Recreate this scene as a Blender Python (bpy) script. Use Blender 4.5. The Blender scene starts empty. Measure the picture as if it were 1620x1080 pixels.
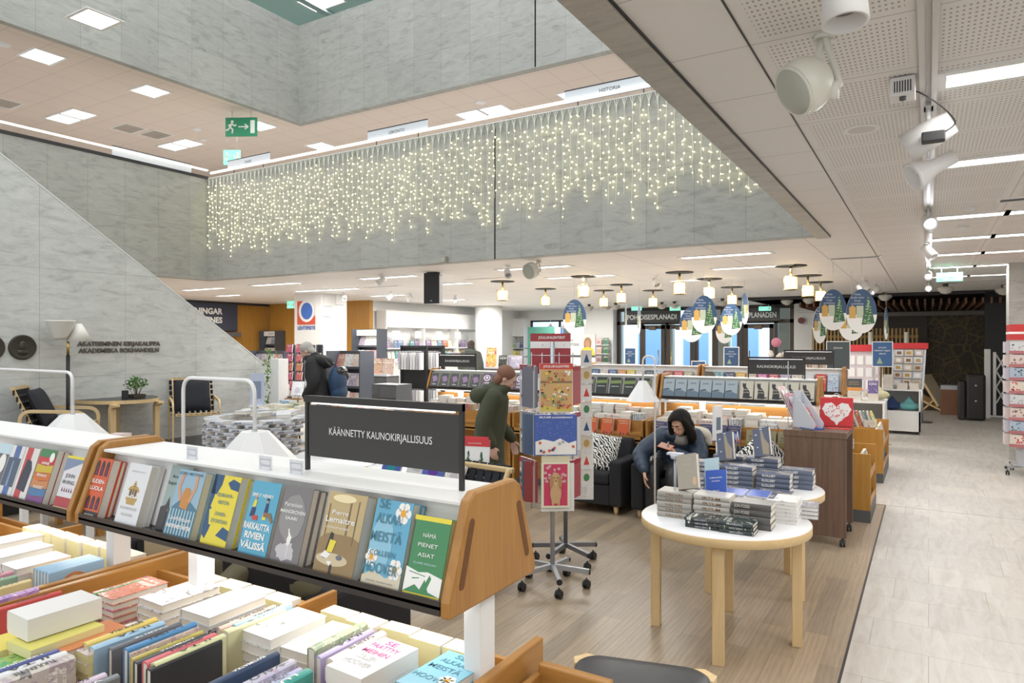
import bpy, math, random
from mathutils import Vector, Matrix
random.seed(7)
SC = bpy.context.scene
COL = SC.collection
PI = math.pi

# ---------------------------------------------------------------- camera, world, exposure
CAM_H = 1.8
FPX = 1088.0
YAW = math.radians(31.2)
cd = bpy.data.cameras.new('camera')
cam = bpy.data.objects.new('camera', cd); COL.objects.link(cam)
cam.location = (0, 0, CAM_H)
cam.rotation_euler = (PI / 2, 0, YAW)
cd.lens = FPX / 1620 * 36; cd.sensor_width = 36; cd.clip_start = 0.05; cd.clip_end = 200
SC.camera = cam
w = bpy.data.worlds.new('world'); SC.world = w; w.use_nodes = True
w.node_tree.nodes['Background'].inputs[0].default_value = (0.93, 0.97, 1.0, 1)
w.node_tree.nodes['Background'].inputs[1].default_value = 1.15
SC.view_settings.view_transform = 'Standard'
SC.view_settings.look = 'None'
SC.view_settings.gamma = 1
SC.view_settings.use_curve_mapping = False
SC.view_settings.exposure = 0.17

LK = .58
def area(name, loc, sx, sy, power, col=(1, .97, .93), rot=(0, 0, 0)):
    l = bpy.data.lights.new(name, 'AREA'); l.shape = 'RECTANGLE'; l.size = sx; l.size_y = sy
    l.energy = power * LK; l.color = col
    o = bpy.data.objects.new(name, l); COL.objects.link(o); o.location = loc; o.rotation_euler = rot
    return o
# daylight from the skylight over the void, and the shop's own ceiling light further out
area('skylight_light', (-6.5, 3, 13.5), 9, 12, 900, (.97, .99, .97))
SF, CF = math.sin(YAW), math.cos(YAW)
def at(px, py, z=None, X=None, Y=None):
    """the point of the place that a pixel of the photograph shows, on the plane z, X or Y"""
    u = (px - 810) / FPX; v = (540 - py) / FPX
    dx, dy, dz = -SF + CF * u, CF + SF * u, v
    k = (z - CAM_H) / dz if z is not None else (X / dx if X is not None else Y / dy)
    return Vector((k * dx, k * dy, CAM_H + k * dz))

# ---------------------------------------------------------------- materials
MATS = {}
def nt(m): m.use_nodes = True; return m.node_tree
def mat(name, col, rough=.5, metal=0, emit=0, ecol=None, coat=0, alpha=None, trans=0, ior=1.45, spec=None):
    if name in MATS: return MATS[name]
    m = bpy.data.materials.new(name); t = nt(m); b = t.nodes['Principled BSDF']
    b.inputs['Base Color'].default_value = (*col, 1); b.inputs['Roughness'].default_value = rough
    b.inputs['Metallic'].default_value = metal
    if emit:
        b.inputs['Emission Color'].default_value = (*(ecol or col), 1); b.inputs['Emission Strength'].default_value = emit
    if coat: b.inputs['Coat Weight'].default_value = coat
    if trans: b.inputs['Transmission Weight'].default_value = trans; b.inputs['IOR'].default_value = ior
    if alpha is not None: b.inputs['Alpha'].default_value = alpha
    if spec is not None: b.inputs['Specular IOR Level'].default_value = spec
    # a little surface variation so that no face is perfectly even
    n = t.nodes.new('ShaderNodeTexNoise'); n.inputs['Scale'].default_value = 14
    r = t.nodes.new('ShaderNodeMapRange'); r.inputs['To Min'].default_value = max(0, rough - .05); r.inputs['To Max'].default_value = min(1, rough + .05)
    t.links.new(n.outputs['Fac'], r.inputs['Value']); t.links.new(r.outputs[0], b.inputs['Roughness'])
    MATS[name] = m; return m

class N:
    """small node-graph helper"""
    def __init__(s, name):
        s.m = bpy.data.materials.new(name); s.t = nt(s.m); s.b = s.t.nodes['Principled BSDF']; MATS[name] = s.m
    def n(s, k, **kw):
        a = s.t.nodes.new(k)
        for q, v in kw.items():
            if hasattr(a, q): setattr(a, q, v)
        return a
    def l(s, a, b): s.t.links.new(a, b)
    def val(s, sock, v):
        if isinstance(v, bpy.types.NodeSocket): s.l(v, sock)
        else: sock.default_value = v
    def math(s, op, a, b=0., c=None):
        x = s.n('ShaderNodeMath', operation=op); s.val(x.inputs[0], a); s.val(x.inputs[1], b)
        if c is not None: s.val(x.inputs[2], c)
        return x.outputs[0]
    def mix(s, f, a, b, mode='MIX'):
        x = s.n('ShaderNodeMix', data_type='RGBA', blend_type=mode)
        s.val(x.inputs[0], f)
        for i, q in ((6, a), (7, b)):
            if isinstance(q, tuple): x.inputs[i].default_value = (*q, 1) if len(q) == 3 else q
            else: s.l(q, x.inputs[i])
        return x.outputs[2]
    def sep(s, sock):
        x = s.n('ShaderNodeSeparateXYZ'); s.l(sock, x.inputs[0]); return x.outputs
    def comb(s, a, b, c=0.):
        x = s.n('ShaderNodeCombineXYZ')
        for i, q in enumerate((a, b, c)): s.val(x.inputs[i], q)
        return x.outputs[0]
    def noise(s, vec, scale, detail=4, rough=.5, dist=0, W=None):
        x = s.n('ShaderNodeTexNoise')
        if W is not None: x.noise_dimensions = '4D'; s.val(x.inputs['W'], W)
        s.l(vec, x.inputs['Vector']); x.inputs['Scale'].default_value = scale; x.inputs['Detail'].default_value = detail
        x.inputs['Roughness'].default_value = rough; x.inputs['Distortion'].default_value = dist
        return x.outputs['Fac']
    def ramp(s, f, stops, const=False):
        x = s.n('ShaderNodeValToRGB'); s.l(f, x.inputs[0]); e = x.color_ramp.elements
        if const: x.color_ramp.interpolation = 'CONSTANT'
        while len(e) < len(stops): e.new(.5)
        for q, (p, c) in zip(e, stops): q.position = p; q.color = (*c, 1) if len(c) == 3 else c
        return x.outputs[0]
    def obj(s): return s.n('ShaderNodeTexCoord').outputs['Object']
    def out(s, col, rough=.5, bump=None, bs=.3, bd=.01):
        s.val(s.b.inputs['Base Color'], col if not isinstance(col, tuple) else (*col, 1)); s.val(s.b.inputs['Roughness'], rough)
        if bump is not None:
            x = s.n('ShaderNodeBump'); x.inputs['Strength'].default_value = bs; x.inputs['Distance'].default_value = bd
            s.l(bump, x.inputs['Height']); s.l(x.outputs[0], s.b.inputs['Normal'])
        return s.m

def marble(name, axes, base=(.372, .375, .345), bw=.62, bh=1.0):
    g = N(name); o = g.sep(g.obj()); u, v = o[axes[0]], o[axes[1]]; vec = g.comb(u, v, 0.)
    rot = g.n('ShaderNodeMapping'); rot.inputs['Rotation'].default_value = (0, 0, .9); rot.inputs['Scale'].default_value = (1, 3.4, 1); g.l(vec, rot.inputs[0])
    a = g.noise(rot.outputs[0], 3.4, 10, .66, .9); b = g.noise(vec, 1.3, 6, .6, .6); c = g.noise(rot.outputs[0], 9, 8, .75, 1.6)
    lo = tuple(q * .62 for q in base); hi = tuple(min(1, q * 1.22) for q in base)
    col = g.ramp(a, [(.28, lo), (.46, base), (.7, hi)])
    vein = g.math('ABSOLUTE', g.math('SUBTRACT', c, .5)); vm = g.math('SUBTRACT', 1, g.math('MULTIPLY', vein, 34)); vm = g.math('MULTIPLY', g.math('MAXIMUM', vm, 0), .22)
    col = g.mix(vm, col, tuple(q * .42 for q in base))
    col = g.mix(g.math('MULTIPLY', b, .5), col, tuple(q * .92 for q in base))
    br = g.n('ShaderNodeTexBrick', offset=.5, offset_frequency=2); g.l(vec, br.inputs['Vector'])
    br.inputs['Scale'].default_value = 1; br.inputs['Brick Width'].default_value = bw; br.inputs['Row Height'].default_value = bh
    br.offset = 0.0
    br.inputs['Mortar Size'].default_value = .0022; br.inputs['Mortar Smooth'].default_value = 0
    br.inputs['Color1'].default_value = (.94, .94, .94, 1); br.inputs['Color2'].default_value = (1.05, 1.05, 1.05, 1); br.inputs['Mortar'].default_value = (.55, .56, .55, 1)
    col = g.mix(1., col, br.outputs['Color'], 'MULTIPLY')
    return g.out(col, .42)
M_marb_x = marble('marble_x', (1, 2)); M_marb_y = marble('marble_y', (0, 2)); M_marb_z = marble('marble_z', (0, 1), (.46, .44, .39))
M_marb_st = marble('marble_stair', (1, 2), (.60, .61, .585), 1.05, 1.35)

def wood(name, c1, c2, axis=2, scale=1., rough=.38, streak=26):
    g = N(name); mp = g.n('ShaderNodeMapping'); g.l(g.obj(), mp.inputs[0])
    s = [streak * scale] * 3; s[axis] = 1.6 * scale; mp.inputs['Scale'].default_value = s
    a = g.noise(mp.outputs[0], 1, 6, .6, .8); b = g.noise(mp.outputs[0], 5, 3, .6)
    f = g.math('ADD', g.math('MULTIPLY', a, .75), g.math('MULTIPLY', b, .25))
    return g.out(g.ramp(f, [(.3, c2), (.65, c1)]), rough, f, .12, .004)
M_oak = {a: wood('warm_wood_' + 'xyz'[a], (.47, .235, .058), (.34, .15, .032), a) for a in (0, 1, 2)}
M_birch = {a: wood('birch_' + 'xyz'[a], (.74, .55, .30), (.64, .45, .22), a, 1, .42) for a in (0, 1, 2)}
M_walnut = wood('walnut_laminate', (.175, .105, .072), (.095, .055, .038), 2, 1, .45, 34)
M_panelwood = wood('panel_wood', (.52, .27, .055), (.40, .19, .035), 2, 1, .35)
M_slatwood = wood('slat_wood', (.50, .32, .10), (.36, .22, .06), 2, 1, .5)

def make_parquet():
    g = N('oak_parquet'); o = g.sep(g.obj()); vec = g.comb(o[1], o[0], 0.)
    br = g.n('ShaderNodeTexBrick'); g.l(vec, br.inputs['Vector']); br.offset = .37; br.offset_frequency = 2
    br.inputs['Scale'].default_value = 1; br.inputs['Brick Width'].default_value = 1.15; br.inputs['Row Height'].default_value = .13
    br.inputs['Mortar Size'].default_value = .0012; br.inputs['Bias'].default_value = 0
    br.inputs['Color1'].default_value = (.80, .80, .80, 1); br.inputs['Color2'].default_value = (1.12, 1.10, 1.06, 1); br.inputs['Mortar'].default_value = (.6, .58, .55, 1)
    v = g.n('ShaderNodeMapping'); v.inputs['Scale'].default_value = (1.2, 11, 1); g.l(vec, v.inputs[0])
    a = g.noise(v.outputs[0], 1.4, 8, .65, 2.4); wv = g.n('ShaderNodeTexWave', wave_type='BANDS', bands_direction='Y'); g.l(v.outputs[0], wv.inputs[0])
    wv.inputs['Scale'].default_value = .9; wv.inputs['Distortion'].default_value = 9; wv.inputs['Detail'].default_value = 3; wv.inputs['Detail Scale'].default_value = .7
    f = g.math('ADD', g.math('MULTIPLY', a, .7), g.math('MULTIPLY', wv.outputs['Fac'], .12))
    c = g.ramp(f, [(.2, (.27, .21, .145)), (.5, (.375, .30, .22)), (.8, (.46, .38, .29))])
    return g.out(g.mix(1., c, br.outputs['Color'], 'MULTIPLY'), .33, br.outputs['Fac'], -.15, .002)
M_parq = make_parquet()
def make_travertine():
    g = N('travertine'); o = g.sep(g.obj()); vec = g.comb(o[0], o[1], 0.)
    br = g.n('ShaderNodeTexBrick'); g.l(vec, br.inputs['Vector']); br.offset = .38; br.offset_frequency = 2; br.squash = .7; br.squash_frequency = 3
    br.inputs['Scale'].default_value = 1; br.inputs['Brick Width'].default_value = .8; br.inputs['Row Height'].default_value = .46
    br.inputs['Mortar Size'].default_value = .0022; br.inputs['Mortar Smooth'].default_value = .1
    br.inputs['Color1'].default_value = (.93, .93, .93, 1); br.inputs['Color2'].default_value = (1.05, 1.04, 1.02, 1); br.inputs['Mortar'].default_value = (.62, .58, .52, 1)
    mp = g.n('ShaderNodeMapping'); mp.inputs['Scale'].default_value = (9, 1.6, 1); g.l(vec, mp.inputs[0])
    a = g.noise(mp.outputs[0], 1.5, 8, .65, .8); b = g.noise(vec, 26, 6, .75, 1.2)
    c = g.ramp(a, [(.3, (.40, .365, .32)), (.5, (.48, .455, .415)), (.72, (.54, .52, .49))])
    pit = g.math('GREATER_THAN', b, .665); c = g.mix(g.math('MULTIPLY', pit, .28), c, (.22, .2, .17))
    return g.out(g.mix(1., c, br.outputs['Color'], 'MULTIPLY'), .48)
M_trav = make_travertine()

def ceiling_tiles(name, perf, px=.6, py=.6, base=(.82, .795, .77), joint=(.42, .39, .37)):
    g = N(name); o = g.sep(g.obj())
    fx = g.math('FRACT', g.math('ADD', g.math('DIVIDE', o[0], px), 100.033)); fy = g.math('FRACT', g.math('ADD', g.math('DIVIDE', o[1], py), 100.19))
    def edge(f, w): return g.math('MAXIMUM', g.math('LESS_THAN', f, w), g.math('GREATER_THAN', f, 1 - w))
    j = g.math('MAXIMUM', edge(fx, .006), edge(fy, .006)); col = g.mix(g.math('MULTIPLY', j, .75), base, joint)
    nz = g.noise(g.comb(g.math('FLOOR', g.math('DIVIDE', o[0], px)), g.math('FLOOR', g.math('DIVIDE', o[1], py))), 7.3, 0)
    col = g.mix(g.math('MULTIPLY', nz, .14), col, tuple(q * .86 for q in base))
    if perf:
        hx = g.math('ABSOLUTE', g.math('SUBTRACT', g.math('FRACT', g.math('MULTIPLY', o[0], 50)), .5))
        hy = g.math('ABSOLUTE', g.math('SUBTRACT', g.math('FRACT', g.math('MULTIPLY', o[1], 26)), .5))
        hole = g.math('MULTIPLY', g.math('LESS_THAN', hx, .2), g.math('LESS_THAN', hy, .19))
        ins = g.math('SUBTRACT', 1, g.math('MAXIMUM', edge(fx, .085), edge(fy, .075)))
        col = g.mix(g.math('MULTIPLY', g.math('MULTIPLY', hole, ins), .8), col, (.30, .27, .24))
    return g.out(col, .6)
M_ceil = ceiling_tiles('ceiling_plain_tiles', False, 1.2, 1.2)
M_ceilp = ceiling_tiles('ceiling_perforated_tiles', True)
M_ceil2 = ceiling_tiles('ceiling_upper_tiles', False, .6, .6, (.72, .62, .545), (.33, .27, .23))
M_ceils = ceiling_tiles('ceiling_edge_tiles', False, 5., .6)

def covers(name, kind):
    g = N(name); oi = g.n('ShaderNodeObjectInfo'); rnd = oi.outputs['Random']; c = oi.outputs['Color']
    gen = g.sep(g.n('ShaderNodeTexCoord').outputs['Generated']); x, z = gen[0], gen[2]
    hs = g.n('ShaderNodeHueSaturation'); g.l(c, hs.inputs['Color'])
    g.val(hs.inputs['Hue'], g.math('ADD', .28, g.math('MULTIPLY', g.math('FRACT', g.math('MULTIPLY', rnd, 7.7)), .44))); hs.inputs['Saturation'].default_value = 1.25; hs.inputs['Value'].default_value = .75
    c2 = hs.outputs[0]
    W = g.math('MULTIPLY', rnd, 40); vec = g.comb(x, g.math('MULTIPLY', z, 1.5))
    if kind == 'art':
        a = g.noise(vec, 3.2, 3, .6, 1.4, W); b = g.noise(vec, 7, 2, .5, .4, W)
        col = g.mix(g.math('MULTIPLY', g.math('GREATER_THAN', a, .56), .8), c, c2)
        col = g.mix(g.math('MULTIPLY', g.math('GREATER_THAN', b, .63), .75), col, (.9, .87, .8))
        col = g.mix(g.math('MULTIPLY', g.math('GREATER_THAN', g.math('SUBTRACT', 1, a), .6), .7), col, (.07, .07, .08))
    else:
        cx = g.math('SUBTRACT', x, .5); cz = g.math('SUBTRACT', z, g.math('ADD', .3, g.math('MULTIPLY', g.math('FRACT', g.math('MULTIPLY', rnd, 13.1)), .15)))
        r = g.math('ADD', g.math('MULTIPLY', cx, cx), g.math('MULTIPLY', g.math('MULTIPLY', cz, cz), 1.6)); r = g.math('ADD', r, g.math('MULTIPLY', g.noise(vec, 5, 2, .5, 1, W), .06))
        col = g.mix(g.math('LESS_THAN', r, .085), c, c2)
    # rows of small marks where the title and the author's name stand
    for lo, hi, fr, th, tone in ((.68, .78, 26., .5, .9), (.84, .89, 40., .48, .8)):
        band = g.math('MULTIPLY', g.math('GREATER_THAN', z, lo), g.math('LESS_THAN', z, hi)); inx = g.math('LESS_THAN', g.math('ABSOLUTE', g.math('SUBTRACT', x, .5)), .36)
        mk = g.math('GREATER_THAN', g.noise(g.comb(g.math('MULTIPLY', x, fr), g.math('MULTIPLY', z, 9)), 1, 1, .5, 0, W), th)
        col = g.mix(g.math('MULTIPLY', g.math('MULTIPLY', band, inx), g.math('MULTIPLY', mk, tone)), col, (.93, .92, .88) if lo < .8 else (.86, .84, .8))
    return g.out(col, .3)
M_cart = covers('cover_art', 'art'); M_cdot = covers('cover_motif', 'dot')
def make_plaincover():
    g = N('cover_plain'); return g.out(g.n('ShaderNodeObjectInfo').outputs['Color'], .3)
M_cpl = make_plaincover()
def make_pages(name, col):
    g = N(name); o = g.sep(g.obj()); v = g.comb(g.math('MULTIPLY', o[0], .5), g.math('MULTIPLY', o[1], 900), g.math('MULTIPLY', o[2], .5))
    n = g.noise(v, 1, 1); return g.out(g.mix(n, tuple(q * .82 for q in col), col), .8)
M_page = make_pages('page_block', (.84, .79, .70)); M_pagey = make_pages('page_block_yellow', (.86, .80, .42)); M_pagew = make_pages('page_block_white', (.88, .86, .82))

def make_zebra():
    g = N('zebra_fabric'); wv = g.n('ShaderNodeTexWave', wave_type='BANDS', bands_direction='DIAGONAL'); g.l(g.obj(), wv.inputs[0])
    wv.inputs['Scale'].default_value = 15; wv.inputs['Distortion'].default_value = 7; wv.inputs['Detail'].default_value = 1.5; wv.inputs['Detail Scale'].default_value = 1.6
    return g.out(g.ramp(wv.outputs['Fac'], [(0, (.02, .02, .02)), (.5, (.85, .83, .78))], True), .8)
M_zebra = make_zebra()
def make_mapwall():
    g = N('gold_map_wall'); o = g.sep(g.obj()); vec = g.comb(o[0], o[2], 0.)
    vo = g.n('ShaderNodeTexVoronoi', feature='DISTANCE_TO_EDGE'); g.l(vec, vo.inputs['Vector']); vo.inputs['Scale'].default_value = 6.5
    vo2 = g.n('ShaderNodeTexVoronoi', feature='DISTANCE_TO_EDGE'); g.l(vec, vo2.inputs['Vector']); vo2.inputs['Scale'].default_value = 2.1
    a = g.math('LESS_THAN', vo.outputs[0], .045); b = g.math('LESS_THAN', vo2.outputs[0], .035); n = g.noise(vec, 1.1, 2)
    m = g.math('MAXIMUM', g.math('MULTIPLY', a, g.math('GREATER_THAN', n, .42)), b)
    return g.out(g.mix(g.math('MULTIPLY', m, .8), (.085, .068, .045), (.21, .15, .065)), .5)
M_map = make_mapwall()

M_white = mat('white_paint', (.82, .82, .81), .45); M_wall = mat('white_wall', (.78, .78, .76), .6); M_wplast = mat('white_plastic', (.80, .80, .80), .3)
M_lam = mat('lit_diffuser', (1, 1, 1), .5, emit=4, ecol=(1, .98, .94)); M_lamw = mat('warm_lit_glass', (1, .9, .7), .4, emit=5, ecol=(1, .80, .48)); M_spot = mat('spot_lens', (1, 1, 1), .3, emit=16, ecol=(.93, .96, 1))
M_strip = mat('shelf_tube_light', (1, 1, 1), .4, emit=3.2, ecol=(1, .95, .86)); M_fairy = mat('fairy_bulb', (1, .93, .6), .3, emit=5.5, ecol=(1, .88, .42)); M_cable = mat('white_cable', (.75, .78, .66), .5)
M_black = mat('black_matt', (.022, .022, .024), .5); M_blk2 = mat('black_metal', (.045, .043, .042), .4, .6); M_sign = mat('sign_black', (.038, .036, .035), .45); M_anth = mat('anthracite', (.10, .105, .11), .5)
M_fab = mat('black_upholstery', (.035, .035, .038), .9, spec=.15); M_fabd = mat('black_webbing', (.018, .019, .025), .9); M_leather = mat('black_leather', (.045, .048, .052), .42)
M_gold = mat('gold_paint', (.62, .42, .16), .35, .8); M_brass = mat('brass', (.7, .5, .2), .3, 1); M_steel = mat('brushed_steel', (.55, .56, .58), .35, .9); M_grey = mat('grey_metal', (.47, .49, .52), .4, .5)
M_lgrey = mat('light_grey_plastic', (.62, .64, .70), .45); M_cream = mat('cream_enamel', (.74, .74, .66), .35); M_grille = mat('loudspeaker_grille', (.42, .44, .38), .5)
M_red = mat('red_card', (.62, .035, .045), .45); M_dred = mat('dark_red_card', (.36, .04, .05), .45); M_blue = mat('blue_card', (.035, .10, .44), .4); M_navy = mat('navy_print', (.035, .085, .19), .4); M_paper = mat('white_paper', (.85, .85, .84), .6)
M_bronze = mat('dark_bronze', (.075, .068, .058), .45, .7); M_glass = mat('clear_glass', (1, 1, 1), .03, trans=1, ior=1.01, alpha=.22); M_acryl = mat('clear_acrylic', (.93, .95, .97), .08, alpha=.25)
M_grn = mat('leaf_green', (.10, .23, .05), .6); M_exit = mat('exit_green', (.02, .28, .14), .4); M_exitl = mat('exit_green_lit', (.25, .9, .7), .4, emit=.8, ecol=(.25, .9, .65))
M_skin = mat('skin', (.62, .38, .27), .55); M_skin2 = mat('fair_skin', (.66, .42, .33), .55); M_hairb = mat('black_hair', (.010, .008, .007), .6, spec=.2); M_hairg = mat('grey_hair', (.42, .40, .37), .8)
M_coatn = mat('navy_puffer', (.022, .04, .075), .5); M_coatb = mat('black_coat', (.018, .018, .021), .8); M_coato = mat('olive_coat', (.055, .062, .035), .85); M_pack = mat('navy_backpack', (.018, .05, .11), .7)
M_glow_blue = mat('street_blue', (.25, .42, .72), .6)

# ---------------------------------------------------------------- mesh building
class MB:
    def __init__(s): s.v = []; s.f = []; s.m = []; s.sm = []
    def add(s, vs, fs, m=0, smooth=False, M=None):
        k = len(s.v); s.v += [tuple(M @ Vector(p)) if M else tuple(p) for p in vs]
        for f in fs: s.f.append(tuple(k + i for i in f)); s.m.append(m); s.sm.append(smooth)
        return s
    def box(s, x0, x1, y0, y1, z0, z1, m=0, M=None):
        v = [(x, y, z) for z in (z0, z1) for y in (y0, y1) for x in (x0, x1)]
        return s.add(v, [(0, 2, 3, 1), (4, 5, 7, 6), (0, 1, 5, 4), (2, 6, 7, 3), (0, 4, 6, 2), (1, 3, 7, 5)], m, False, M)
    def cyl(s, a, b, r, r2=None, n=16, m=0, smooth=True, caps=True):
        a, b = Vector(a), Vector(b); d = (b - a).normalized(); r2 = r if r2 is None else r2
        p = d.orthogonal().normalized(); q = d.cross(p); vs = []
        for c, rr in ((a, r), (b, r2)):
            for i in range(n): t = 2 * PI * i / n; vs.append(c + (p * math.cos(t) + q * math.sin(t)) * rr)
        k = len(s.v); s.v += [tuple(x) for x in vs]
        for i in range(n): s.f.append((k + i, k + (i + 1) % n, k + n + (i + 1) % n, k + n + i)); s.m.append(m); s.sm.append(smooth)
        if caps:
            s.f.append(tuple(k + i for i in reversed(range(n)))); s.f.append(tuple(k + n + i for i in range(n))); s.m += [m, m]; s.sm += [False, False]
        return s
    def sweep(s, pts, rs, n=12, m=0, flat=1., cap=True, up=None):
        """a tube through the points with its own radius at each: limbs, bent wood, wire"""
        pts = [Vector(p) for p in pts]; rs = [rs] * len(pts) if isinstance(rs, (int, float)) else rs
        k = len(s.v); prev = None; N_ = len(pts)
        for i, p in enumerate(pts):
            d = (pts[min(i + 1, N_ - 1)] - pts[max(i - 1, 0)]).normalized()
            if prev is None: prev = (Vector(up) if up else d.orthogonal())
            a = (prev - d * prev.dot(d)).normalized(); prev = a; b = d.cross(a)
            for j in range(n):
                t = 2 * PI * j / n + (PI / n if n == 4 else 0); s.v.append(tuple(p + (a * math.cos(t) * flat + b * math.sin(t)) * rs[i]))
        for i in range(N_ - 1):
            for j in range(n): s.f.append((k + i * n + j, k + i * n + (j + 1) % n, k + (i + 1) * n + (j + 1) % n, k + (i + 1) * n + j)); s.m.append(m); s.sm.append(n > 4)
        if cap:
            s.f.append(tuple(k + j for j in reversed(range(n)))); s.f.append(tuple(k + (N_ - 1) * n + j for j in range(n))); s.m += [m, m]; s.sm += [False, False]
        return s
    def lathe(s, prof, c=(0, 0, 0), n=24, m=0, smooth=True, M=None):
        k = len(s.v); c = Vector(c)
        for r, z in prof:
            for j in range(n):
                t = 2 * PI * j / n; p = Vector((r * math.cos(t), r * math.sin(t), z)); s.v.append(tuple(c + (M @ p if M else p)))
        for i in range(len(prof) - 1):
            for j in range(n): s.f.append((k + i * n + j, k + i * n + (j + 1) % n, k + (i + 1) * n + (j + 1) % n, k + (i + 1) * n + j)); s.m.append(m); s.sm.append(smooth)
        for i, rev in ((0, True), (len(prof) - 1, False)):
            if prof[i][0] > 1e-5: s.f.append(tuple(k + i * n + j for j in (reversed(range(n)) if rev else range(n)))); s.m.append(m); s.sm.append(False)
        return s
    def ball(s, c, r, n=16, m=0, sc=(1, 1, 1), M=None):
        pr = [(max(1e-6, math.sin(PI * i / (n // 2))) * r, -math.cos(PI * i / (n // 2)) * r) for i in range(n // 2 + 1)]
        S = Matrix.Diagonal(sc).to_3x3(); S = (M.to_3x3() @ S) if M else S
        return s.lathe(pr, c, n, m, True, S)
    def prism(s, prof, axis, a, b, m=0, M=None):
        """a flat outline pushed from a to b along an axis (outline in the two other axes, in order)"""
        def P(u, v, t): return {'x': (t, u, v), 'y': (u, t, v), 'z': (u, v, t)}[axis]
        n = len(prof); vs = [P(u, v, a) for u, v in prof] + [P(u, v, b) for u, v in prof]
        fs = [tuple(reversed(range(n))), tuple(range(n, 2 * n))] + [(i, (i + 1) % n, n + (i + 1) % n, n + i) for i in range(n)]
        return s.add(vs, fs, m, False, M)
    def mesh(s, name, mats):
        me = bpy.data.meshes.new(name); me.from_pydata(s.v, [], s.f)
        for q in (mats if isinstance(mats, (list, tuple)) else [mats]): me.materials.append(q)
        me.polygons.foreach_set('material_index', s.m); me.polygons.foreach_set('use_smooth', s.sm)
        me.update(); return me
    def build(s, name, mats, parent=None, bevel=0, fix=True, **kw):
        me = s.mesh(name, mats)
        if fix:
            import bmesh
            b = bmesh.new(); b.from_mesh(me); bmesh.ops.recalc_face_normals(b, faces=b.faces); b.to_mesh(me); b.free()
        return link(name, me, parent, bevel, **kw)
def link(name, me, parent=None, bevel=0, loc=None, rot=None, mx=None):
    o = bpy.data.objects.new(name, me); COL.objects.link(o)
    if parent: o.parent = parent
    if loc is not None: o.location = loc
    if rot is not None: o.rotation_euler = rot
    if mx is not None: o.matrix_local = mx
    if bevel:
        b = o.modifiers.new('b', 'BEVEL'); b.width = bevel; b.segments = 2; b.limit_method = 'ANGLE'; b.angle_limit = .6
    return o
def T(o, label, cat, group=None):
    o['label'] = label; o['category'] = cat
    if group: o['group'] = group
    return o
def thing(name, label, cat, loc=(0, 0, 0), rz=0, group=None):
    o = bpy.data.objects.new(name, None); COL.objects.link(o); o.location = loc; o.rotation_euler = (0, 0, rz); o.empty_display_size = .1
    return T(o, label, cat, group)
def struct(name, mb, m, bevel=0):
    o = mb.build(name, m, None, bevel); o['kind'] = 'structure'; return o
def dup(o, loc=None, rz=None, label=None, parent=None, mx=None):
    c = o.copy(); COL.objects.link(c)
    if parent: c.parent = parent
    if loc is not None: c.location = loc
    if rz is not None: c.rotation_euler = (0, 0, rz)
    if mx is not None: c.matrix_local = mx
    if label: c['label'] = label
    for ch in o.children: dup(ch, parent=c)
    return c
def rect(x0, x1, z0, z1): return [(x0, z0), (x1, z0), (x1, z1), (x0, z1)]
def smoothpath(pts, k=6):
    pts = [Vector(p) for p in pts]; out = []
    for i in range(len(pts) - 1):
        p0, p1, p2, p3 = pts[max(i - 1, 0)], pts[i], pts[i + 1], pts[min(i + 2, len(pts) - 1)]
        for j in range(k):
            t = j / k; out.append(.5 * ((2 * p1) + (p2 - p0) * t + (2 * p0 - 5 * p1 + 4 * p2 - p3) * t * t + (3 * p1 - p0 - 3 * p2 + p3) * t ** 3))
    out.append(pts[-1]); return out
def arcpath(pts, r, k=5):
    """a polyline with its corners rounded"""
    pts = [Vector(p) for p in pts]; out = [pts[0]]
    for i in range(1, len(pts) - 1):
        a = (pts[i - 1] - pts[i]); b = (pts[i + 1] - pts[i]); q = min(r, a.length / 2, b.length / 2); A = pts[i] + a.normalized() * q; B = pts[i] + b.normalized() * q
        for j in range(k + 1): t = j / k; out.append(A * (1 - t) ** 2 + pts[i] * 2 * t * (1 - t) + B * t * t)
    out.append(pts[-1]); return out
_TX = {}
def text_mesh(s, m, bold=0., space=1., ext=.0):
    """lettering as a flat mesh in the XZ plane, one unit of capital height, centred, read from -Y"""
    k = (s, m.name, bold, space, ext)
    if k in _TX: return _TX[k]
    c = bpy.data.curves.new('t', 'FONT'); c.body = s; c.size = 1.4; c.offset = bold; c.align_x = 'CENTER'; c.space_character = space; c.extrude = ext; c.resolution_u = 3
    o = bpy.data.objects.new('t', c); COL.objects.link(o); dg = bpy.context.evaluated_depsgraph_get(); dg.update()
    me = bpy.data.meshes.new_from_object(o.evaluated_get(dg)); bpy.data.objects.remove(o)
    me.transform(Matrix.Rotation(PI / 2, 4, 'X')); me.name = 'lettering'; me.materials.clear(); me.materials.append(m)
    xs = [v.co.x for v in me.vertices]; me['w'] = max(xs) - min(xs); _TX[k] = me; return me
def text(s, parent, loc, h=None, w=None, m=None, bold=.02, rot=(0, 0, 0), name='title_lettering', space=1., stretch=None, ext=0.):
    me = text_mesh(s, m or M_paper, bold, space, ext); sx = sz = h
    if w is not None and h is not None: sx = w / me['w']; sz = h
    elif w is not None: sx = sz = w / me['w']
    o = link(name, me, parent, loc=loc, rot=rot); o.scale = (sx, (sx + sz) / 2, sz); return o
ORD = 'first second third fourth fifth sixth seventh eighth ninth tenth eleventh twelfth thirteenth fourteenth fifteenth sixteenth seventeenth eighteenth nineteenth twentieth'.split()
def nth(i):
    if i < 20: return ORD[i]
    return ('twenty-' if i < 29 else 'thirty-' if i < 39 else 'forty-') + ORD[(i + 1) % 10 - 1] if (i + 1) % 10 else {30: 'thirtieth', 40: 'fortieth'}.get(i + 1, 'fiftieth')
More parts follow.
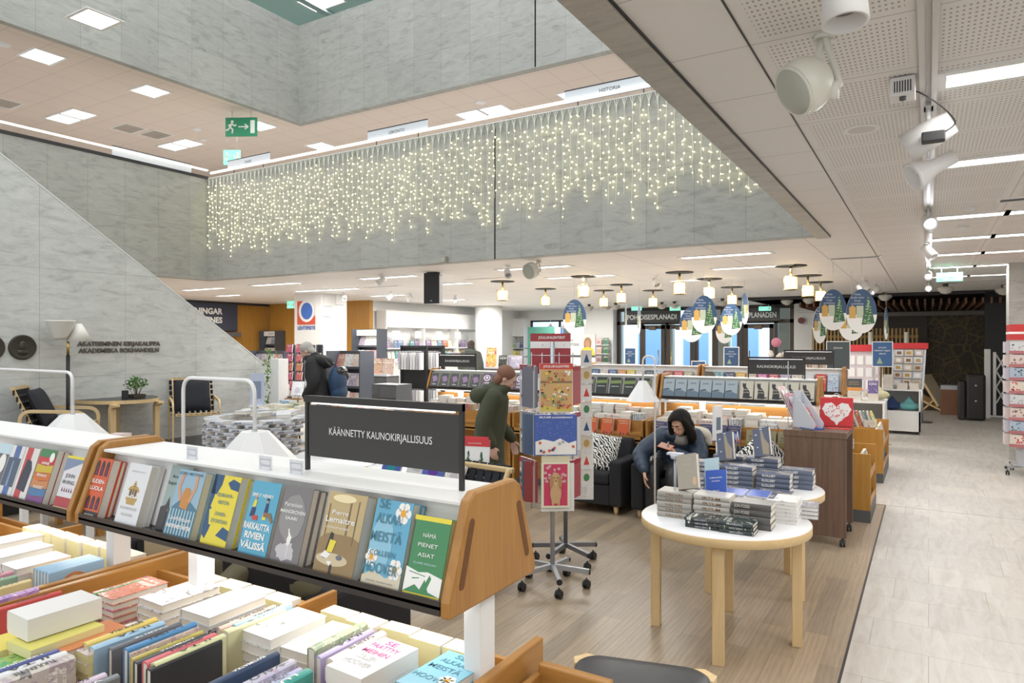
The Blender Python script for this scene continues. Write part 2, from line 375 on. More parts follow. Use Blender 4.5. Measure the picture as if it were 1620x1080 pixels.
def cname(c):
    r, g, b = c; mx, mn = max(c), min(c)
    if mx < .09: return 'black' if mx - mn < .03 else 'dark blue' if b == mx else 'dark brown' if r == mx else 'dark green'
    if mx - mn < .1 * mx + .02: return 'white' if mn > .62 else 'pale grey' if mn > .35 else 'grey' if mn > .12 else 'charcoal'
    if mn > .5: return 'cream' if b == mn else 'pale blue' if b == mx else 'pale green'
    if r == mx:
        if g > .75 * r: return 'yellow' if b < .5 * r else 'cream'
        if g > .42 * r: return 'orange' if b < .3 * r else 'beige' if b > .45 * g else 'ochre'
        return 'pink' if b > .3 * r and r > .5 else 'red' if r > .3 else 'maroon'
    if g == mx: return 'teal' if b > .7 * g else 'green' if g > .15 else 'dark green'
    return ('turquoise' if g > .85 * b else 'purple' if r > g * 1.05 else 'light blue' if mn > .2 or g > .4 else 'blue' if b > .25 else 'navy')

# ================================================================ THE SETTING
H = 3.0; H2 = 6.3; PT = 4.98; VX0, VX1, VY = -12.1, -1.0, 8.45
struct('floor', MB().box(-13, -.41, -5, 8.6, -.1, 0), M_parq)
f = MB(); f.box(-.40, 9, -5, 8.6, -.1, 0); f.box(-22, 9, 8.61, 30, -.1, 0); f.box(-22, -13, -5, 8.61, -.1, 0)
o = f.build('floor', M_trav); o['kind'] = 'structure'
struct('trim_1', MB().box(-.412, -.398, -5, 8.6, -.05, .002), M_blk2)
struct('trim_2', MB().box(-13, -.412, 8.598, 8.612, -.05, .002), M_blk2)
# ceiling over the ground floor, round the void
struct('ceiling', MB().box(-.62, 9, -5, 19.4, H, H + .4), M_ceilp)
struct('ceiling', MB().box(-.95, -.62, -5, VY + .15, H, H + .4), M_ceils)
c = MB(); c.box(-22, -.62, VY + .15, 24, H, H + .4); c.box(-22, VX0 - .15, -5, VY + .15, H, H + .4)
struct('ceiling', c, M_ceil)
struct('trim_3', MB().box(-.957, -.949, -5, VY + .1, H - .012, H), M_blk2)
struct('trim_4', MB().box(-.6235, -.6165, -5, 19, H - .004, H), M_blk2)
# the parapets of the upper floor: marble slabs round the void
struct('wall_void_side', MB().box(-1.10, -.955, -5, VY + .15, H - .02, PT), M_marb_z)
struct('wall_void_front', MB().box(VX0, -1.10, VY-.003, VY + .153, H-.003, PT), M_marb_y)
struct('wall_void_left', MB().box(VX0 - .15, VX0 + .003, -5, VY + .15, H-.003, PT), M_marb_x)
struct('trim_5', MB().box(-5.42, -5.395, VY - .004, VY + .01, H, PT), M_blk2)
# handrails on the parapets with thin glowing lines above
struct('trim_6', MB().box(VX0 - .16, VX0 + .02, -5, VY, PT, PT + .05), M_black)
struct('trim_7', MB().box(VX0, -1.0, VY + .02, VY + .16, PT, PT + .03), M_black)
struct('trim_8', MB().box(VX0 - .02, VX0 + .015, 0, VY, PT + .16, PT + .185), mat('rail_glow', (1, 1, 1), .4, emit=2.2, ecol=(1, .93, .85)))
struct('trim_9', MB().box(VX0, -1.0, VY + .05, VY + .09, PT + .12, PT + .15), mat('rail_glow', (1, 1, 1)))
struct('trim_10', MB().box(VX0, -1.0, VY + .2, VY + .3, PT - .04, PT - .01), mat('dull_brass', (.32, .27, .2), .5, .5))
# second floor ceiling, upper parapets, top ceiling
c2 = MB(); c2.box(-24, -11.1, -5, 26, H2, H2 + .4); c2.box(-11.1, 9, 9.85, 26, H2, H2 + .4)
struct('ceiling', c2, M_ceil2)
struct('wall_upper_left', MB().box(-11.22, -11.095, -5, 9.845, H2 - .01, 8.3), M_marb_x)
struct('wall_upper_front', MB().box(-11.22, 3, 9.845, 10.0, H2 - .01, 8.3), M_marb_y)
struct('trim_11', MB().box(-5.53, -5.505, 9.845, 9.855, H2, 8.3), M_blk2)
c3 = MB(); c3.box(-24, -12.4, -5, 26, 10.2, 10.5); c3.box(-12.4, 9, 11.2, 26, 10.2, 10.5)
struct('ceiling', c3, mat('skylit_top_ceiling', (.40, .62, .60), .6))  # blue-green tint of the skylight put into the ceiling colour
struct('wall_top_back', MB().box(-24, 9, 20, 20.2, 8.3, 10.2), mat('top_wall', (.45, .6, .6), .6))
struct('trim_12', MB().box(-13.2, -13.0, -5, 20, 10.12, 10.2), mat('top_duct', (.3, .42, .42), .5))
struct('wall_upper_back', MB().box(-24, 9, 17.5, 17.7, H + .4, H2), M_wall)
struct('wall_upper_side', MB().box(-20, -19.8, -5, 17.5, H + .4, H2), M_wall)

# ---- outer walls of the ground floor
BY = 23.5
wb = MB(); wb.box(-18.2, -13.9, 14.95, 15.1, 0, H); struct('wall_wood', wb, M_panelwood)
struct('wall_left', MB().box(-18.5, -18.35, 3, 15.1, 0, H), M_panelwood)
struct('wall_white_side', MB().box(-14.15, -14.0, 15.1, BY, 0, H), M_wall)
# window bay in the back wall
X0, X1 = at(839, 540, Y=BY).x, at(930, 540, Y=BY).x
struct('wall_back_left', MB().box(-14.0, X0, BY, BY + .2, 0, H), M_wall)
X2, X3 = at(976, 540, Y=BY).x, at(1256, 540, Y=BY).x
struct('wall_back_sill', MB().box(X0, X1, BY, BY + .2, 0, .5), M_wall)
struct('wall_back_head', MB().box(X0, X1, BY, BY + .2, 2.62, H), M_wall)
fr = MB()
for x in (X0, (X0 + X1) / 2, X1 - .06): fr.box(x, x + .06, BY + .02, BY + .12, .5, 2.62)
fr.box(X0, X1, BY + .02, BY + .12, .5, .56); fr.box(X0, X1, BY + .02, BY + .12, 2.56, 2.62)
wn = fr.build('window_1', M_blk2); wn['kind'] = 'structure'
MB().box(X0 + .05, X1 - .05, BY + .06, BY + .07, .56, 2.56).build('pane', M_glass, wn)
struct('wall_back_pier', MB().box(X1, X2, BY - .35, BY + .2, 0, H), M_wall)
# glazed door wall with black sign boards
XE = X3
dfr = MB(); D = mat('dark_bronze_frame', (.055, .04, .028), .4, .3)
W = X3 - X2
for x in [X2, X2 + W * .145, X2 + W * .30, X2 + W * .47, X2 + W * .57, X2 + W * .73, X2 + W * .90, X3 - .12]:
    dfr.box(x, x + .12, BY, BY + .14, 0, 2.9 if x in (X2, X3 - .12) else 2.45)
dfr.box(X2, X3, BY, BY + .14, 2.40, 2.52); dfr.box(X2, X3, BY, BY + .14, 0, .25); dfr.box(X2, X3, BY, BY + .14, 2.88, H)
dw = dfr.build('window_2', D, None); dw['kind'] = 'structure'
MB().box(X2 + .1, X3 - .1, BY + .06, BY + .07, .25, 2.9).build('pane', M_glass, dw)
k = 0
for a, b in ((.16, .30), (.31, .47), (.585, .73), (.745, .90)):
    k += 1; x0, x1 = X2 + W * a, X2 + W * b; m = MB()
    m.box(x0, x0 + .13, BY - .06, BY - .01, .02, 2.38); m.box(x1 - .13, x1, BY - .06, BY - .01, .02, 2.38)
    m.box(x0, x1, BY - .06, BY - .01, .02, .3); m.box(x0, x1, BY - .06, BY - .01, 2.24, 2.38)
    d = m.build(f'door_{k}', D); d['kind'] = 'structure'
    MB().box(x0 + .12, x1 - .12, BY - .04, BY - .03, .3, 2.24).build('pane', M_glass, d)
    MB().box((x0 + x1) / 2 - .12, (x0 + x1) / 2 + .12, BY - .16, BY - .061, 2.2, 2.32).build('door_closer', mat('closer_brown', (.14, .09, .06), .5), d)
    h = MB(); xh = x0 + .2 if k % 2 == 0 else x1 - .2; h.cyl((xh, BY - .14, .7), (xh, BY - .14, 1.5), .02); h.cyl((xh, BY - .14, .8), (xh, BY - .06, .8), .012); h.cyl((xh, BY - .14, 1.4), (xh, BY - .06, 1.4), .012)
    h.build('door_handle', M_brass, d)
struct('wall_back_right', MB().box(X3, at(1288, 540, Y=BY).x, BY, BY + .2, 0, H), M_wall)
XR = at(1288, 540, Y=BY).x
struct('wall_niche_side', MB().box(XR - .15, XR, BY - .001, BY + 1.0, 0, H), M_wall)
struct('wall_map', MB().box(XR, 3.2, 24.4, 24.6, 0, H), M_map)
struct('wall_map_border', MB().box(XR, at(1467, 540, Y=24.3).x, 24.3, 24.39, 0, H), mat('dark_panel', (.075, .06, .05), .5))
struct('ceiling', MB().box(-4.5, 9, 19.4, 25, H, H + .4), mat('dark_ceiling', (.05, .045, .04), .7))
sl = MB()
x = XR + .1
while x < 2.6:
    sl.box(x, x + .045, 19.9, 24.2, 2.72, 2.86); x += .17
struct('trim_13', sl, mat('slat_brown', (.20, .10, .055), .6))
struct('trim_14', MB().box(XR, 2.8, 24.1, 24.28, 2.58, 2.70), mat('beam_grey', (.30, .28, .26), .6))
struct('wall_black', MB().box(1.17, 3.4, 20.2, 20.35, 0, H), mat('black_wall', (.028, .03, .033), .6))
struct('trim_15', MB().box(-4.3, 1.13, 19.4, 19.5, 2.92, H), M_black)
struct('column', MB().box(1.05, 2.6, 12.9, 13.35, 0, H), marble('marble_pillar', (0, 2), (.47, .47, .44), .8, 1.2))
struct('wall_right', MB().box(8.9, 9, -5, 24, 0, H), M_wall)
# columns on the left
struct('column', MB().box(-13.8, -12.85, 12.1, 12.98, 0, H), M_white)
struct('column', MB().cyl((-12.8, 19.6, 0), (-12.8, 19.6, H), .46, n=32, smooth=True), M_wall)
struct('wall_shelf_pier', MB().box(-14.0, -13.95, 15.1, BY, 2.7, H), M_wall)
# the sign band over the magazine corner
sb = MB().box(-18.35, -18.22, 9, 13.75, 2.12, 2.93).build('magazine_corner_sign', mat('slate_sign', (.045, .055, .09), .5))
T(sb, 'large slate-blue sign band with white capitals over the newspaper corner', 'sign')
for s, z in (('TIDNINGAR', 2.62), ('MAGAZINES', 2.36)):
    t = text(s, sb, (-18.20, 12.55, z), h=.17, m=mat('sign_white', (.8, .8, .78), .5), bold=.05, rot=(0, 0, PI / 2))
struct('trim_16', MB().box(-18.35, -18.1, 9, 13.8, 1.95, 2.08), M_anth)
struct('trim_17', MB().box(-18.35, -18.2, 9, 15, 2.93, H), M_black)

# ---- the marble side wall of the stairs, with its slope
SX = -9.3
st = MB().prism([(-3, 0), (8.05, 0), (8.05, 1.04), (7.3, 1.58), (2.35, 4.98), (-3, 4.98)], 'x', SX - .28, SX)
struct('wall_stair', st, M_marb_st)
cp = MB(); dd = Vector((0, -4.95, 3.4)).normalized()
cp.prism([(7.3, 1.581), (7.3, 1.60), (2.35, 5.0), (2.35, 4.981)], 'x', SX - .285, SX + .004); cp.prism([(8.05, 1.041), (8.05, 1.06), (7.3, 1.60), (7.3, 1.581)], 'x', SX - .285, SX + .004)
struct('trim_22', cp, mat('cap_marble', (.74, .76, .74), .4))
# inner parapet seen beyond the foot of the stairs
struct('wall_stair_end', MB().prism([(8.1, 0), (9.35, 0), (9.35, .55), (8.1, 1.0)], 'x', SX - 1.9, SX - 1.7), M_marb_st)
# raised platform along it
pl = MB(); pl.box(SX, -8.07, 1.0, 7.1, .30, .41, 0); struct('floor_platform', pl, mat('black_linoleum', (.035, .037, .04), .35))
struct('trim_18', MB().box(-8.068, -8.03, 1.0, 7.1, .22, .412), M_oak[1])
struct('trim_19', MB().box(SX, -8.14, 1.0, 7.05, .0, .30), M_black)

# ---- street behind the doors
ex = MB(); ex.box(-30, 20, 33, 33.5, 0, 14); o = ex.build('exterior', None or mat('street_facade', (.62, .76, .86), .7)); o['kind'] = 'structure'
o = MB().box(-30, 20, BY + .2, 33, -.1, -.02).build('exterior_street', mat('street_paving', (.22, .25, .31), .6)); o['kind'] = 'structure'
fw = MB()
for i in range(16):
    x = -24 + i * 2.3
    fw.box(x, x + 1.2, 32.9, 33, .6, 2.6); fw.box(x, x + 1.2, 32.9, 33, 3.4, 5.4)
o = fw.build('exterior_windows', mat('street_windows', (.16, .30, .52), .3)); o['kind'] = 'structure'
area('street_daylight', (-6, 26.5, 7), 24, 5, 5200, (.80, .90, 1), (math.radians(75), 0, 0))
fw = MB()
for i in range(9):
    x = -13 + i * 2.1; fw.box(x, x + .45, 25.6, 25.9, 0, 3.2)
o = fw.build('exterior_pillars', mat('street_stone', (.50, .52, .44), .7)); o['kind'] = 'structure'

# ================================================================ LIGHT FITTINGS
def lamp_strip(x0, x1, y, z, d, label, group, power, name='ceiling_light', pan=M_white):
    t = thing(name, label, 'ceiling light', ((x0 + x1) / 2, y, z), 0, group); L = (x1 - x0) / 2
    m = MB(); e = .045
    m.box(-L - e, L + e, -d / 2 - e, -d / 2, -.012, 0); m.box(-L - e, L + e, d / 2, d / 2 + e, -.012, 0); m.box(-L - e, -L, -d / 2, d / 2, -.012, 0); m.box(L, L + e, -d / 2, d / 2, -.012, 0)
    m.build('frame', pan, t); MB().box(-L, L, -d / 2, d / 2, -.008, -.002).build('diffuser', M_lam, t)
    area('tube_light', ((x0 + x1) / 2, y, z - .03), 2 * L, d, power)
    return t
i = 0
for y in (-3.6, -1.8, 0, 1.87, 3.73, 5.5, 7.85, 9.5, 11.2, 13.1, 15.0):
    for x in (.07, .65, 1.85, 2.45):
        if x > 1 and y < 3: continue
        if y < 0 and x > .5: continue
        L = .53 if y > 3 and x < 1 else 1.05
        if x == .65 and y < 7: continue
        if x == .07 and 0 <= y < 7: L = 1.1
        i += 1; lamp_strip(x, x + L, y, H, .17, f'white strip light, {nth(i - 1)} of the rows set in the perforated ceiling tiles', 'strip lights in the perforated ceiling', 11 * (L / .5 if y < 7 else 1))
k = 0
for ax, bx, py in ((1080, 1218, 403), (1130, 1253, 422), (868, 970, 437), (790, 900, 423), (697, 745, 448), (572, 657, 438), (588, 640, 467), (520, 566, 457), (402, 472, 449), (292, 352, 457), (470, 524, 459), (345, 378, 467), (690, 735, 474), (1062, 1108, 443)):
    a, b = at(ax, py, z=H), at(bx, py, z=H); y = (a.y + b.y) / 2
    xa = (ax - 810) / FPX; xb = (bx - 810) / FPX
    X = lambda u: y * (-SF + CF * u) / (CF + SF * u)
    k += 1; lamp_strip(X(xa), X(xb), y, H, .16, f'white strip light recessed in the smooth ceiling, {nth(k - 1)} by distance along the shop', 'strip lights in the smooth ceiling', 22)
# unseen fill lights without fittings, added to brighten the back of the shop
for x, y in ((-4, 10.2), (-8, 10.2), (-3, 13), (-7, 13), (-11, 12), (-4, 17), (-9, 17), (-5, 21), (-10.5, 21), (-16, 12), (-15.5, 8), (-11.8, 18.5), (-11.5, 15.5)):
    area('tube_light', (x, y, H - .03), 1.6, .25, 135 if x < -6 else 75)
k = 0
for px, py, dbl in ((67, 89, 0), (112, 184, 1), (238, 144, 0), (285, 229, 1), (411, 199, 0), (508, 231, 0), (388, 257, 1), (626, 209, 1), (766, 178, 1), (932, 146, 1), (150, 30, 0), (-60, 60, 0)):
    p = at(px, py, z=H2)
    for q in ((-.28, .28) if dbl else (0,)):
        k += 1; lamp_strip(p.x - .24 + q, p.x + .24 + q, p.y, H2, .42, f'square white light panel, {nth(k - 1)} of those in the pinkish upper ceiling', 'light panels in the upper ceiling', 18, 'ceiling_panel_light')
p = at(508, 2, z=10.2); lamp_strip(p.x - .5, p.x + .5, p.y, 10.2, .6, 'bright light panel high in the teal top ceiling', None, 60)
for x, y in ((-14, 3), (-14, 8), (-9, 12.5), (-4, 12.5)): area('upper_fill_light', (x, y, H2 - .05), 2, 2, 45)  # broad fill under the upper ceiling, without fittings

# track in the perforated ceiling with its fittings
tr = MB(); tr.box(-.035, -.012, -4, 18.5, H - .03, H); tr.box(.012, .035, -4, 18.5, H - .03, H); tr.box(-.035, .035, -4, 18.5, H - .006, H)
struct('trim_20', tr, mat('track_metal', (.62, .60, .58), .4, .3))
struct('trim_21', MB().box(-.011, .011, 4.1, 18.4, H - .02, H - .006), M_steel)
def spotlight(loc, aim, label, kind='can', lit=False, s=1., group=None):
    t = thing('track_spotlight', label, 'spotlight', loc, 0, group)
    a = Vector(aim).normalized(); q = a.to_track_quat('-Z', 'Y').to_matrix().to_4x4()
    m = MB(); m.box(-.02, .02, -.045, .045, -.03, 0); m.cyl((0, 0, -.03), (0, 0, -.09 * s), .011); m.build('bracket', M_wplast, t)
    m = MB(); c = Vector((0, 0, -.13 * s)); R = q.to_3x3()
    if kind == 'can': m.lathe([(.001, .09), (.045, .09), (.055, .03), (.062, -.09), (.052, -.09), (.045, -.04), (.001, -.04)], c, 24, 0, True, R @ Matrix.Diagonal((s, s, s)))
    else: m.lathe([(.001, .1), (.028, .1), (.03, .02), (.058, -.05), (.06, -.065), (.05, -.065), (.028, -.03), (.001, -.03)], c, 24, 0, True, R @ Matrix.Diagonal((s, s, s)))
    m.build('housing', M_wplast, t)
    zz = -.045 if kind == 'can' else -.032
    m = MB(); m.lathe([(.001, zz + .002), (.043 * (1 if kind == 'can' else .7), zz), (.001, zz - .002)], c, 20, 0, True, R @ Matrix.Diagonal((s, s, s)))
    m.build('lens', M_spot if lit else mat('dull_lens', (.5, .52, .5), .2), t)
    if lit:
        l = bpy.data.lights.new('beam', 'SPOT'); l.energy = 60; l.spot_size = 1.1; l.spot_blend = .6; l.shadow_soft_size = .04; l.color = (.95, .97, 1)
        lo = bpy.data.objects.new('beam', l); COL.objects.link(lo); lo.location = Vector(loc) + c + R @ Vector((0, 0, -.1 * s)); lo.rotation_euler = a.to_track_quat('-Z', 'Y').to_euler()
    return t
p = at(1335, -84, z=H); spotlight(p, (.05, -.1, -1), 'large white spotlight with a slotted top, cut by the upper edge', s=1.08)
sp = bpy.data.objects['track_spotlight']; m = MB()
for j in range(18):
    a = 2 * PI * j / 18; m.box(-.008, .008, .091, .104, -.09, -.02, 0, Matrix.Rotation(a, 4, 'Z'))
m = m.build('vent_slots', M_anth, sp, loc=(0, 0, -.06)); m.scale = (.56, .56, .9)
spotlight((0, 4.05, H), (-1, .1, -.5), 'white box-like track head beside the small black adapter', s=1.25)
spotlight((0, 4.7, H), (-.9, -.35, -.5), 'pale grey bell-shaped track spotlight under the black adapter', 'bell', s=1.5)
spotlight((0, 7.2, H), (.2, -.9, -.4), 'blazing track spotlight on the perforated ceiling', lit=True)
spotlight((0, 9.6, H), (.5, -.3, -.7), 'white angled track spotlight beyond the blazing one')
spotlight((0, 13.0, H), (0, -.9, -.4), 'far lit track spotlight low on the ceiling track', lit=True)
spotlight((0, 15.8, H), (0, -.9, -.5), 'farthest lit spotlight of the ceiling track', lit=True)
for j, (px, py) in enumerate(((1365, 447), (1372, 452), (1384, 455), (1038, 443), (925, 449), (803, 427), (603, 441), (545, 470), (648, 472), (720, 475), (618, 469))):
    p = at(px, py - 8, z=H); spotlight(p, ((-.6, .5)[j % 2], -.6, -.6), f'small white ceiling spotlight, {nth(j)} along the smooth ceiling', lit=j in (0, 2, 4, 6, 9), s=.95 if j > 3 else 1.1, group='small ceiling spotlights')
# climate box, black adapter, smoke alarms, discs, vents
t = thing('ceiling_sensor_box', 'small white slotted sensor box hanging by the track', 'sensor', (-.10, 3.62, H))
MB().box(-.05, .05, -.06, .06, -.09, -.005).build('case', M_wplast, t, .006)
m = MB()
for j in range(7): m.box(-.034 + j * .0105, -.029 + j * .0105, -.0615, -.058, -.075, -.025)
m.build('slots', M_black, t); MB().lathe([(.014, 0), (.014, -.015), (.001, -.02)], (0, -.03, -.09), 16).build('sensor_eye', M_anth, t)
t = thing('power_adapter', 'black power adapter hanging from a curled cable at the track', 'adapter', (.02, 3.95, H - .2))
MB().box(-.05, .05, -.03, .03, -.025, .025).build('case', M_black, t, .006)
MB().sweep(smoothpath([(.05, 0, .02), (.09, 0, .06), (.03, -.1, .12), (-.06, -.2, .17), (-.1, -.3, .15)]), .0035, 6).build('cable', M_black, t)
def disc(px, py, r, label, name, cat, m=M_wplast, h=.03, z=H):
    p = at(px, py, z=z); t = thing(name, label, cat, p)
    MB().lathe([(r, 0), (r, -h * .4), (r * .7, -h), (.001, -h)], (0, 0, 0), 24).build('cover', m, t)
    MB().lathe([(r * 1.12, 0), (r * 1.12, -.006), (r, -.006)], (0, 0, 0), 24).build('ring', M_white, t); return t
disc(1363, 204, .085, 'flat round grille disc in the perforated ceiling near the ball speaker', 'ceiling_disc', 'loudspeaker', mat('disc_grey', (.66, .62, .59), .6), .008)
disc(1533, 329, .055, 'round smoke alarm between two strip lights', 'smoke_detector', 'smoke alarm')
disc(1523, 358, .05, 'second round smoke alarm beyond the first one', 'smoke_detector', 'smoke alarm')
disc(6, 70, .09, 'round smoke alarm in the pinkish upper ceiling by the marble edge', 'smoke_detector', 'smoke alarm', z=H2)
disc(312, 204, .09, 'lone round alarm near the green running-man sign', 'smoke_detector', 'smoke alarm', z=H2)
disc(322, 221, .08, 'tiny round alarm beside a double light panel upstairs', 'smoke_detector', 'smoke alarm', z=H2)
disc(760, 162, .1, 'round smoke alarm upstairs beyond the double light panel', 'smoke_detector', 'smoke alarm', z=H2)
def vent(px, py, wx, wy, label, z=H, m=M_anth, rot=0):
    p = at(px, py, z=z); t = thing('ceiling_vent', label, 'vent', p, rot)
    f = MB(); f.box(-wx / 2 - .03, wx / 2 + .03, -wy / 2 - .03, -wy / 2, -.01, 0); f.box(-wx / 2 - .03, wx / 2 + .03, wy / 2, wy / 2 + .03, -.01, 0); f.box(-wx / 2 - .03, -wx / 2, -wy / 2, wy / 2, -.01, 0); f.box(wx / 2, wx / 2 + .03, -wy / 2, wy / 2, -.01, 0)
    f.build('frame', M_white, t); s = MB(); n = max(3, int(wy / .035))
    for j in range(n): s.box(-wx / 2, wx / 2, -wy / 2 + j * wy / n, -wy / 2 + (j + .55) * wy / n, -.006, -.001)
    s.build('slats', m, t)
vent(203, 203, .55, .42, 'wide grey slatted vent in the upper ceiling, the one nearer the marble', H2, mat('vent_grey', (.42, .38, .34), .5)); vent(247, 213, .55, .42, 'wide grey slatted vent in the upper ceiling, the one nearer the lamp row', H2, mat('vent_grey', (.4, .36, .32)))
vent(6, 163, .5, .4, 'mesh grille in the upper ceiling at the picture edge', H2, mat('vent_grey', (.4, .36, .32)))
vent(1352, 407, .62, .14, 'white slot vent with a dark gap beyond the void corner'); vent(1605, 315, .2, .14, 'small dark double-slot vent at the perforated ceiling edge'); vent(1560, 443, .7, .14, 'long slot vent beside the far strip lights')
vent(605, 453, .9, .07, 'dark slot vent beyond the black loudspeaker', H); vent(770, 440, .9, .07, 'dark slot vent by the ball loudspeaker', H); vent(925, 452, 1.2, .03, 'thin dark ceiling slot over the far shelves'); vent(1130, 470, 1.6, .03, 'thin dark ceiling slot over the brass lanterns')
# ball loudspeakers
def ball_speaker(loc, r, label, aim):
    t = thing('ball_loudspeaker', label, 'loudspeaker', loc); R = Vector(aim).normalized().to_track_quat('-Z', 'Y').to_matrix()
    th = 1.02; pr = []
    for i in range(20): a = PI * .36 + (PI - PI * .36) * i / 19; pr.append((max(1e-5, math.sin(a) * r), -math.cos(a) * r))
    MB().lathe([(pr[0][0] * .97, pr[0][1])] + pr, (0, 0, 0), 36, 0, True, R).build('shell', M_cream, t)
    g = [(pr[0][0] * .965, pr[0][1] * .98)] + [(pr[0][0] * .965 * math.cos(q * PI / 12), pr[0][1] * .98 - r * .30 * math.sin(q * PI / 12)) for q in range(1, 6)] + [(1e-5, pr[0][1] - r * .30)]
    MB().lathe(g, (0, 0, 0), 36, 0, True, R).build('grille', M_grille, t)
    MB().lathe([(pr[0][0] * .96, pr[0][1] + .004), (pr[0][0] * 1.04, pr[0][1] + .004), (pr[0][0] * 1.04, pr[0][1] - .005), (pr[0][0] * .96, pr[0][1] - .005)], (0, 0, 0), 36, 0, True, R).build('rim', M_cream, t)
    b = MB(); x = R @ Vector((1, 0, 0)); top = Vector((r * .55, r * .9, H - loc[2]))
    side = Vector((r * .98, r * .25, -r * .25)); b.sweep(arcpath([top, top * .8 + Vector((r * .25, 0, 0)), side + Vector((r * .18, 0, r * .15)), side], .03), .013, 8)
    b.cyl(side + Vector((-.03, 0, 0)), side + Vector((.015, 0, 0)), .035, n=20); b.cyl(top - Vector((0, 0, .02)), top, .035, n=20); b.cyl(top - Vector((.03, 0, .03)), top + Vector((.05, 0, -.03)), .007)
    b.cyl(Vector((r * .3, r * .4, r * .5)), top, .014)
    b.build('bracket', M_cream, t); return t
ball_speaker(at(1271, 136, z=2.78), .107, 'big cream ball loudspeaker with a ribbed grille under the perforated ceiling', (-.75, -.55, -.55))
ball_speaker(at(840, 428, z=2.84), .125, 'small far cream ball loudspeaker under the smooth ceiling', (-.2, -.9, -.3))
p = at(684, 456, z=2.72); t = thing('loudspeaker', 'black box loudspeaker hanging tilted under the marble parapet', 'loudspeaker', p, .25)
MB().box(-.13, .13, -.02, .16, -.25, .25).build('cabinet', mat('grey_cabinet', (.40, .42, .44), .5), t, .01)
m = MB(); m.box(-.145, .145, -.045, -.02, -.265, .265); m.build('grille', M_black, t, .012)
text('JBL', t, (0, -.047, -.225), h=.02, m=M_steel, name='badge'); m = MB(); m.box(-.1, .1, -.02, .1, .25, .285); m.cyl((0, .05, .28), (0, .05, H - p.z), .012); m.build('bracket', M_black, t)
p = at(703, 411, Y=VY - .04); t = thing('wall_sensor', 'little dark sensor box on the marble under the fairy lights', 'sensor', p)
MB().box(-.05, .05, -.04, .04, -.05, .05).build('case', mat('sensor_brown', (.32, .29, .25), .5), t, .006); MB().box(-.035, .035, -.045, -.041, -.035, .035).build('lens', M_grille, t)
# exit signs
def exit_sign(p, rz, w_, h_, label, z0, lit=True):
    t = thing('exit_sign', label, 'exit sign', p, rz); MB().box(-w_ / 2, w_ / 2, -.02, .02, -h_ / 2, h_ / 2).build('panel', M_exitl if lit else M_exit, t)
    m = MB(); c = h_ / 2
    for q in (0,):
        m.ball((-w_ * .28, -.022, c * .55), c * .17, 10, sc=(1, .2, 1))
        for a in ([(-.28, .4), (-.34, -.05)], [(-.34, -.05), (-.26, -.3), (-.28, -.7)], [(-.34, -.05), (-.42, -.35), (-.48, -.35)], [(-.29, .3), (-.19, .1), (-.15, .25)], [(-.29, .3), (-.4, .1)]):
            m.sweep([(x * w_, -.022, z * c) for x, z in a], c * .1, 6)
    for a in ([(-.08, 0), (.22, 0)], [(.12, .28), (.23, 0)], [(.12, -.28), (.23, 0)]): m.sweep([(x * w_, -.022, z * c) for x, z in a], c * .08, 6)
    m.box(w_ * .30, w_ * .44, -.024, -.02, -c * .7, c * .7); m.build('pictogram', mat('exit_white', (.85, .9, .8), .4, emit=.3 if lit else 0), t)
    m = MB(); m.cyl((-w_ * .3, 0, h_ / 2), (-w_ * .3, 0, z0 - p[2]), .006); m.cyl((w_ * .3, 0, h_ / 2), (w_ * .3, 0, z0 - p[2]), .006); m.build('hanger', M_steel, t)
exit_sign(at(382, 201, z=5.98), .5, .62, .36, 'dark green running-man sign with an arrow, hanging upstairs', H2, False)
exit_sign(at(367, 249, z=5.7), .5, .35, .3, 'small lit green sign under the upper ceiling near the parapet corner', H2)
exit_sign(at(1502, 438, z=2.84), 0, .36, .14, 'small lit green sign hanging beside the far strip lights', H)
exit_sign(at(461, 482, Y=14.0), 0, .34, .2, 'lit green sign next to the white pillar with the logo', H)
for j, px in enumerate((1007, 1068, 1210)): exit_sign(at(px, 488, Y=22.5), 0, .36, .13, f'lit green exit sign over the street doors, {nth(j)} along the wall', H)
# hanging shelf-direction signs upstairs
for j, (px, py, wd, s) in enumerate(((965, 141, 1.35, 'HISTORIA'), (628, 208, 1.25, 'USKONTO'), (393, 256, 1.2, 'TAIDE'), (243, 254, 1.5, ''))):
    if j < 3: p = at(px, py, Y=VY + .09); rz = 0
    else: p = at(px, py, X=VX0 - .08); rz = PI / 2
    t = thing('hanging_direction_sign', ('wide white sign reading HISTORIA above the fairy lights', 'white hanging sign over the middle of the fairy light rail', 'white hanging sign near the corner of the marble parapets', 'blank white sign on rods above the marble side parapet')[j], 'sign', p, rz)
    MB().box(-wd / 2, wd / 2, -.01, .01, -.085, .085).build('board', mat('sign_pale', (.62, .66, .70), .5), t); MB().box(-wd / 2, wd / 2, -.012, .012, .085, .1).build('edge_bar', M_black, t)
    m = MB()
    for q in (-.35, .35): m.cyl((wd * q, 0, -.085), (wd * q, 0, PT + .03 - p.z), .008)
    m.build('rod', M_black, t)
    if s: text(s, t, (0, -.0125, -.02), h=.05, m=M_blk2, bold=0)
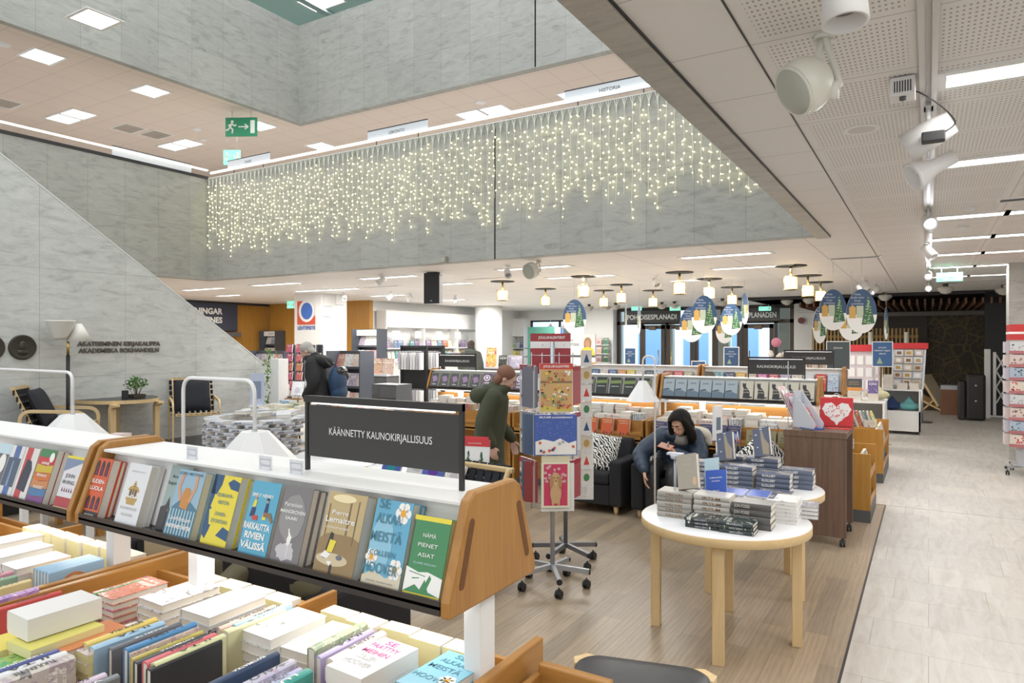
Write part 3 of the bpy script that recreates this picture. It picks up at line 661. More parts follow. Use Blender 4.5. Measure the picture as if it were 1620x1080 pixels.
# brass lanterns with a black recess above
def lantern(px, py, label):
    p = at(px, py, z=2.72); t = thing('brass_lantern', label, 'ceiling lamp', p, 0, 'square brass lanterns under the ceiling')
    m = MB(); r = .1
    for j in range(12):
        a = 2 * PI * j / 12; m.cyl((r * math.cos(a), r * math.sin(a), -.1), (r * math.cos(a), r * math.sin(a), .1), .006, n=6)
    for z in (-.1, .1): m.lathe([(r - .012, z - .006), (r + .01, z - .006), (r + .01, z + .006), (r - .012, z + .006), (r - .012, z - .006)], n=24)
    m.build('cage', M_brass, t); MB().lathe([(.001, -.095), (.088, -.095), (.088, .095), (.001, .095)], n=24).build('glass', M_lamw, t)
    MB().cyl((0, 0, .1), (0, 0, H - p.z), .02).build('stem', M_brass, t); MB().lathe([(.24, H - p.z), (.24, H - p.z - .012), (.001, H - p.z - .012)], n=28).build('ceiling_plate', M_black, t)
for j, (px, py) in enumerate(((1251, 448), (1075, 456), (923, 461), (1122, 464), (1278, 460), (795, 467), (983, 471), (1298, 468), (1158, 474), (863, 476), (1033, 478), (955, 478))):
    lantern(px, py, f'glowing brass cage lantern, {nth(j)} nearest of those under the smooth ceiling')
def dome(px, py, label):
    p = at(px, py, z=2.86); t = thing('dome_lamp', label, 'ceiling lamp', p, 0, 'tiered dome lamps near the street doors')
    MB().lathe([(.13, .07), (.165, .02), (.12, .015), (.145, -.015), (.09, -.03), (.10, -.05), (.03, -.075), (.001, -.08)], n=28).build('shade', mat('dome_cream', (.62, .60, .55), .45), t)
    MB().cyl((0, 0, .06), (0, 0, H - p.z), .05).build('stem', M_anth, t)
for j, (px, py) in enumerate(((1602, 455), (1588, 461), (1496, 459), (1400, 471), (1280, 476), (1245, 478), (1170, 479), (1143, 480), (974, 486), (959, 487), (932, 488), (1047, 485), (1067, 484))):
    dome(px, py, f'white tiered dome lamp, {nth(j)} nearest of the row by the doors')

# ---- fairy lights on the marble parapet
t = thing('fairy_light_curtain', 'wide curtain of warm fairy lights hanging down the marble parapet', 'fairy lights', (0, VY - .03, PT))
m = MB(); m.sweep([(-12.05, 0, 0), (-1.12, 0, 0)], .008, 6)
m.build('top_rail', M_white, t)
random.seed(3); n = 98
for i in range(n):
    x = -12.0 + i * (10.85 / (n - 1)); L = random.uniform(1.05, 1.5) if i % 3 else random.uniform(1.3, 1.62)
    if x > -3: L = random.uniform(1.1, 1.55)
    wv = [(x + random.uniform(-.012, .012), -.005, -q * L / 6) for q in range(7)]
    m = MB(); m.sweep(wv, .0024, 4)
    for q in range(3): xx = x + (q - 1) * .037; m.sweep([(xx, -.004, 0), (x + (xx - x) * .2, -.006, -.09), (x, -.005, -.17)], .0042, 4)
    s = m.build('strand', M_cable, t, fix=False)
    b = MB(); z = -random.uniform(.12, .3)
    while z > -L:
        bx = x + random.uniform(-.045, .045); r = random.uniform(.0085, .0135); b.lathe([(.0001, -r * 1.1), (r, 0), (.0001, r * 1.1)], (bx, -.012, z), 5)
        if random.random() < .35: b.sweep([(bx, -.012, z), (bx + random.uniform(-.04, .04), -.014, z + random.uniform(-.03, .02))], .0032, 3)
        z -= random.uniform(.05, .125)
    b.build('bulbs', M_fairy, s, fix=False)['kind'] = 'stuff'

# ================================================================ BOOKS
# local frame of a book: x = width from the spine, y = thickness behind the front cover, z = height
_BM = {}
def book_meshes(w_, h_, t_, kind, pm):
    k = (round(w_, 3), round(h_, 3), round(t_, 3), kind, pm.name)
    if k in _BM: return _BM[k]
    c = MB(); p = MB(); b = .0022 if kind == 'hard' else .0009; o = .003 if kind == 'hard' else 0.
    prof = [(0.0, t_ * .18), (-.002 if kind == 'hard' else 0, t_ * .5), (0.0, t_ * .82), (.004, t_), (w_, t_), (w_, t_ - b), (.005, t_ - b), (.004, t_ * .8), (.0025, t_ * .5), (.004, t_ * .2), (.005, b), (w_, b), (w_, 0), (.004, 0)]
    c.prism(prof, 'z', 0, h_)
    p.box(.004, w_ - o, b, t_ - b, o, h_ - o)
    r = (c.mesh('cover', M_cpl), p.mesh('page_block', pm)); one = MB()
    one.v = c.v + p.v; one.f = c.f + [tuple(i + len(c.v) for i in q) for q in p.f]; one.m = [0] * len(c.f) + [1] * len(p.f); one.sm = c.sm + p.sm
    import bmesh
    me1 = one.mesh('book', [M_cpl, pm])
    for me in (r[0], r[1], me1):
        q = bmesh.new(); q.from_mesh(me); bmesh.ops.recalc_face_normals(q, faces=q.faces); q.to_mesh(me); q.free()
    _BM[k] = (*r, me1, {}); return _BM[k]
def _with(meshes, idx, m):
    """a copy of the shared mesh that wears another cover material"""
    k = (idx, m.name)
    if k not in meshes[3]:
        me = meshes[idx].copy(); me.materials[0] = m; meshes[3][k] = me
    return meshes[3][k]
NAMES = {'hard': 'hardback_book', 'soft': 'paperback_book'}
def frame(px_, pz_, o):
    """matrix whose local x and z point along the given world directions"""
    X, Z = Vector(px_).normalized(), Vector(pz_).normalized(); Z = (Z - X * Z.dot(X)).normalized(); Y = Z.cross(X)
    M = Matrix((X, Y, Z)).transposed().to_4x4(); M.translation = Vector(o); return M
def book(mx, w_, h_, t_, col, label, cat='book', group=None, kind='hard', cm=None, pm=None, parts=False, name=None, parent=None):
    pm = pm or M_page; cm = cm or M_cart; ms = book_meshes(w_, h_, t_, kind, pm); nm = name or NAMES[kind]
    if parts:
        o = link(nm, _with(ms, 0, cm), None, mx=mx); o.color = (*col, 1); q = link('page_block', ms[1], o)
    else:
        o = link(nm, _with(ms, 2, cm), None, mx=mx); o.color = (*col, 1)
    return T(o, label, cat, group)
def lean(x, y, z, th=.30, yaw=0.):
    """standing, front towards -Y, leaning back"""
    return Matrix.Translation((x, y, z)) @ Matrix.Rotation(yaw, 4, 'Z') @ Matrix.Rotation(-th, 4, 'X')
def flat(x, y, z, t_, rz=0.):
    """lying face up, spine side at x, height running along the turned +Y; z = underside"""
    return Matrix.Translation((x, y, z + t_)) @ Matrix.Rotation(rz, 4, 'Z') @ Matrix.Rotation(-PI / 2, 4, 'X')
def spineup(x, y, z, w_, tilt=0.):
    """resting on the fore-edge, spine up, height running along +Y, front towards +X"""
    return Matrix.Translation((x, y, z)) @ Matrix.Rotation(tilt, 4, 'Y') @ frame((0, 0, -1), (0, 1, 0), (0, 0, w_))

PALS = [(.62, .10, .06), (.70, .66, .58), (.06, .13, .30), (.75, .75, .73), (.12, .30, .42), (.70, .45, .08), (.30, .42, .28), (.62, .30, .30), (.10, .10, .11), (.42, .58, .70), (.80, .68, .20), (.25, .12, .10), (.55, .50, .62), (.72, .36, .12), (.78, .72, .66), (.20, .38, .36)]
def pal(r): return r.choice(PALS)

# ---- cover pictures, cut out and laid on the cover in thin layers
class Art:
    """draws on the front cover; u from the spine side 0..1, v from the bottom 0..1"""
    def __init__(s, bk, w_, h_): s.b, s.w, s.h, s.k = bk, w_, h_, 0
    def poly(s, pts, m, name='printed_motif'):
        s.k += 1; y = -.0002 * s.k - .0002
        return MB().prism([(u * s.w, v * s.h) for u, v in pts], 'y', y, y + .0002).build(name, m, s.b)
    def many(s, polys, m, name='printed_motif'):
        s.k += 1; y = -.0002 * s.k - .0002; mb = MB()
        for pts in polys: mb.prism([(u * s.w, v * s.h) for u, v in pts], 'y', y, y + .0002)
        return mb.build(name, m, s.b)
    def text(s, t, u, v, cap, width=None, m=None, bold=.03, space=1.):
        s.k += 1; return text(t, s.b, (u * s.w, -.0002 * s.k - .0006, v * s.h), h=cap * s.h, w=width * s.w if width else None, m=m, bold=bold, space=space)
def ell(cx, cz, rx, rz, n=20, a0=0., a1=2 * PI): return [(cx + rx * math.cos(a0 + (a1 - a0) * i / n), cz + rz * math.sin(a0 + (a1 - a0) * i / n)) for i in range(n)]
def blob(cx, cz, rx, rz, n=18, j=.25, seed=1):
    r = random.Random(seed); return [(cx + rx * math.cos(2 * PI * i / n) * (1 + r.uniform(-j, j)), cz + rz * math.sin(2 * PI * i / n) * (1 + r.uniform(-j, j))) for i in range(n)]
def ink(n, c, r=.35): return mat('ink_' + n, c, r)
I_w = ink('white', (.88, .87, .84)); I_k = ink('black', (.03, .03, .035)); I_or = ink('orange_red', (.66, .10, .03)); I_gr = ink('soft_grey', (.42, .43, .45)); I_gd = ink('gold', (.50, .33, .10))
I_gy = ink('yellow', (.80, .68, .06)); I_nv = ink('navy', (.03, .09, .20)); I_bl = ink('sky', (.14, .44, .62)); I_tl = ink('teal', (.07, .22, .30)); I_gn = ink('green', (.07, .24, .10)); I_rd = ink('red', (.60, .06, .05)); I_mg = ink('magenta', (.55, .05, .28)); I_bg = ink('beige', (.66, .56, .40)); I_br = ink('brown', (.25, .15, .08)); I_lb = ink('pale_blue', (.55, .72, .80)); I_pu = ink('violet', (.22, .12, .30)); I_sk = ink('flesh', (.60, .33, .20))

# ================================================================ DISPLAY SHELF UNITS (gondola tops over the book tables)
def shelf_unit(xa, xb, y0, name_label, lit=True, y_wide=.42, zt=1.39):
    """double-sided sloping book shelf between two wooden end panels, on two white posts; front edge at y0"""
    t = thing('book_display_shelf', name_label, 'display shelf', ((xa + xb) / 2, y0 + y_wide / 2, 0)); L = (xb - xa) / 2; D = y_wide / 2
    def panel(x0, x1):
        m = MB(); r = .02; pr = [(-D, 1.13), (D, 1.13), (D + .0, 1.17), (D - .085, zt + .01), (D - .115, zt + .03), (-D + .115, zt + .03), (-D + .085, zt + .01), (-D, 1.17)]
        m.prism(pr, 'x', x0, x1); o = m.build('end_panel', M_oak[2], t, .006)
        for s in (-1, 1):
            q = MB(); xo = x1 + .0006 if x0 > 0 else x0 - .0006
            a = Vector((0, s * (D - .05), 1.20)); b = Vector((0, s * (D - .095), 1.345)); pts = []; d = (b - a).normalized(); nrm = Vector((0, d.z, -d.y))
            for i in range(9): an = PI * i / 8; pts.append(a + (nrm * math.cos(an) - d * math.sin(an)) * .011)
            for i in range(9): an = PI * i / 8; pts.append(b + (-nrm * math.cos(an) + d * math.sin(an)) * .011)
            q.prism([(p.y, p.z) for p in pts], 'x', xo - .0004, xo + .0004); q.build('slot', mat('slot_shade_wood', (.16, .065, .018), .7), o)
    panel(-L, -L + .03); panel(L - .03, L)
    m = MB(); m.box(-L + .03, L - .03, -D, -D + .006, 1.135, 1.172); m.box(-L + .03, L - .03, -D, -D + .10, 1.150, 1.158); m.build('front_rail', mat('smoked_rail', (.05, .042, .038), .3), t)
    m = MB(); m.box(-L + .03, L - .03, D - .006, D, 1.135, 1.172); m.box(-L + .03, L - .03, D - .10, D, 1.150, 1.158); m.build('rear_rail', mat('smoked_rail', (.05, .042, .038)), t)
    m = MB(); m.prism([(-D + .075, 1.16), (-D + .08, 1.155), (-.045, zt - .03), (.045, zt - .03), (D - .08, 1.155), (D - .075, 1.16), (.07, zt + .0), (-.07, zt + .0)], 'x', -L + .03, L - .03); m.build('sloping_back', M_white, t)
    m = MB(); m.box(-L + .03, L - .03, -D + .09, D - .09, zt - .006, zt + .004); m.build('top_shelf', M_white, t, .002)
    m = MB(); m.box(-L + .03, L - .03, -.1, .1, 1.115, 1.15); m.build('light_housing', M_white, t)
    m = MB(); m.box(-L + .08, L - .08, -.085, -.02, 1.108, 1.115); m.box(-L + .08, L - .08, .02, .085, 1.108, 1.115); m.build('tube_lights', M_strip, t)
    area('shelf_light', ((xa + xb) / 2, y0 + D, 1.10), (xb - xa) - .2, .12, 2.4 if y0 < 3 else 2.4, (1, .97, .93))
    for x in (-L + .45, L - .055):
        MB().box(x - .028, x + .028, -.035, .035, .7605 if y0 < 3 else .7705, 1.115).build('post', M_white, t, .004)
    return t
def wood_table(xa, xb, y0, y1, label, z=.76, rim=.88, div=None):
    t = thing('book_table', label, 'book table', ((xa + xb) / 2, (y0 + y1) / 2, 0)); L = (xb - xa) / 2; D = (y1 - y0) / 2
    MB().box(-L, L, -D, D, z - .03, z).build('table_board', M_oak[0], t)
    for x in (-L, L - .028): MB().box(x, x + .028, -D, D, .08, rim + .04).build('end_panel', M_oak[1], t, .004)
    dv = D - .17
    MB().box(-L + .028, L - .028, dv, dv + .018, z, rim).build('divider', M_oak[0], t)
    for x in (-L + .85,): MB().box(x - .01, x + .01, dv, D, z, rim + .02).build('cross_divider', M_oak[1], t)
    MB().box(-L + .028, L - .028, D - .018, D, z - .1, rim - .05).build('rear_rim', M_oak[0], t)
    MB().box(-L + .028, L - .028, -D, -D + .018, z - .12, z + .04).build('front_rim', M_oak[0], t)
    MB().box(-L + .03, L - .03, -D + .25, D - .25, .1, z - .03).build('base', mat('base_brown', (.13, .08, .05), .6), t)
    MB().box(-L, L, -D + .02, D - .02, 0, .08).build('plinth', M_anth, t)
    return t
G1, G2, G3 = 1.33, 7.75, 9.45
shelf_unit(-2.69, -.98, G1, 'sloping book shelf with slotted wooden end panels and the sign reading KAANNETTY')
shelf_unit(-4.42, -2.72, G1, 'sloping shelf in front of the lounge chairs, next to the one with the black sign')
wood_table(-2.69, -.98, .78, 1.80, 'wooden book table under the shelf with slotted end panels, heaped with books')
wood_table(-4.42, -2.72, .78, 1.80, 'wooden book table cut by the picture edge, heaped with books under the second shelf')
shelf_unit(-2.69, -.97, G2, 'far book shelf of grey-blue and cat covers behind the seated woman')
shelf_unit(-4.42, -2.72, G2, 'far book shelf of dark green covers behind the empty armchair')
shelf_unit(-6.12, -4.45, G2, 'far book shelf of purple covers behind the walking person')
shelf_unit(-2.69, -.90, G3, 'hindmost book shelf with the half-hidden black sign', zt=1.45)
shelf_unit(-4.42, -2.72, G3, 'hindmost book shelf seen over the dark green covers', zt=1.45)
for xa, xb, s in ((-2.69, -.97, 'behind the seated woman'), (-4.42, -2.72, 'behind the empty armchair'), (-6.12, -4.45, 'behind the walking person')):
    t = thing('book_table', 'long wooden book table with white stacks ' + s, 'book table', ((xa + xb) / 2, 7.9, 0)); L = (xb - xa) / 2
    MB().box(-L, L, -.55, .42, .74, .77).build('table_board', M_oak[0], t); MB().box(-L, L, -.37, .37, 0, .08).build('plinth', M_anth, t); MB().box(-L + .02, L - .02, -.35, .36, .08, .74).build('base', M_oak[0], t)
    MB().box(-L, L, .12, .14, .77, 1.07).build('divider', M_oak[0], t)
    for x in (-L, L - .028): MB().box(x, x + .028, -.6, .42, .1, .92).build('end_panel', M_oak[1], t, .004)
    MB().box(-L, L, -.46, -.44, .60, .90).build('ledge_back', M_oak[0], t); MB().box(-L, L, -.60, -.46, .68, .70).build('ledge_board', M_oak[0], t); MB().box(-L, L, -.60, -.585, .66, .74).build('ledge_lip', M_oak[0], t)

def black_sign(x0, x1, y, z0, words, label, cap=.03, full=None):
    t = thing('category_sign', label, 'sign', ((x0 + x1) / 2, y, z0)); L = (x1 - x0) / 2; zt = .235
    for x in (-L, L - .012): MB().box(x, x + .012, -.006, .006, 0, zt).build('upright', M_blk2, t)
    m = MB(); m.box(-L, L, -.012, .008, zt - .02, zt); m.build('top_bar', M_blk2, t)
    MB().box(-L + .03, L - .03, -.004, .004, zt - .026, zt - .0215).build('light_line', mat('sign_light', (1, 1, 1), .4, emit=1.0), t)
    MB().box(-L + .014, L - .014, -.003, .003, .045, zt - .03).build('board', M_sign, t)
    text(words, t, (0, -.0045, .045 + (zt - .075) / 2 - cap * .35), h=cap, w=full, m=mat('sign_white', (.8, .8, .78)), bold=.005); return t
black_sign(-1.69, -1.08, 1.53, 1.395, 'KÄÄNNETTY KAUNOKIRJALLISUUS', 'big black sign reading KAANNETTY KAUNOKIRJALLISUUS on the wooden-ended shelf', .022, .40)
black_sign(-1.73, -1.13, 7.95, 1.395, 'KAUNOKIRJALLISUUS', 'black sign reading KAUNOKIRJALLISUUS above the cat covers', .03, .40)
black_sign(-1.64, -1.03, 9.65, 1.455, 'KAUNOKIRJALLISUUS', 'black sign half hidden behind the one above the cat covers', .03, .40)
black_sign(-6.05, -5.40, 7.95, 1.395, 'KAUNOKIRJALLISUUS', 'black sign reading KAUNOKIRJALLISUUS above the purple covers', .03, .42)

# ---------------------------------------------------------------- the face-out books in front
ZS = 1.160; YS = G1 + .012; TH = .30
def front_book(pl, pr, h_, t_, col, label, w_=None, kind='hard', backs=1, pm=None, cm=None, cat='book', dy=0.):
    """pl, pr: where the front cover's lower corners stand along the rail"""
    xa = at(pl[0], pl[1], Y=YS).x; xb = at(pr[0], pr[1], Y=YS).x; w_ = w_ or (xb - xa)
    b = book(lean(xa, YS + dy, ZS, TH), w_, h_, t_, col, label, cat, kind=kind, cm=cm or M_cpl, pm=pm, parts=True)
    z = t_ + .001; r = random.Random(int(pl[0]) + 900)
    for j in range(backs):
        tt = r.uniform(.016, .026); mx = lean(xa, YS + dy, ZS, TH) @ Matrix.Translation((.003 * (j + 1), z, 0)); z += tt + .001
        if z > .058 - dy: break
        book(mx, w_, h_ - .002, tt, col, f'{nth(j + 1)} copy behind: ' + ' '.join(label.split(',')[0].split()[:11]), cat, kind=kind, cm=M_cpl, pm=pm, parts=True)
    return b, Art(b, w_, h_)
A = {}
b, a = front_book((127, 817), (150, 822), .215, .034, (.64, .11, .04), 'orange-red hardback with black arches, title SUDENLUOLA, first beside the wooden panel', w_=.105, backs=1)
def arch(u, v, w_, h_): return [(u - w_, v)] + [(u + w_, v)] + [(u + w_ * math.cos(q * PI / 8), v + h_ * .6 + h_ * .4 * math.sin(q * PI / 8)) for q in range(9)]
a.many([arch(.2 + .3 * j, .70, .10, .26) for j in range(3)] + [arch(.2 + .3 * j, .14, .10, .22) for j in range(3)], I_k); a.many([arch(.2 + .3 * j, .70, .045, .17) for j in range(3)] + [arch(.2 + .3 * j, .15, .045, .14) for j in range(3)], ink('plum', (.20, .03, .09)))
a.poly(rect(0, 1, 0, .105), I_k); a.text('SUDEN-', .5, .575, .065, .82, I_w); a.text('LUOLA', .5, .46, .065, .82, I_w); a.text('ANNA KANTOR', .5, .04, .02, .6, I_w)
b, a = front_book((178, 829), (213, 838), .215, .03, (.76, .77, .79), 'white hardback with a golden crown in its middle', backs=1)
cr = [(.24, .45), (.76, .45), (.72, .40), (.28, .40)]; a.many([cr, [(.30, .40), (.70, .40), (.68, .34), (.32, .34)], ell(.5, .55, .25, .10, 24, 0, PI), [(.47, .62), (.53, .62), (.53, .72), (.47, .72)], [(.42, .66), (.58, .66), (.58, .68), (.42, .68)]], I_gd)
a.many([ell(.39, .53, .055, .06), ell(.61, .53, .055, .06), ell(.5, .53, .035, .07)], ink('crown_shade', (.18, .11, .05))); a.many([ell(.30, .49, .025, .015), ell(.5, .49, .025, .015), ell(.70, .49, .025, .015)], ink('pearl', (.75, .7, .55)))
a.text('HANNAH LUCK', .5, .86, .025, .6, I_gr, 0); a.text('KUNINGAS', .5, .26, .045, .72, I_gr, 0); a.text('HUONE', .5, .16, .045, .5, I_gr, 0)
b, a = front_book((228, 840), (262, 848), .22, .028, (.32, .41, .40), 'teal-grey hardback with a dark street at its foot and script title', w_=.125, backs=0, dy=.036)
a.poly([(0, 0), (1, 0), (1, .30), (.85, .36), (.7, .26), (.55, .46), (.42, .30), (.3, .52), (.2, .38), (0, .34)], ink('street_dark', (.06, .055, .06))); a.many([[(.55, .05), (.64, .05), (.62, .33), (.57, .33)], [(.3, .05), (.38, .05), (.36, .28), (.31, .28)]], I_k); a.many([ell(.59, .37, .03, .025), ell(.34, .31, .03, .025), ell(.75, .2, .05, .06)], I_br)
a.text('Arvokas', .48, .80, .055, .6, I_k, 0); a.text('kapinallinen', .46, .70, .055, .75, I_k, 0); a.poly(ell(.84, .62, .13, .085), ink('badge_blue', (.06, .07, .20)))
b, a = front_book((256, 847), (293, 855), .22, .03, (.30, .46, .58), 'blue hardback of a gate and a raised orange jar, standing before the teal-grey one', w_=.142, backs=1)
a.poly([(0, 0), (1, 0), (1, .45), (.7, .55), (.3, .55), (0, .4)], ink('deep_teal', (.08, .20, .28))); a.many([[(.05 + .11 * j, .05), (.08 + .11 * j, .05), (.08 + .11 * j, .42), (.05 + .11 * j, .42)] for j in range(9)], I_lb)
a.poly([(.34, .45), (.62, .42), (.68, .62), (.62, .70), (.58, .74), (.42, .74), (.36, .66)], ink('jar', (.58, .25, .06))); a.many([[(.18, .95), (.30, .97), (.22, .75), (.36, .56), (.28, .53), (.12, .74)], [(.80, .95), (.70, .97), (.72, .76), (.60, .56), (.68, .52), (.82, .76)]], I_sk)
a.text('Unohdettujen', .5, .26, .06, .8, I_w, .01); a.text('nunnien kirja', .5, .15, .075, .9, I_w, .03); a.text('JOJO MOYNE', .5, .93, .04, .9, ink('deep_teal', (.08, .20, .28)), .02)
b, a = front_book((313, 859), (354, 869), .222, .032, (.80, .66, .05), 'yellow hardback with a yellow profile head on navy', backs=2)
a.many([[(0, .16), (.16, .10), (.24, .22), (.30, .40), (.22, .5), (.1, .55), (.16, .7), (.08, 1), (0, 1)], [(.55, .17), (1, .12), (1, .26), (.75, .3)], [(.55, .9), (.72, .96), (1, .92), (1, .8), (.7, .82)], [(0, .72), (.22, .72), (.34, .86), (.36, 1), (0, 1)]], I_nv); a.many([[(.2, .3), (.35, .3), (.3, .55), (.1, .5)]], I_gy)
for s, v in (('SEURAAVA-', .70), ('NEITON', .60), ('DUNEN-', .44), ('DYONTEAN', .34)): a.text(s, .56, v, .052, .6 if len(s) > 7 else .4, I_tl, .01)
b, a = front_book((373, 874), (418, 885), .222, .03, (.10, .40, .58), 'bright blue hardback of two people sitting on suitcases', backs=2)
a.text('EMILY HENRY', .46, .79, .045, .74, I_w); a.text('RAKKAUTTA', .48, .36, .085, .9, I_w, .05); a.text('RIVIEN', .48, .24, .085, .68, I_w, .05); a.text('VÄLISSÄ', .5, .11, .085, .86, I_w, .05)
a.many([[(.18, .64), (.30, .66), (.31, .74), (.22, .75)], [(.60, .50), (.72, .50), (.72, .57), (.6, .57)]], I_gy); a.many([[(.15, .52), (.3, .52), (.32, .64), (.18, .64)], [(.62, .60), (.74, .58), (.72, .72), (.64, .72)]], ink('cloth_navy', (.03, .05, .14))); a.many([[(.26, .48), (.44, .48), (.44, .54), (.26, .54)]], I_rd)
a.many([[(.62, .60), (.86, .60), (.98, .5), (.94, .47), (.8, .54), (.62, .54)]], I_br); a.many([ell(.26, .78, .035, .025), ell(.68, .75, .035, .025)], I_sk); a.poly(ell(.68, .77, .04, .02), I_k)
b, a = front_book((423, 884), (469, 896), .222, .026, (.20, .185, .19), 'misty dark grey hardback with a white heron', backs=2)
a.poly(blob(.5, .17, .3, .12, seed=4), ink('mist_light', (.55, .53, .55))); a.poly(blob(.5, .6, .42, .3, seed=9, j=.1), ink('mist_mid', (.29, .28, .28))); a.many([[(.50, .24), (.60, .27), (.62, .36), (.54, .40), (.50, .44), (.47, .43), (.50, .37), (.47, .33)], [(.55, .1), (.565, .1), (.565, .27), (.55, .27)], [(.44, .45), (.50, .46), (.50, .43)]], I_w)
a.text('Paratiisin', .45, .74, .05, .6, I_w, 0); a.text('MANGROVEN', .48, .65, .045, .84, I_w, .02); a.text('SAARI', .48, .57, .042, .4, I_w, .02)
b, a = front_book((493, 897), (555, 912), .225, .04, (.52, .40, .20), 'golden-brown hardback of a sunlit cafe table', backs=1)
a.poly([(0, .0), (1, 0), (1, .45), (.8, .5), (.2, .5), (0, .42)], ink('cafe_shade', (.30, .20, .09))); a.many([rect(.62, .66, .5, .9), rect(.82, .85, .4, .92), rect(.1, .13, .45, .85)], ink('window_bar', (.20, .14, .07))); a.poly(ell(.45, .93, .3, .05), ink('sun_glow', (.85, .74, .45)))
a.poly(ell(.42, .20, .40, .075), ink('table_cream', (.62, .52, .34))); a.many([rect(.40, .46, .0, .14), [(.22, .30), (.34, .29), (.36, .5), (.28, .52)]], I_k); a.many([ell(.60, .235, .08, .03), ell(.24, .22, .08, .02)], ink('cup', (.16, .16, .20))); a.many([[(.12, .22), (.30, .2), (.38, .26), (.22, .29)], [(.3, .17), (.44, .18), (.40, .12)]], I_w); a.poly([(.26, .28), (.4, .28), (.46, .42), (.3, .43)], I_gy)
a.text('Pierre', .42, .73, .055, .42, I_w, .01); a.text('Lemaitre', .45, .635, .07, .74, I_w, .02); a.text('LOISTAVAT VUODET', .42, .56, .026, .6, I_w, 0)
b, a = front_book((569, 913), (629, 927), .225, .032, (.13, .40, .58), 'blue-washed hardback with orange-hearted white flowers, title ending MEISTA', backs=1)
a.poly([(0, 0), (1, 0), (1, .2), (.6, .13), (.3, .2), (0, .12)], ink('sand_foot', (.66, .60, .45))); a.poly(blob(.35, .5, .3, .32, seed=3, j=.12), ink('wash', (.28, .55, .70)))
def flower(u, v, r): a.many([ell(u + r * .8 * math.cos(q * PI / 3), v + r * .5 * math.sin(q * PI / 3), r * .55, r * .36, 12) for q in range(6)], I_w); a.poly(ell(u, v, r * .45, r * .3, 12), ink('flower_heart', (.80, .38, .03)))
flower(.78, .87, .15); flower(.82, .24, .14); flower(.17, .33, .12)
for s, v, wd in (('SE', .90, .28), ('ALKAA', .73, .66), ('MEISTÄ', .52, .82), ('COLLEEN', .36, .66), ('HOOVER', .17, .9)): a.text(s, .12 + wd / 2 if s == 'SE' else .44, v, .115 if s not in ('COLLEEN',) else .06, wd, I_tl, .015)
a.text('lukijoiden rakastama uutuus', .5, .07, .018, .7, I_k, 0)
b, a = front_book((635, 928), (693, 943), .200, .026, (.06, .25, .10), 'green hardback with yellow edges and a white torn landscape, last by the slotted panel', kind='hard', backs=1, pm=M_pagey)
a.many([rect(0, 1, 0, .06), rect(0, 1, .94, 1)], I_gy)
a.poly([(0, .06), (.3, .16), (.45, .11), (.55, .24), (.68, .1), (1, .06), (1, .28), (.6, .33), (.35, .31), (0, .36)], I_w); a.many([[(.5, .1), (.62, .1), (.72, .26), (.66, .3)], [(.2, .22), (.4, .24), (.39, .25), (.2, .235)], [(.1, .3), (.55, .27), (.55, .28), (.1, .31)]], ink('leaf', (.06, .25, .10)))
for s, v in (('NÄMÄ', .74), ('PIENET', .62), ('ASIAT', .50)): a.text(s, .48, v, .05, .09 * len(s), I_w, 0)
a.text('CLAIRE KEEGAN', .48, .41, .024, .62, I_lb, 0)
# second unit's books
b, a = front_book((82, 806), (99, 811), .205, .03, (.74, .73, .76), 'white-and-red patterned paperback between yellow bands, cut off by the wooden panel', w_=.12, backs=2, kind='soft', pm=M_page)
a.many([rect(0, 1, 0, .05), rect(0, 1, .95, 1)], I_gy); a.poly(rect(0, 1, .06, .24), ink('brick_red', (.45, .06, .07))); a.poly([(0, .7), (1, .9), (1, .95), (0, .95)], ink('dusk_blue', (.22, .28, .42))); a.many([[(.2 + .14 * j, .34), (.28 + .14 * j, .34), (.24 + .14 * j, .42)] for j in range(5)], ink('plum', (.20, .03, .09)))
a.text('JOHN', .5, .60, .07, .55, I_k, 0); a.text('IRVING', .5, .48, .07, .7, I_k, 0)
b, a = front_book((40, 799), (64, 805), .215, .024, (.44, .10, .07), 'rainbow-banded paperback from red down to violet', w_=.125, kind='soft', backs=2)
for j, (nm, c) in enumerate((('green', (.12, .30, .08)), ('band_red', (.60, .06, .06)), ('band_yellow', (.62, .46, .05)), ('band_orange', (.62, .18, .04)), ('band_rust', (.60, .25, .10)), ('band_blue', (.08, .20, .40)), ('band_violet', (.22, .08, .26)))):
    v1 = 1 - j / 7; a.poly([(0, 0 if j == 6 else v1 - .16), (1, 0 if j == 6 else v1 - .13), (1, v1 + (.01 if j else 0)), (.5, v1 - .02 if j else v1), (0, v1)], ink(nm, c))
a.text('ANNIE', .5, .72, .05, .5, I_w, .03); a.text('ERNAUX', .5, .50, .045, .6, I_w, .03); a.text('VUODET', .5, .28, .05, .6, I_w, .03); a.poly(ell(.8, .86, .14, .09), I_w)
b, a = front_book((14, 791), (36, 797), .21, .022, (.76, .74, .72), 'white paperback with one broad red stripe and a dark figure', w_=.125, kind='soft', backs=1)
a.poly(rect(.22, .60, 0, 1), ink('flag_red', (.55, .07, .08))); a.poly([(.25, .2), (.8, .16), (.85, .6), (.7, .75), (.4, .78), (.3, .5)], ink('figure_dark', (.05, .05, .08)))
b, a = front_book((-7, 785), (14, 791), .21, .022, (.76, .75, .74), 'white paperback with a blue stripe and a grey-blue alley picture', w_=.125, kind='soft', backs=1)
a.poly(rect(.35, .72, 0, 1), ink('flag_blue', (.10, .17, .40))); a.poly(rect(.08, .9, .2, .76), ink('alley', (.09, .12, .18))); a.poly([(.4, .2), (.55, .2), (.5, .7), (.42, .7)], ink('alley_light', (.22, .32, .5)))
b, a = front_book((-26, 780), (-7, 785), .21, .022, (.15, .15, .18), 'dark paperback with a pale face, at the very picture edge', w_=.12, kind='soft', backs=1)
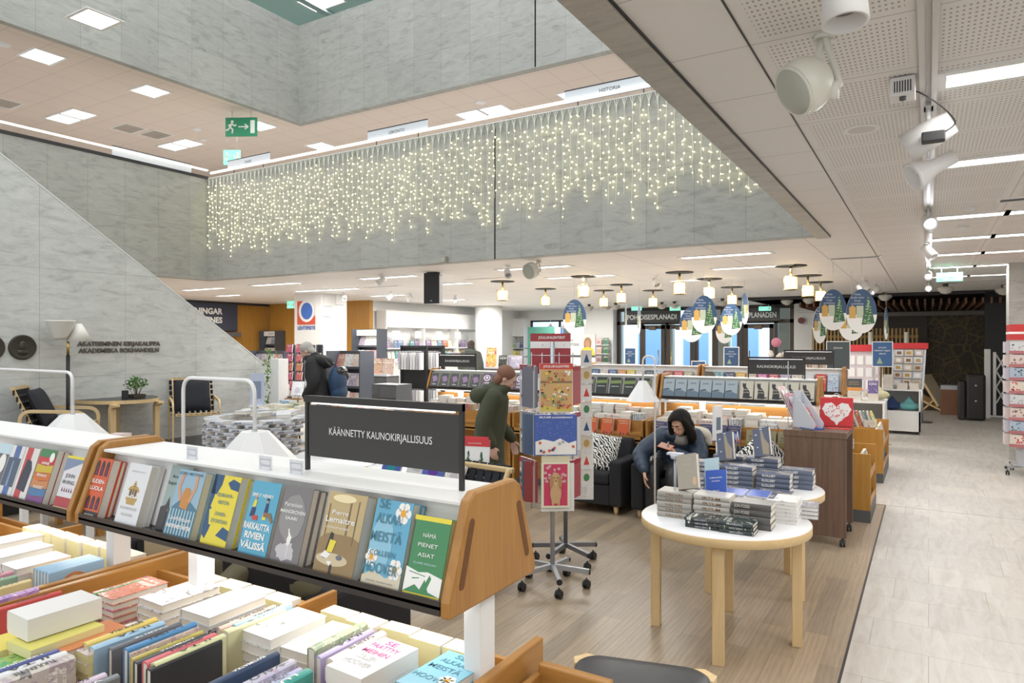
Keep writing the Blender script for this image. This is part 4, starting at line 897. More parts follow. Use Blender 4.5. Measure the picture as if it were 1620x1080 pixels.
a.poly(ell(.6, .6, .25, .2), I_w); a.poly(rect(0, 1, .8, 1), I_lb)
# small shelf-edge cards reading Uutuus
for j, (px, py) in enumerate(((304, 735), (420, 756), (469, 762))):
    p = at(px, py, Y=G1 + .13); t = thing('shelf_card', ('clear shelf card reading Uutuus above the blue gate cover', 'clear shelf card reading Uutuus above the suitcase cover', 'clear shelf card reading Uutuus above the heron cover')[j], 'sign', (p.x, p.y, 1.392))
    MB().box(-.03, .03, -.001, .001, 0, .045).build('card', mat('frosted_card', (.78, .80, .84), .3, alpha=.75), t); m = MB(); m.box(-.024, .024, -.0016, -.0012, .034, .036); m.box(-.024, -.0225, -.0016, -.0012, 0, .036); m.box(.0225, .024, -.0016, -.0012, 0, .036); m.build('printed_frame', I_gr, t)
    text('Uutuus', t, (0, -.002, .012), h=.011, m=I_gr, bold=0)

# ---------------------------------------------------------------- books on the near table
r = random.Random(11)
def cover_text(b, w_, h_, lines, m=I_k):
    for s, v, cap, wd in lines: text(s, b, (w_ / 2, -.0012, v * h_), h=cap * h_, w=wd * w_, m=m)
def flat_px(px, py, zt, w_, h_, t_, col, label, rz=0., kind='hard', cm=None, pm=None, n=1, under=None):
    """a pile of n copies lying face up, the middle of the top cover seen at the pixel, its top at zt"""
    p = at(px, py, z=zt); tops = None
    for j in range(n):
        z = zt - t_ * (j + 1) - .0005 * j
        if z < .755: break
        c = Vector((-w_ / 2, -h_ / 2, 0)); c.rotate(Matrix.Rotation(rz, 3, 'Z').to_quaternion())
        b = book(flat(p.x + c.x + (r.uniform(-.004, .004) if j else 0), p.y + c.y + (r.uniform(-.004, .004) if j else 0), z, t_, rz), w_, h_, t_, col, label if j == 0 else f'{nth(j)} copy below: ' + ' '.join(label.split(',')[0].split()[:11]), kind=kind, cm=cm, pm=pm, parts=True)
        tops = tops or b
    return tops
def up_px(px, py, zt, w_, h_, t_, col, label, kind='hard', cm=None, pm=None, tilt=0.):
    """a book resting on its fore-edge, the far end of its spine seen at the pixel"""
    p = at(px, py, z=zt); return book(spineup(p.x, p.y - h_, zt - w_, w_, tilt), w_, h_, t_, col, label, kind=kind, cm=cm or M_cpl, pm=pm, parts=True)
NT = 'on the near table'
b = flat_px(590, 1038, .955, .135, .21, .045, (.80, .78, .79), 'thick white paperback with magenta letters lying near the white post', rz=-.06, kind='soft', cm=M_cpl, pm=M_pagew, n=3)
for s, v, wd, m in (('SE', .84, .3, I_mg), ('PÄÄTTYY', .70, .75, I_mg), ('MEIHIN', .54, .7, I_mg), ('COLLEEN', .38, .5, I_gr), ('HOOVER', .22, .7, I_gr)): text(s, b, (.06, -.001, v * .21), h=.022, w=wd * .135, m=m, bold=.02)
b = flat_px(700, 1062, .925, .14, .215, .026, (.22, .50, .64), 'pale blue flat hardback with white flowers beside the white post', rz=-.06, n=4, pm=M_pagew, cm=M_cpl)
for s, v, wd in (('SE', .86, .26), ('ALKAA', .70, .6), ('MEISTÄ', .52, .75), ('HOOVER', .25, .8)): text(s, b, (.065, -.001, v * .215), h=.022, w=wd * .14, m=I_tl, bold=.01)
a = Art(b, .14, .215); flower = lambda u, v, r_: (a.many([ell(u + r_ * .8 * math.cos(q * PI / 3), v + r_ * .5 * math.sin(q * PI / 3), r_ * .55, r_ * .36, 12) for q in range(6)], I_w), a.poly(ell(u, v, r_ * .45, r_ * .3, 12), ink('flower_heart', (.80, .38, .03))))
flower(.8, .87, .14); flower(.8, .35, .14)
for j, (px, py, zt, w_, t_, c, l) in enumerate((
    (612, 1000, .945, .14, .03, (.76, .66, .62), 'cream-pink spine-up hardback next to the magenta-lettered one'),
    (592, 996, .94, .14, .022, (.45, .40, .66), 'lilac spine-up hardback beside the cream-pink one'),
    (582, 985, .952, .145, .03, (.40, .45, .30), 'thick spine-up hardback with violet flowers on green'),
    (462, 953, .955, .14, .02, (.42, .60, .74), 'light blue end of a spine-up hardback by the table divider'),
    (452, 962, .95, .14, .032, (.72, .72, .45), 'pale green and orange spine-up hardback before the flat white pair'),
    (438, 958, .93, .135, .022, (.70, .50, .44), 'salmon spine-up hardback behind the pale green one'),
    (425, 962, .92, .135, .018, (.10, .105, .12), 'charcoal spine-up hardback under the salmon one'),
    (352, 1012, .955, .14, .022, (.05, .052, .055), 'big black spine-up hardback with a white splash on its face'),
    (358, 1004, .962, .14, .022, (.70, .72, .42), 'lime spine-up hardback tight beside the black one'),
    (345, 1003, .955, .14, .026, (.66, .16, .18), 'rose-red spine-up hardback in the packed row'),
    (330, 1003, .95, .13, .02, (.07, .08, .10), 'black spine-up hardback with pale letters next to the rose-red one'),
    (322, 998, .95, .13, .014, (.58, .50, .14), 'narrow mustard spine-up hardback in the packed row'),
    (315, 990, .945, .14, .03, (.72, .58, .56), 'spine-up hardback with a pink rose picture'),
    (312, 985, .955, .14, .022, (.10, .28, .55), 'bright blue spine-up hardback above the rose picture'),
    (288, 985, .945, .14, .02, (.16, .17, .19), 'dark grey spine-up hardback with a white line of letters'),
    (262, 984, .945, .14, .03, (.36, .54, .70), 'sky-blue spine-up hardback with white letters'),
    (250, 978, .945, .14, .026, (.76, .58, .16), 'amber spine-up hardback next to the sky-blue one'),
    (443, 1032, .945, .14, .024, (.05, .08, .15), 'navy spine-up hardback with a red label, lower row'),
    (470, 1045, .935, .14, .03, (.56, .54, .66), 'silvery violet spine-up hardback beside the navy one'),
    (480, 1058, .93, .14, .022, (.50, .52, .74), 'periwinkle spine-up hardback, lower row'),
    (495, 1060, .935, .14, .03, (.06, .34, .30), 'teal spine-up hardback with white letters, lower row'),
    (232, 915, .92, .13, .02, (.60, .62, .68), 'pale spine-up hardback behind the flat white one'),
    (225, 918, .925, .13, .022, (.10, .34, .12), 'grass-green spine-up hardback behind the flat white one'),
    (98, 935, .925, .13, .02, (.60, .10, .10), 'thin red spine-up hardback behind the thick white block'),
    (62, 930, .935, .14, .03, (.56, .36, .66), 'violet patterned spine-up hardback above the thick white block'),
    (50, 917, .925, .14, .024, (.76, .62, .32), 'straw-coloured spine-up hardback with a dark animal'),
    (28, 910, .915, .13, .02, (.30, .46, .34), 'sage-green spine-up hardback near the picture edge'),
    (22, 903, .91, .13, .02, (.70, .36, .44), 'pink spine-up hardback near the picture edge'),
    (120, 1038, .95, .15, .04, (.58, .54, .48), 'beige marbled spine-up hardback in the lowest row'),
    (108, 1032, .945, .15, .03, (.74, .74, .76), 'white spine-up hardback in the lowest row'),
    (95, 1028, .94, .15, .02, (.10, .12, .34), 'thin indigo spine-up hardback in the lowest row'),
    (170, 1066, .94, .14, .024, (.66, .54, .64), 'mauve spine-up hardback at the lower picture edge'),
    (190, 1068, .935, .14, .024, (.22, .24, .26), 'slate spine-up hardback at the lower picture edge'))):
    b = up_px(px, py, zt, w_, .21, t_, c, l, cm=M_cart if j in (2, 12, 24, 28, 18) else M_cpl)
    if j not in (2, 12, 24): text(('TUULEN TIE', 'ILTA', 'MERIKIRJA', 'KOTIMATKA', 'VALO', 'YÖN AIKA', 'LUMI')[j % 7], b, (-.0026, t_ / 2 + t_ * .24, .12), h=t_ * .48, w=.10, m=I_w if max(c) < .5 else I_k, rot=(0, PI / 2, -PI / 2), bold=.02, name='spine_lettering')
for px, py, zt, w_, h_, t_, c, l, n, kd, pm_, cm_ in (
    (450, 984, .94, .14, .21, .03, (.74, .74, .70), 'white flat hardback with a faint floral print, one of the pair', 4, 'hard', M_pagew, M_cart),
    (512, 1008, .925, .14, .21, .03, (.78, .76, .70), 'cream flat hardback with a faint floral print, nearer one of the pair', 4, 'hard', M_page, M_cdot),
    (285, 935, .935, .145, .215, .026, (.72, .72, .75), 'white flat hardback with a soft pink sketch, top of its pile', 5, 'hard', M_page, M_cart),
    (355, 952, .955, .145, .215, .028, (.66, .67, .70), 'silver-white flat hardback on top of a dark-edged pile', 5, 'hard', M_page, M_cdot),
    (207, 928, .925, .135, .20, .022, (.66, .26, .20), 'coral-red flat hardback with white scribbles near the white post', 5, 'hard', M_page, M_cart),
    (88, 955, 1.02, .13, .20, .062, (.78, .77, .76), 'very thick white book block with yellow edges, topmost of its pile', 1, 'soft', M_pagew, M_cpl),
    (90, 1000, .955, .13, .20, .026, (.72, .66, .16), 'yellow-edged flat paperback under the very thick white block', 3, 'soft', M_pagey, M_cpl),
    (135, 1005, .935, .13, .20, .024, (.62, .22, .09), 'terracotta flat hardback with a violet line drawing', 4, 'hard', M_page, M_cpl),
    (178, 1008, .93, .13, .20, .026, (.70, .60, .56), 'pinkish flat paperback with a yellow edge beside the terracotta one', 3, 'soft', M_pagey, M_cart),
    (30, 1045, .925, .13, .2, .024, (.28, .44, .10), 'green leafy landscape flat hardback in the corner', 3, 'soft', M_pagey, M_cart),
    (20, 1010, .93, .13, .2, .02, (.74, .62, .08), 'bright yellow flat paperback in the corner', 3, 'soft', M_pagey, M_cpl),
    (58, 885, .915, .135, .2, .026, (.72, .56, .60), 'pale pink flat hardback with a red lower edge', 4, 'hard', M_page, M_cpl),
    (32, 868, .915, .135, .2, .03, (.78, .77, .75), 'plain white flat hardback behind the pale pink one', 4, 'hard', M_pagew, M_cpl),
    (100, 897, .89, .135, .2, .024, (.76, .60, .30), 'peach flat hardback beside the light blue standing books', 3, 'hard', M_page, M_cpl),
    (20, 850, .905, .14, .2, .03, (.74, .74, .76), 'white flat hardback by the table divider at the picture edge', 4, 'hard', M_pagew, M_cpl)):
    flat_px(px, py, zt, w_, h_, t_, c, l, kind=kd, pm=pm_, cm=cm_, n=n, rz=r.uniform(-.04, .04))
# light blue books standing side by side, motif facing the post
for j in range(5):
    p = at(170, 885, z=.945); x = p.x - .024 - j * .023
    b = book(spineup(x, p.y - .2, .945 - .13, .13) , .13, .2, .022, (.36, .56, .76), 'light blue hardback with a pretzel print in the standing row of five' if j == 0 else f'light blue hardback, {nth(j)} back from the pretzel print in the row of five', cm=M_cpl, parts=True)
    if j == 0:
        a = Art(b, .13, .2); a.many([ell(.52 + .17 * q, .45, .2, .2) for q in (-1, 1)], ink('pretzel', (.62, .24, .08))); a.many([ell(.5 + .17 * q, .44, .09, .11) for q in (-1, 1)], ink('salt', (.75, .72, .68)))
# back strip of the table: page edges up, yellow covers
def back_strip(xs, y, z0, seed, tag_):
    rr = random.Random(seed)
    for j, x in enumerate(xs):
        t_ = .095; b = book(Matrix.Translation((x, y, z0)) @ Matrix.Rotation(rr.uniform(-.05, .05), 4, 'Z') @ frame((0, 0, 1), (1, 0, 0), (0, 0, 0)), .135, .118, .055 + rr.uniform(0, .02), (.80, .74, .40), f'yellow-covered pocket book standing on its spine, {nth(j)} of the strip {tag_}', kind='soft', cm=M_cpl, pm=M_page, parts=True)
back_strip([-1.20 - .125 * j for j in range(5)], 1.66, .785, 3, 'behind the shelf post')
back_strip([-1.98 - .13 * j for j in range(4)], 1.66, .777, 5, 'behind the flat white pile')
back_strip([-2.90 - .13 * j for j in range(7)], 1.66, .785, 7, 'of the second table')
# filler: more piles where the photo shows them further left
k = 0
for row, (y, zt) in enumerate(((1.42, .90), (1.18, .89), (.94, .90))):
    for i in range(12):
        x = -4.28 + i * .145
        if x > (-3.0, -2.75, -2.6)[row] or x < -3.55: continue
        c = pal(r); t_ = r.choice((.02, .026, .032)); n = r.randint(2, 4); k += 1
        for q in range(n):
            b = book(flat(x, y - .1, .76 + q * (t_ + .0005), t_, r.uniform(-.03, .03)), .13, .2, t_, c, f'{cname(c)} paperback, {nth(q)} up in pile {nth(k - 1)} of the second table', kind='soft', cm=M_cart, parts=False)
# end-cap shelf at the foot of the slotted panel, with a few dark paperbacks
t = thing('end_cap_shelf', 'low wooden end shelf beside the near book table with dark paperbacks', 'shelf', (-.84, 1.42, 0))
MB().box(-.11, .11, -.35, .32, .08, .74).build('body', M_oak[2], t); MB().box(-.11, .11, .29, .32, .74, .885).build('end_board', M_oak[0], t, .006); MB().box(-.12, -.1, -.35, .32, .74, .86).build('side_board', M_oak[1], t, .004); MB().box(-.11, .11, -.35, .32, 0, .08).build('plinth', M_anth, t)
for j in range(6): book(Matrix.Translation((-.93 + j * .026, 1.48, .745)) @ Matrix.Rotation(.12, 4, 'Y') @ frame((0, 1, 0), (0, 0, 1), (0, 0, 0)), .12, .115, .022, ((.05, .06, .07), (.10, .12, .14), (.62, .62, .62))[j % 3], f'dark-spined paperback, {nth(j)} from the table in the end shelf', kind='soft', cm=M_cart, parts=True)

for xa, xb, s in ((-2.69, -.97, 'half-hidden sign'), (-4.42, -2.72, 'hindmost shelf by the doors')):
    t = thing('book_table', 'wooden book table under the ' + s, 'book table', ((xa + xb) / 2, G3 + .21, 0)); L = (xb - xa) / 2
    MB().box(-L, L, -.45, .45, .73, .77).build('table_board', M_oak[0], t); MB().box(-L + .02, L - .02, -.4, .4, .08, .73).build('base', M_oak[0], t); MB().box(-L, L, -.42, .42, 0, .08).build('plinth', M_anth, t)

# ================================================================ MIDDLE OF THE SHOP
# ---- face-out books on the far shelves
def far_row(xa, xb, y, z, n, w_, h_, t_, col, what, place, art=None, kind='hard', cm=None, th=.28, pick=None, group=None, same=False):
    """n covers side by side; art draws on the first, the others are copies of it"""
    proto = None
    for i in range(n):
        x = xa + (xb - xa) * i / n
        lb = (f'{what} {place}' if same else f'{what}, {nth(i)} from the stairs {place}')
        if proto is None:
            proto = book(lean(x, y, z, th), w_, h_, t_, col, lb, kind=kind, cm=cm or M_cpl, parts=bool(art)); proto['group'] = group or what
            if art: art(Art(proto, w_, h_))
        else: dup(proto, label=lb, mx=lean(x, y + random.uniform(-.003, .003), z, th))
def art_jakob(a): a.poly([(0, 0), (1, 0), (1, .30), (.6, .40), (.4, .36), (0, .44)], ink('sea', (.13, .19, .25))); a.poly([(0, .40), (.4, .38), (.62, .44), (.5, .5), (.2, .47)], ink('ridge', (.08, .11, .14))); a.text('JAKOB', .5, .76, .07, .5, ink('title_slate', (.06, .08, .11)), .02)
def art_dark(a): a.poly([(0, .62), (1, .66), (1, .84), (0, .8)], ink('moss_glow', (.20, .28, .08))); a.text('SILVER WAY', .5, .44, .06, .7, I_w, .02)
def art_cat(a):
    a.poly([(.22, .10), (.62, .08), (.92, .12), (.95, .22), (.84, .17), (.76, .20), (.74, .42), (.60, .60), (.46, .68), (.44, .86), (.40, .92), (.34, .86), (.27, .87), (.22, .93), (.18, .84), (.20, .70), (.27, .62), (.26, .30)], I_k)
    a.text('Kissa', .42, .52, .08, .36, I_bg, .01); a.text('jolla', .5, .38, .06, .4, I_bg, .01)
def art_purple(a): a.poly(rect(.08, .92, .06, .94), ink('charcoal_field', (.10, .10, .12))); a.poly(blob(.5, .56, .30, .22, seed=2), ink('lilac_figure', (.38, .26, .42))); a.text('ROMU', .5, .16, .07, .5, I_w, .03)
def art_swirl(a):
    a.many([ell(.5, .72, .4, .2)], I_w); a.poly(ell(.5, .73, .28, .14), ink('swirl_violet', (.30, .16, .36))); a.poly(ell(.5, .74, .16, .08), I_w); a.text('UNI', .5, .34, .12, .6, I_w, .04); a.text('VALO', .5, .14, .12, .7, I_w, .04)
def art_orange(a):
    a.text('ANSELM', .5, .86, .07, .8, ink('pale_gold', (.72, .60, .30)), .03); a.text('KANTO', .56, .74, .07, .7, ink('pale_gold', (.72, .60, .30)), .03)
    a.many([rect(.04 + .12 * j, .12 + .12 * j, 0, .10 + .05 * ((j * 7) % 5)) for j in range(8)], I_k)
def art_forest(a): a.poly([(0, 0), (1, 0), (1, .32), (.7, .4), (.3, .3), (0, .42)], ink('moor_green', (.22, .24, .09))); a.text('Saari', .5, .62, .07, .55, I_k, .01); a.text('jonka', .5, .48, .06, .6, I_k, .01)
def art_night(a): a.poly(ell(.5, .45, .28, .18), ink('moon_blue', (.30, .40, .70))); a.poly([(.3, .2), (.7, .2), (.58, .4), (.55, .55), (.45, .55), (.42, .4)], I_k); a.text('GABRIELA', .5, .86, .055, .8, ink('gold_type', (.55, .40, .16)), .01); a.text('MEST', .5, .74, .055, .5, ink('gold_type', (.55, .40, .16)), .01); a.poly(ell(.8, .3, .12, .08), I_or)
zg, yg = 1.160, G2 + .012
far_row(-2.655, -1.80, yg, zg, 6, .135, .212, .035, (.36, .43, .48), 'grey-blue hardback reading JAKOB', 'on the far shelf', art_jakob)
far_row(-1.78, -1.01, yg, zg, 5, .142, .212, .03, (.58, .55, .45), 'cream hardback with a black cat', 'on the far shelf', art_cat)
far_row(-4.05, -2.78, yg, zg, 7, .14, .212, .045, (.025, .035, .03), 'near-black hardback with a green glow', 'on the far shelf', art_dark)
far_row(-6.07, -5.20, yg, zg, 5, .14, .212, .04, (.24, .25, .18), 'dark hardback with a lilac figure', 'under the distant black sign', art_purple)
far_row(-5.19, -4.50, yg, zg, 4, .14, .212, .04, (.16, .09, .17), 'violet hardback with white rings', 'under the distant black sign', art_swirl)
# lower ledge
far_row(-4.05, -2.85, 7.335, .71, 6, .145, .21, .05, (.62, .10, .02), 'bright orange skyline hardback', 'on the ledge behind the empty armchair', art_orange, th=.2)
far_row(-2.62, -2.34, 7.335, .71, 2, .13, .21, .05, (.06, .07, .20), 'midnight-blue hardback with a moonlit figure', 'on the ledge behind the woman', art_night, th=.2)
far_row(-2.10, -1.66, 7.335, .71, 3, .13, .21, .05, (.06, .07, .20), 'midnight-blue hardback with a moonlit figure', 'beside the narrow white sign', art_night, th=.2)
far_row(-1.62, -1.0, 7.335, .70, 4, .14, .19, .05, (.34, .30, .16), 'olive-gold hardback of a moorland', 'on the ledge behind the walnut counter', art_forest, th=.2)
# the shelf beyond: different covers side by side, each its own colour
r = random.Random(5)
GC = ((.06, .16, .34), (.76, .74, .7), (.10, .16, .42), (.72, .34, .14), (.80, .62, .08), (.78, .78, .78), (.10, .14, .18), (.52, .60, .76), (.42, .16, .10), (.66, .12, .14), (.54, .50, .38), (.36, .34, .30), (.58, .24, .14), (.14, .36, .48), (.08, .10, .18), (.70, .45, .10), (.62, .50, .40), (.66, .16, .36), (.56, .10, .14), (.40, .40, .60), (.70, .66, .58), (.60, .64, .70), (.60, .05, .04), (.45, .62, .74))
for i, c in enumerate(GC):
    x = -4.36 + i * .142
    if x < -2.72 < x + .13: x = -2.66
    if x > -1.07: break
    b = book(lean(x, G3 + .012, 1.160, .28), .128, .235, .04, c, f'{cname(c)} face-out hardback, {nth(i)} from the far end on the hindmost shelf', kind='hard', cm=M_cart if i % 3 else M_cdot); 
# flat piles on the tops
def pile(x, y, z, n, w_, h_, t_, cols, label, rz=0., kind='hard', cm=None, pm=None, name=None, jit=.006, rr=random, group=None, spine=True, jr=.04, up=None):
    """n books lying on one another; rz turns the pile (quarter turn: spines towards the camera side)"""
    out = []
    for j in range(n):
        c = cols[j % len(cols)] if isinstance(cols, list) else cols; a = rz + rr.uniform(-jr, jr); R = Matrix.Rotation(a, 3, 'Z'); o_ = R @ Vector((-w_ / 2, -h_ / 2, 0))
        lb = f'{cname(c)} {label}, {nth(j)} up' if not group or isinstance(cols, list) else label
        out.append(book(flat(x + o_.x + rr.uniform(-jit, jit), y + o_.y + rr.uniform(-jit, jit), z + j * (t_ + .0006), t_, a), w_, h_, t_, c, lb, group=group, kind=kind, cm=cm, pm=pm, name=name))
    return out
# stock piles on the long tables behind the seats
r = random.Random(21); PL = [(.78, .76, .72), (.74, .62, .54), (.70, .70, .74), (.80, .78, .74), (.66, .50, .44), (.60, .66, .72), (.76, .70, .60), (.62, .28, .22), (.80, .80, .80)]
k = 0; STK = []
for xa, xb, s in ((-2.64, -1.02, 'behind the seated woman'), (-4.36, -2.76, 'behind the empty armchair'), (-6.05, -4.5, 'behind the walking person')):
    n = 10
    for i in range(n):
        x = xa + .08 + (xb - xa - .16) * i / (n - 1)
        for row, y in enumerate((7.58, 7.82)):
            m = r.randint(4, 6) if row == 0 else r.randint(7, 9); c = r.choice(PL); t_ = r.choice((.034, .042)) if row == 0 else .03; k += 1
            if row == 1:
                for q in range(m): STK.append((x + r.uniform(-.01, .01), y, .771 + q * (t_ + .0006), t_, c))
            elif i % 4 == 1:
                for q in range(5): book(Matrix.Translation((x - .06 + q * .026, y - .07, .771)) @ frame((0, 1, 0), (0, 0, 1), (0, 0, 0)), .13, .2, .022, c, f'{cname(c)} upright paperback, {nth(q)} in the {nth(i)} group {s}', kind='soft', cm=M_cart)
            else: pile(x, y, .771, m if s[0:5] else 0, .13, .195, t_, c, f'paperback in the {nth(i)} stock pile {s}', PI / 2 if i % 2 else 0., cm=M_cart, rr=r, kind='soft', name='stocked_book')
m = MB(); cs = sorted(set(q[4] for q in STK)); mm = [M_page] + [mat('stock_cover_%d' % i, c, .4) for i, c in enumerate(cs)]
for x, y, z, t_, c in STK: m.box(x - .064, x + .066, y - .09, y + .09, z + .002, z + t_ - .002, 0); m.box(x - .067, x + .067, y - .093, y + .093, z, z + .002, 1 + cs.index(c)); m.box(x - .067, x + .067, y - .093, y + .093, z + t_ - .002, z + t_, 1 + cs.index(c)); m.box(x - .067, x - .064, y - .093, y + .093, z, z + t_, 1 + cs.index(c))
o = m.build('book_stock', mm, fix=False); o['kind'] = 'stuff'; T(o, 'rear rows of piled book stock on the long wooden tables', 'book stock')

# ---- armchairs in black fabric with zebra cushions
def lounge_chair(x0, x1, y0, label):
    t = thing('armchair', label, 'armchair', ((x0 + x1) / 2, y0 + .34, 0)); L = (x1 - x0) / 2
    for s in (-1, 1):
        m = MB(); xa = s * (L - .14) if s < 0 else L - .14; m.box(min(s * L, s * (L - .14)), max(s * L, s * (L - .14)), -.34, .32, .09, .56); m.build('armrest', M_fab, t, .025)
    MB().box(-L + .14, L - .14, -.32, .34, .09, .30).build('base', M_fab, t, .01)
    MB().box(-L + .142, L - .142, -.335, .16, .30, .43).build('seat_cushion', M_fab, t, .035)
    m = MB(); m.prism([(.14, .30), (.34, .30), (.345, .72), (.22, .735), (.15, .45)], 'x', -L + .1, L - .1); m.build('backrest', M_fab, t, .03)
    for sx in (-1, 1):
        for y in (-.28, .27): MB().cyl((sx * (L - .08), y, 0), (sx * (L - .08), y, .09), .02, .028).build('leg', M_birch[2], t)
    return t
lounge_chair(-3.42, -2.70, 6.62, 'empty black armchair with a zebra cushion, nearest the calendar stand'); lounge_chair(-2.60, -1.88, 6.62, 'black armchair in which the woman sits'); lounge_chair(-1.83, -1.17, 6.62, 'black armchair with an upended zebra cushion, half behind the book tables')
def cushion(loc, rot, label, s=.42, m=None):
    k = MB(); n = 12; vs = []; fs = []
    for sd in (1, -1):
        for i in range(n + 1):
            for j in range(n + 1):
                u, v = i / n * 2 - 1, j / n * 2 - 1; e = (1 - u ** 4) * (1 - v ** 4); pin = 1 - .07 * (1 - abs(u * v)) * (abs(u) + abs(v)) / 2
                vs.append((u * s / 2 * pin, sd * .065 * e ** .5, v * s / 2 * pin))
        b = (0 if sd == 1 else (n + 1) ** 2)
        for i in range(n):
            for j in range(n): fs.append((b + i * (n + 1) + j, b + (i + 1) * (n + 1) + j, b + (i + 1) * (n + 1) + j + 1, b + i * (n + 1) + j + 1))
    k.add(vs, fs, 0, True); o = k.build('cushion', m or M_zebra); o.location = loc; o.rotation_euler = rot; return T(o, label, 'cushion')
cushion((-3.05, 6.86, .60), (-.42, .12, .12), 'zebra-striped cushion leaning in the empty armchair'); cushion((-1.36, 6.90, .66), (-.3, .78, .1), 'zebra-striped cushion standing on its corner by the walnut counter'); cushion((-2.46, 7.0, .56), (-.5, .5, .5), 'zebra cushion squeezed behind the seated woman', .34)

# ---- round tables of birch with white tops
def round_table(x, y, rot, label, rad=.5, leg=.415, z=.72, nl=4, top=None):
    t = thing('round_table', label, 'table', (x, y, 0), rot)
    MB().lathe([(.001, z - .052), (rad - .004, z - .052), (rad, z - .048), (rad, z - .004), (rad - .003, z - .0005), (.001, z - .0005)], n=72).build('tabletop', M_birch[0], t)
    MB().lathe([(.001, z - .0005), (rad - .004, z - .0005), (rad - .005, z), (.001, z)], n=72).build('top_surface', top or mat('white_laminate', (.80, .81, .83), .25), t)
    for j in range(nl):
        a = 2 * PI * j / nl; R = Matrix.Rotation(a, 4, 'Z'); m = MB(); w_ = .032
        m.prism([(leg - .028, 0), (leg + .028, 0), (leg + .028, z - .11), (leg + .012, z - .072), (leg - .03, z - .053), (leg - .2, z - .053), (leg - .2, z - .075), (leg - .06, z - .085), (leg - .03, z - .12)], 'y', -w_, w_, 0, R)
        m.build('leg', M_birch[2], t, .003)
    return t
round_table(-1.075, 4.29, math.radians(10), 'round white-topped birch table with the grey-spined book piles, standing foremost'); round_table(-1.13, 5.32, math.radians(60), 'round white-topped birch table heaped with blue-grey hardbacks')
round_table(-3.70, 4.66, .3, 'round white table with the red-topped calendar pack behind the black sign'); round_table(-4.66, 4.5, .6, 'round white table behind the middle of the black sign', rad=.5)
# books on the first table
def spined(x, y, z, n, w_, h_, t_, col, base, words, tm, group, name_m=M_cpl, jit=.004, cap=.5, tw=.5, off=0., layers=None):
    """a pile with its spines towards the camera side, words on every spine"""
    proto = None; r = random.Random(int(x * 1000) % 997)
    for j in range(n):
        mx = flat(x + h_ + r.uniform(-jit, jit), y + r.uniform(-jit, jit), z + j * (t_ + .0006), t_, PI / 2 + r.uniform(-.02, .02)); lb = f'{base}, {nth(j)} up'
        if proto is None:
            proto = book(mx, w_, h_, t_, col, lb, cm=name_m, parts=True)
            if words: text(words, proto, (-.0026, t_ / 2 + t_ * cap * .5, h_ / 2 + off), h=t_ * cap, w=h_ * tw, m=tm, rot=(0, PI / 2, -PI / 2), bold=.03, name='spine_lettering')
        else: dup(proto, label=lb, mx=mx)
    return proto
Z1 = .7205
spined(-1.44, 4.115, Z1, 5, .15, .215, .031, (.40, .38, .34), 'taupe hardback with VAI-VAI on its spine', 'VAI-VAI', I_br, 'taupe')
spined(-1.215, 4.13, Z1, 5, .15, .215, .031, (.52, .50, .46), 'pale grey hardback with brown-lettered spine in the middle pile', 'IRTI-M', I_br, 'pale')
spined(-.985, 4.10, Z1, 4, .15, .22, .036, (.11, .105, .10), 'charcoal hardback with JON FOSSE on its spine', 'JON FOSSE', mat('spine_pale', (.6, .58, .52), .5), 'dark', tw=.4, off=.05)
spined(-1.215, 3.95, Z1, 3, .13, .19, .02, (.035, .045, .045), 'thin black-green paperback in the low front pile', 'AMOS SEPPO', I_gr, 'thin', M_cart, tw=.4)
spined(-1.02, 3.945, Z1, 3, .13, .19, .021, (.03, .05, .045), 'thin dark paperback in the low front pile with the green print', 'AMOS SEPPO', I_gr, 'thin', M_cart, tw=.4)
r = random.Random(8)
for j in range(6): book(flat(-.80, 4.32, Z1 + j * .022, .021, .03 * (j % 2)), .14, .21, .021, (.76, .75, .74), f'white-paged hardback, {nth(j)} from the bottom of the pile behind the charcoal ones', cm=M_cart, pm=M_pagew)
for j in range(3): book(flat(-.70, 4.50, Z1 + j * .024, .023, .1), .13, .2, .023, (.30, .30, .34), f'slate hardback, {nth(j)} from the bottom at the table edge behind the charcoal pile', cm=M_cart, pm=M_pagew)
zz = Z1 + 5 * .0316
b = book(Matrix.Translation((-1.33, 4.18, zz + .002)) @ Matrix.Rotation(-.25, 4, 'Z') @ Matrix.Rotation(-.32, 4, 'X') @ Matrix.Rotation(-.26, 4, 'Y'), .14, .215, .035, (.40, .36, .30), 'taupe hardback propped upright on the VAI-VAI pile', cm=M_cpl, parts=True)
text('VAI-VAI', b, (-.0026, .0265, .11), h=.017, w=.11, m=I_br, rot=(0, PI / 2, -PI / 2), bold=.03, name='spine_lettering'); a = Art(b, .14, .215); a.text('VAI-VAI', .5, .8, .07, .5, ink('tan_type', (.55, .50, .42)), 0); a.text('FOSSE', .5, .66, .06, .4, ink('tan_type', (.55, .50, .42)), 0); a.poly(ell(.85, .2, .1, .12), ink('glow_peach', (.70, .45, .30)))
b = book(Matrix.Translation((-1.20, 4.34, Z1)) @ Matrix.Rotation(-.2, 4, 'Z') @ Matrix.Rotation(-.38, 4, 'X') @ Matrix.Rotation(-.2, 4, 'Y'), .14, .27, .006, (.05, .12, .50), 'cobalt-blue booklet propped behind the taupe book', kind='soft', cm=M_cpl, parts=True)
a = Art(b, .14, .27); a.text('LUKULISTA', .5, .8, .03, .6, I_w); a.text('SYKSY', .5, .72, .025, .4, I_w); a.text('TALVI', .5, .5, .02, .3, I_w)
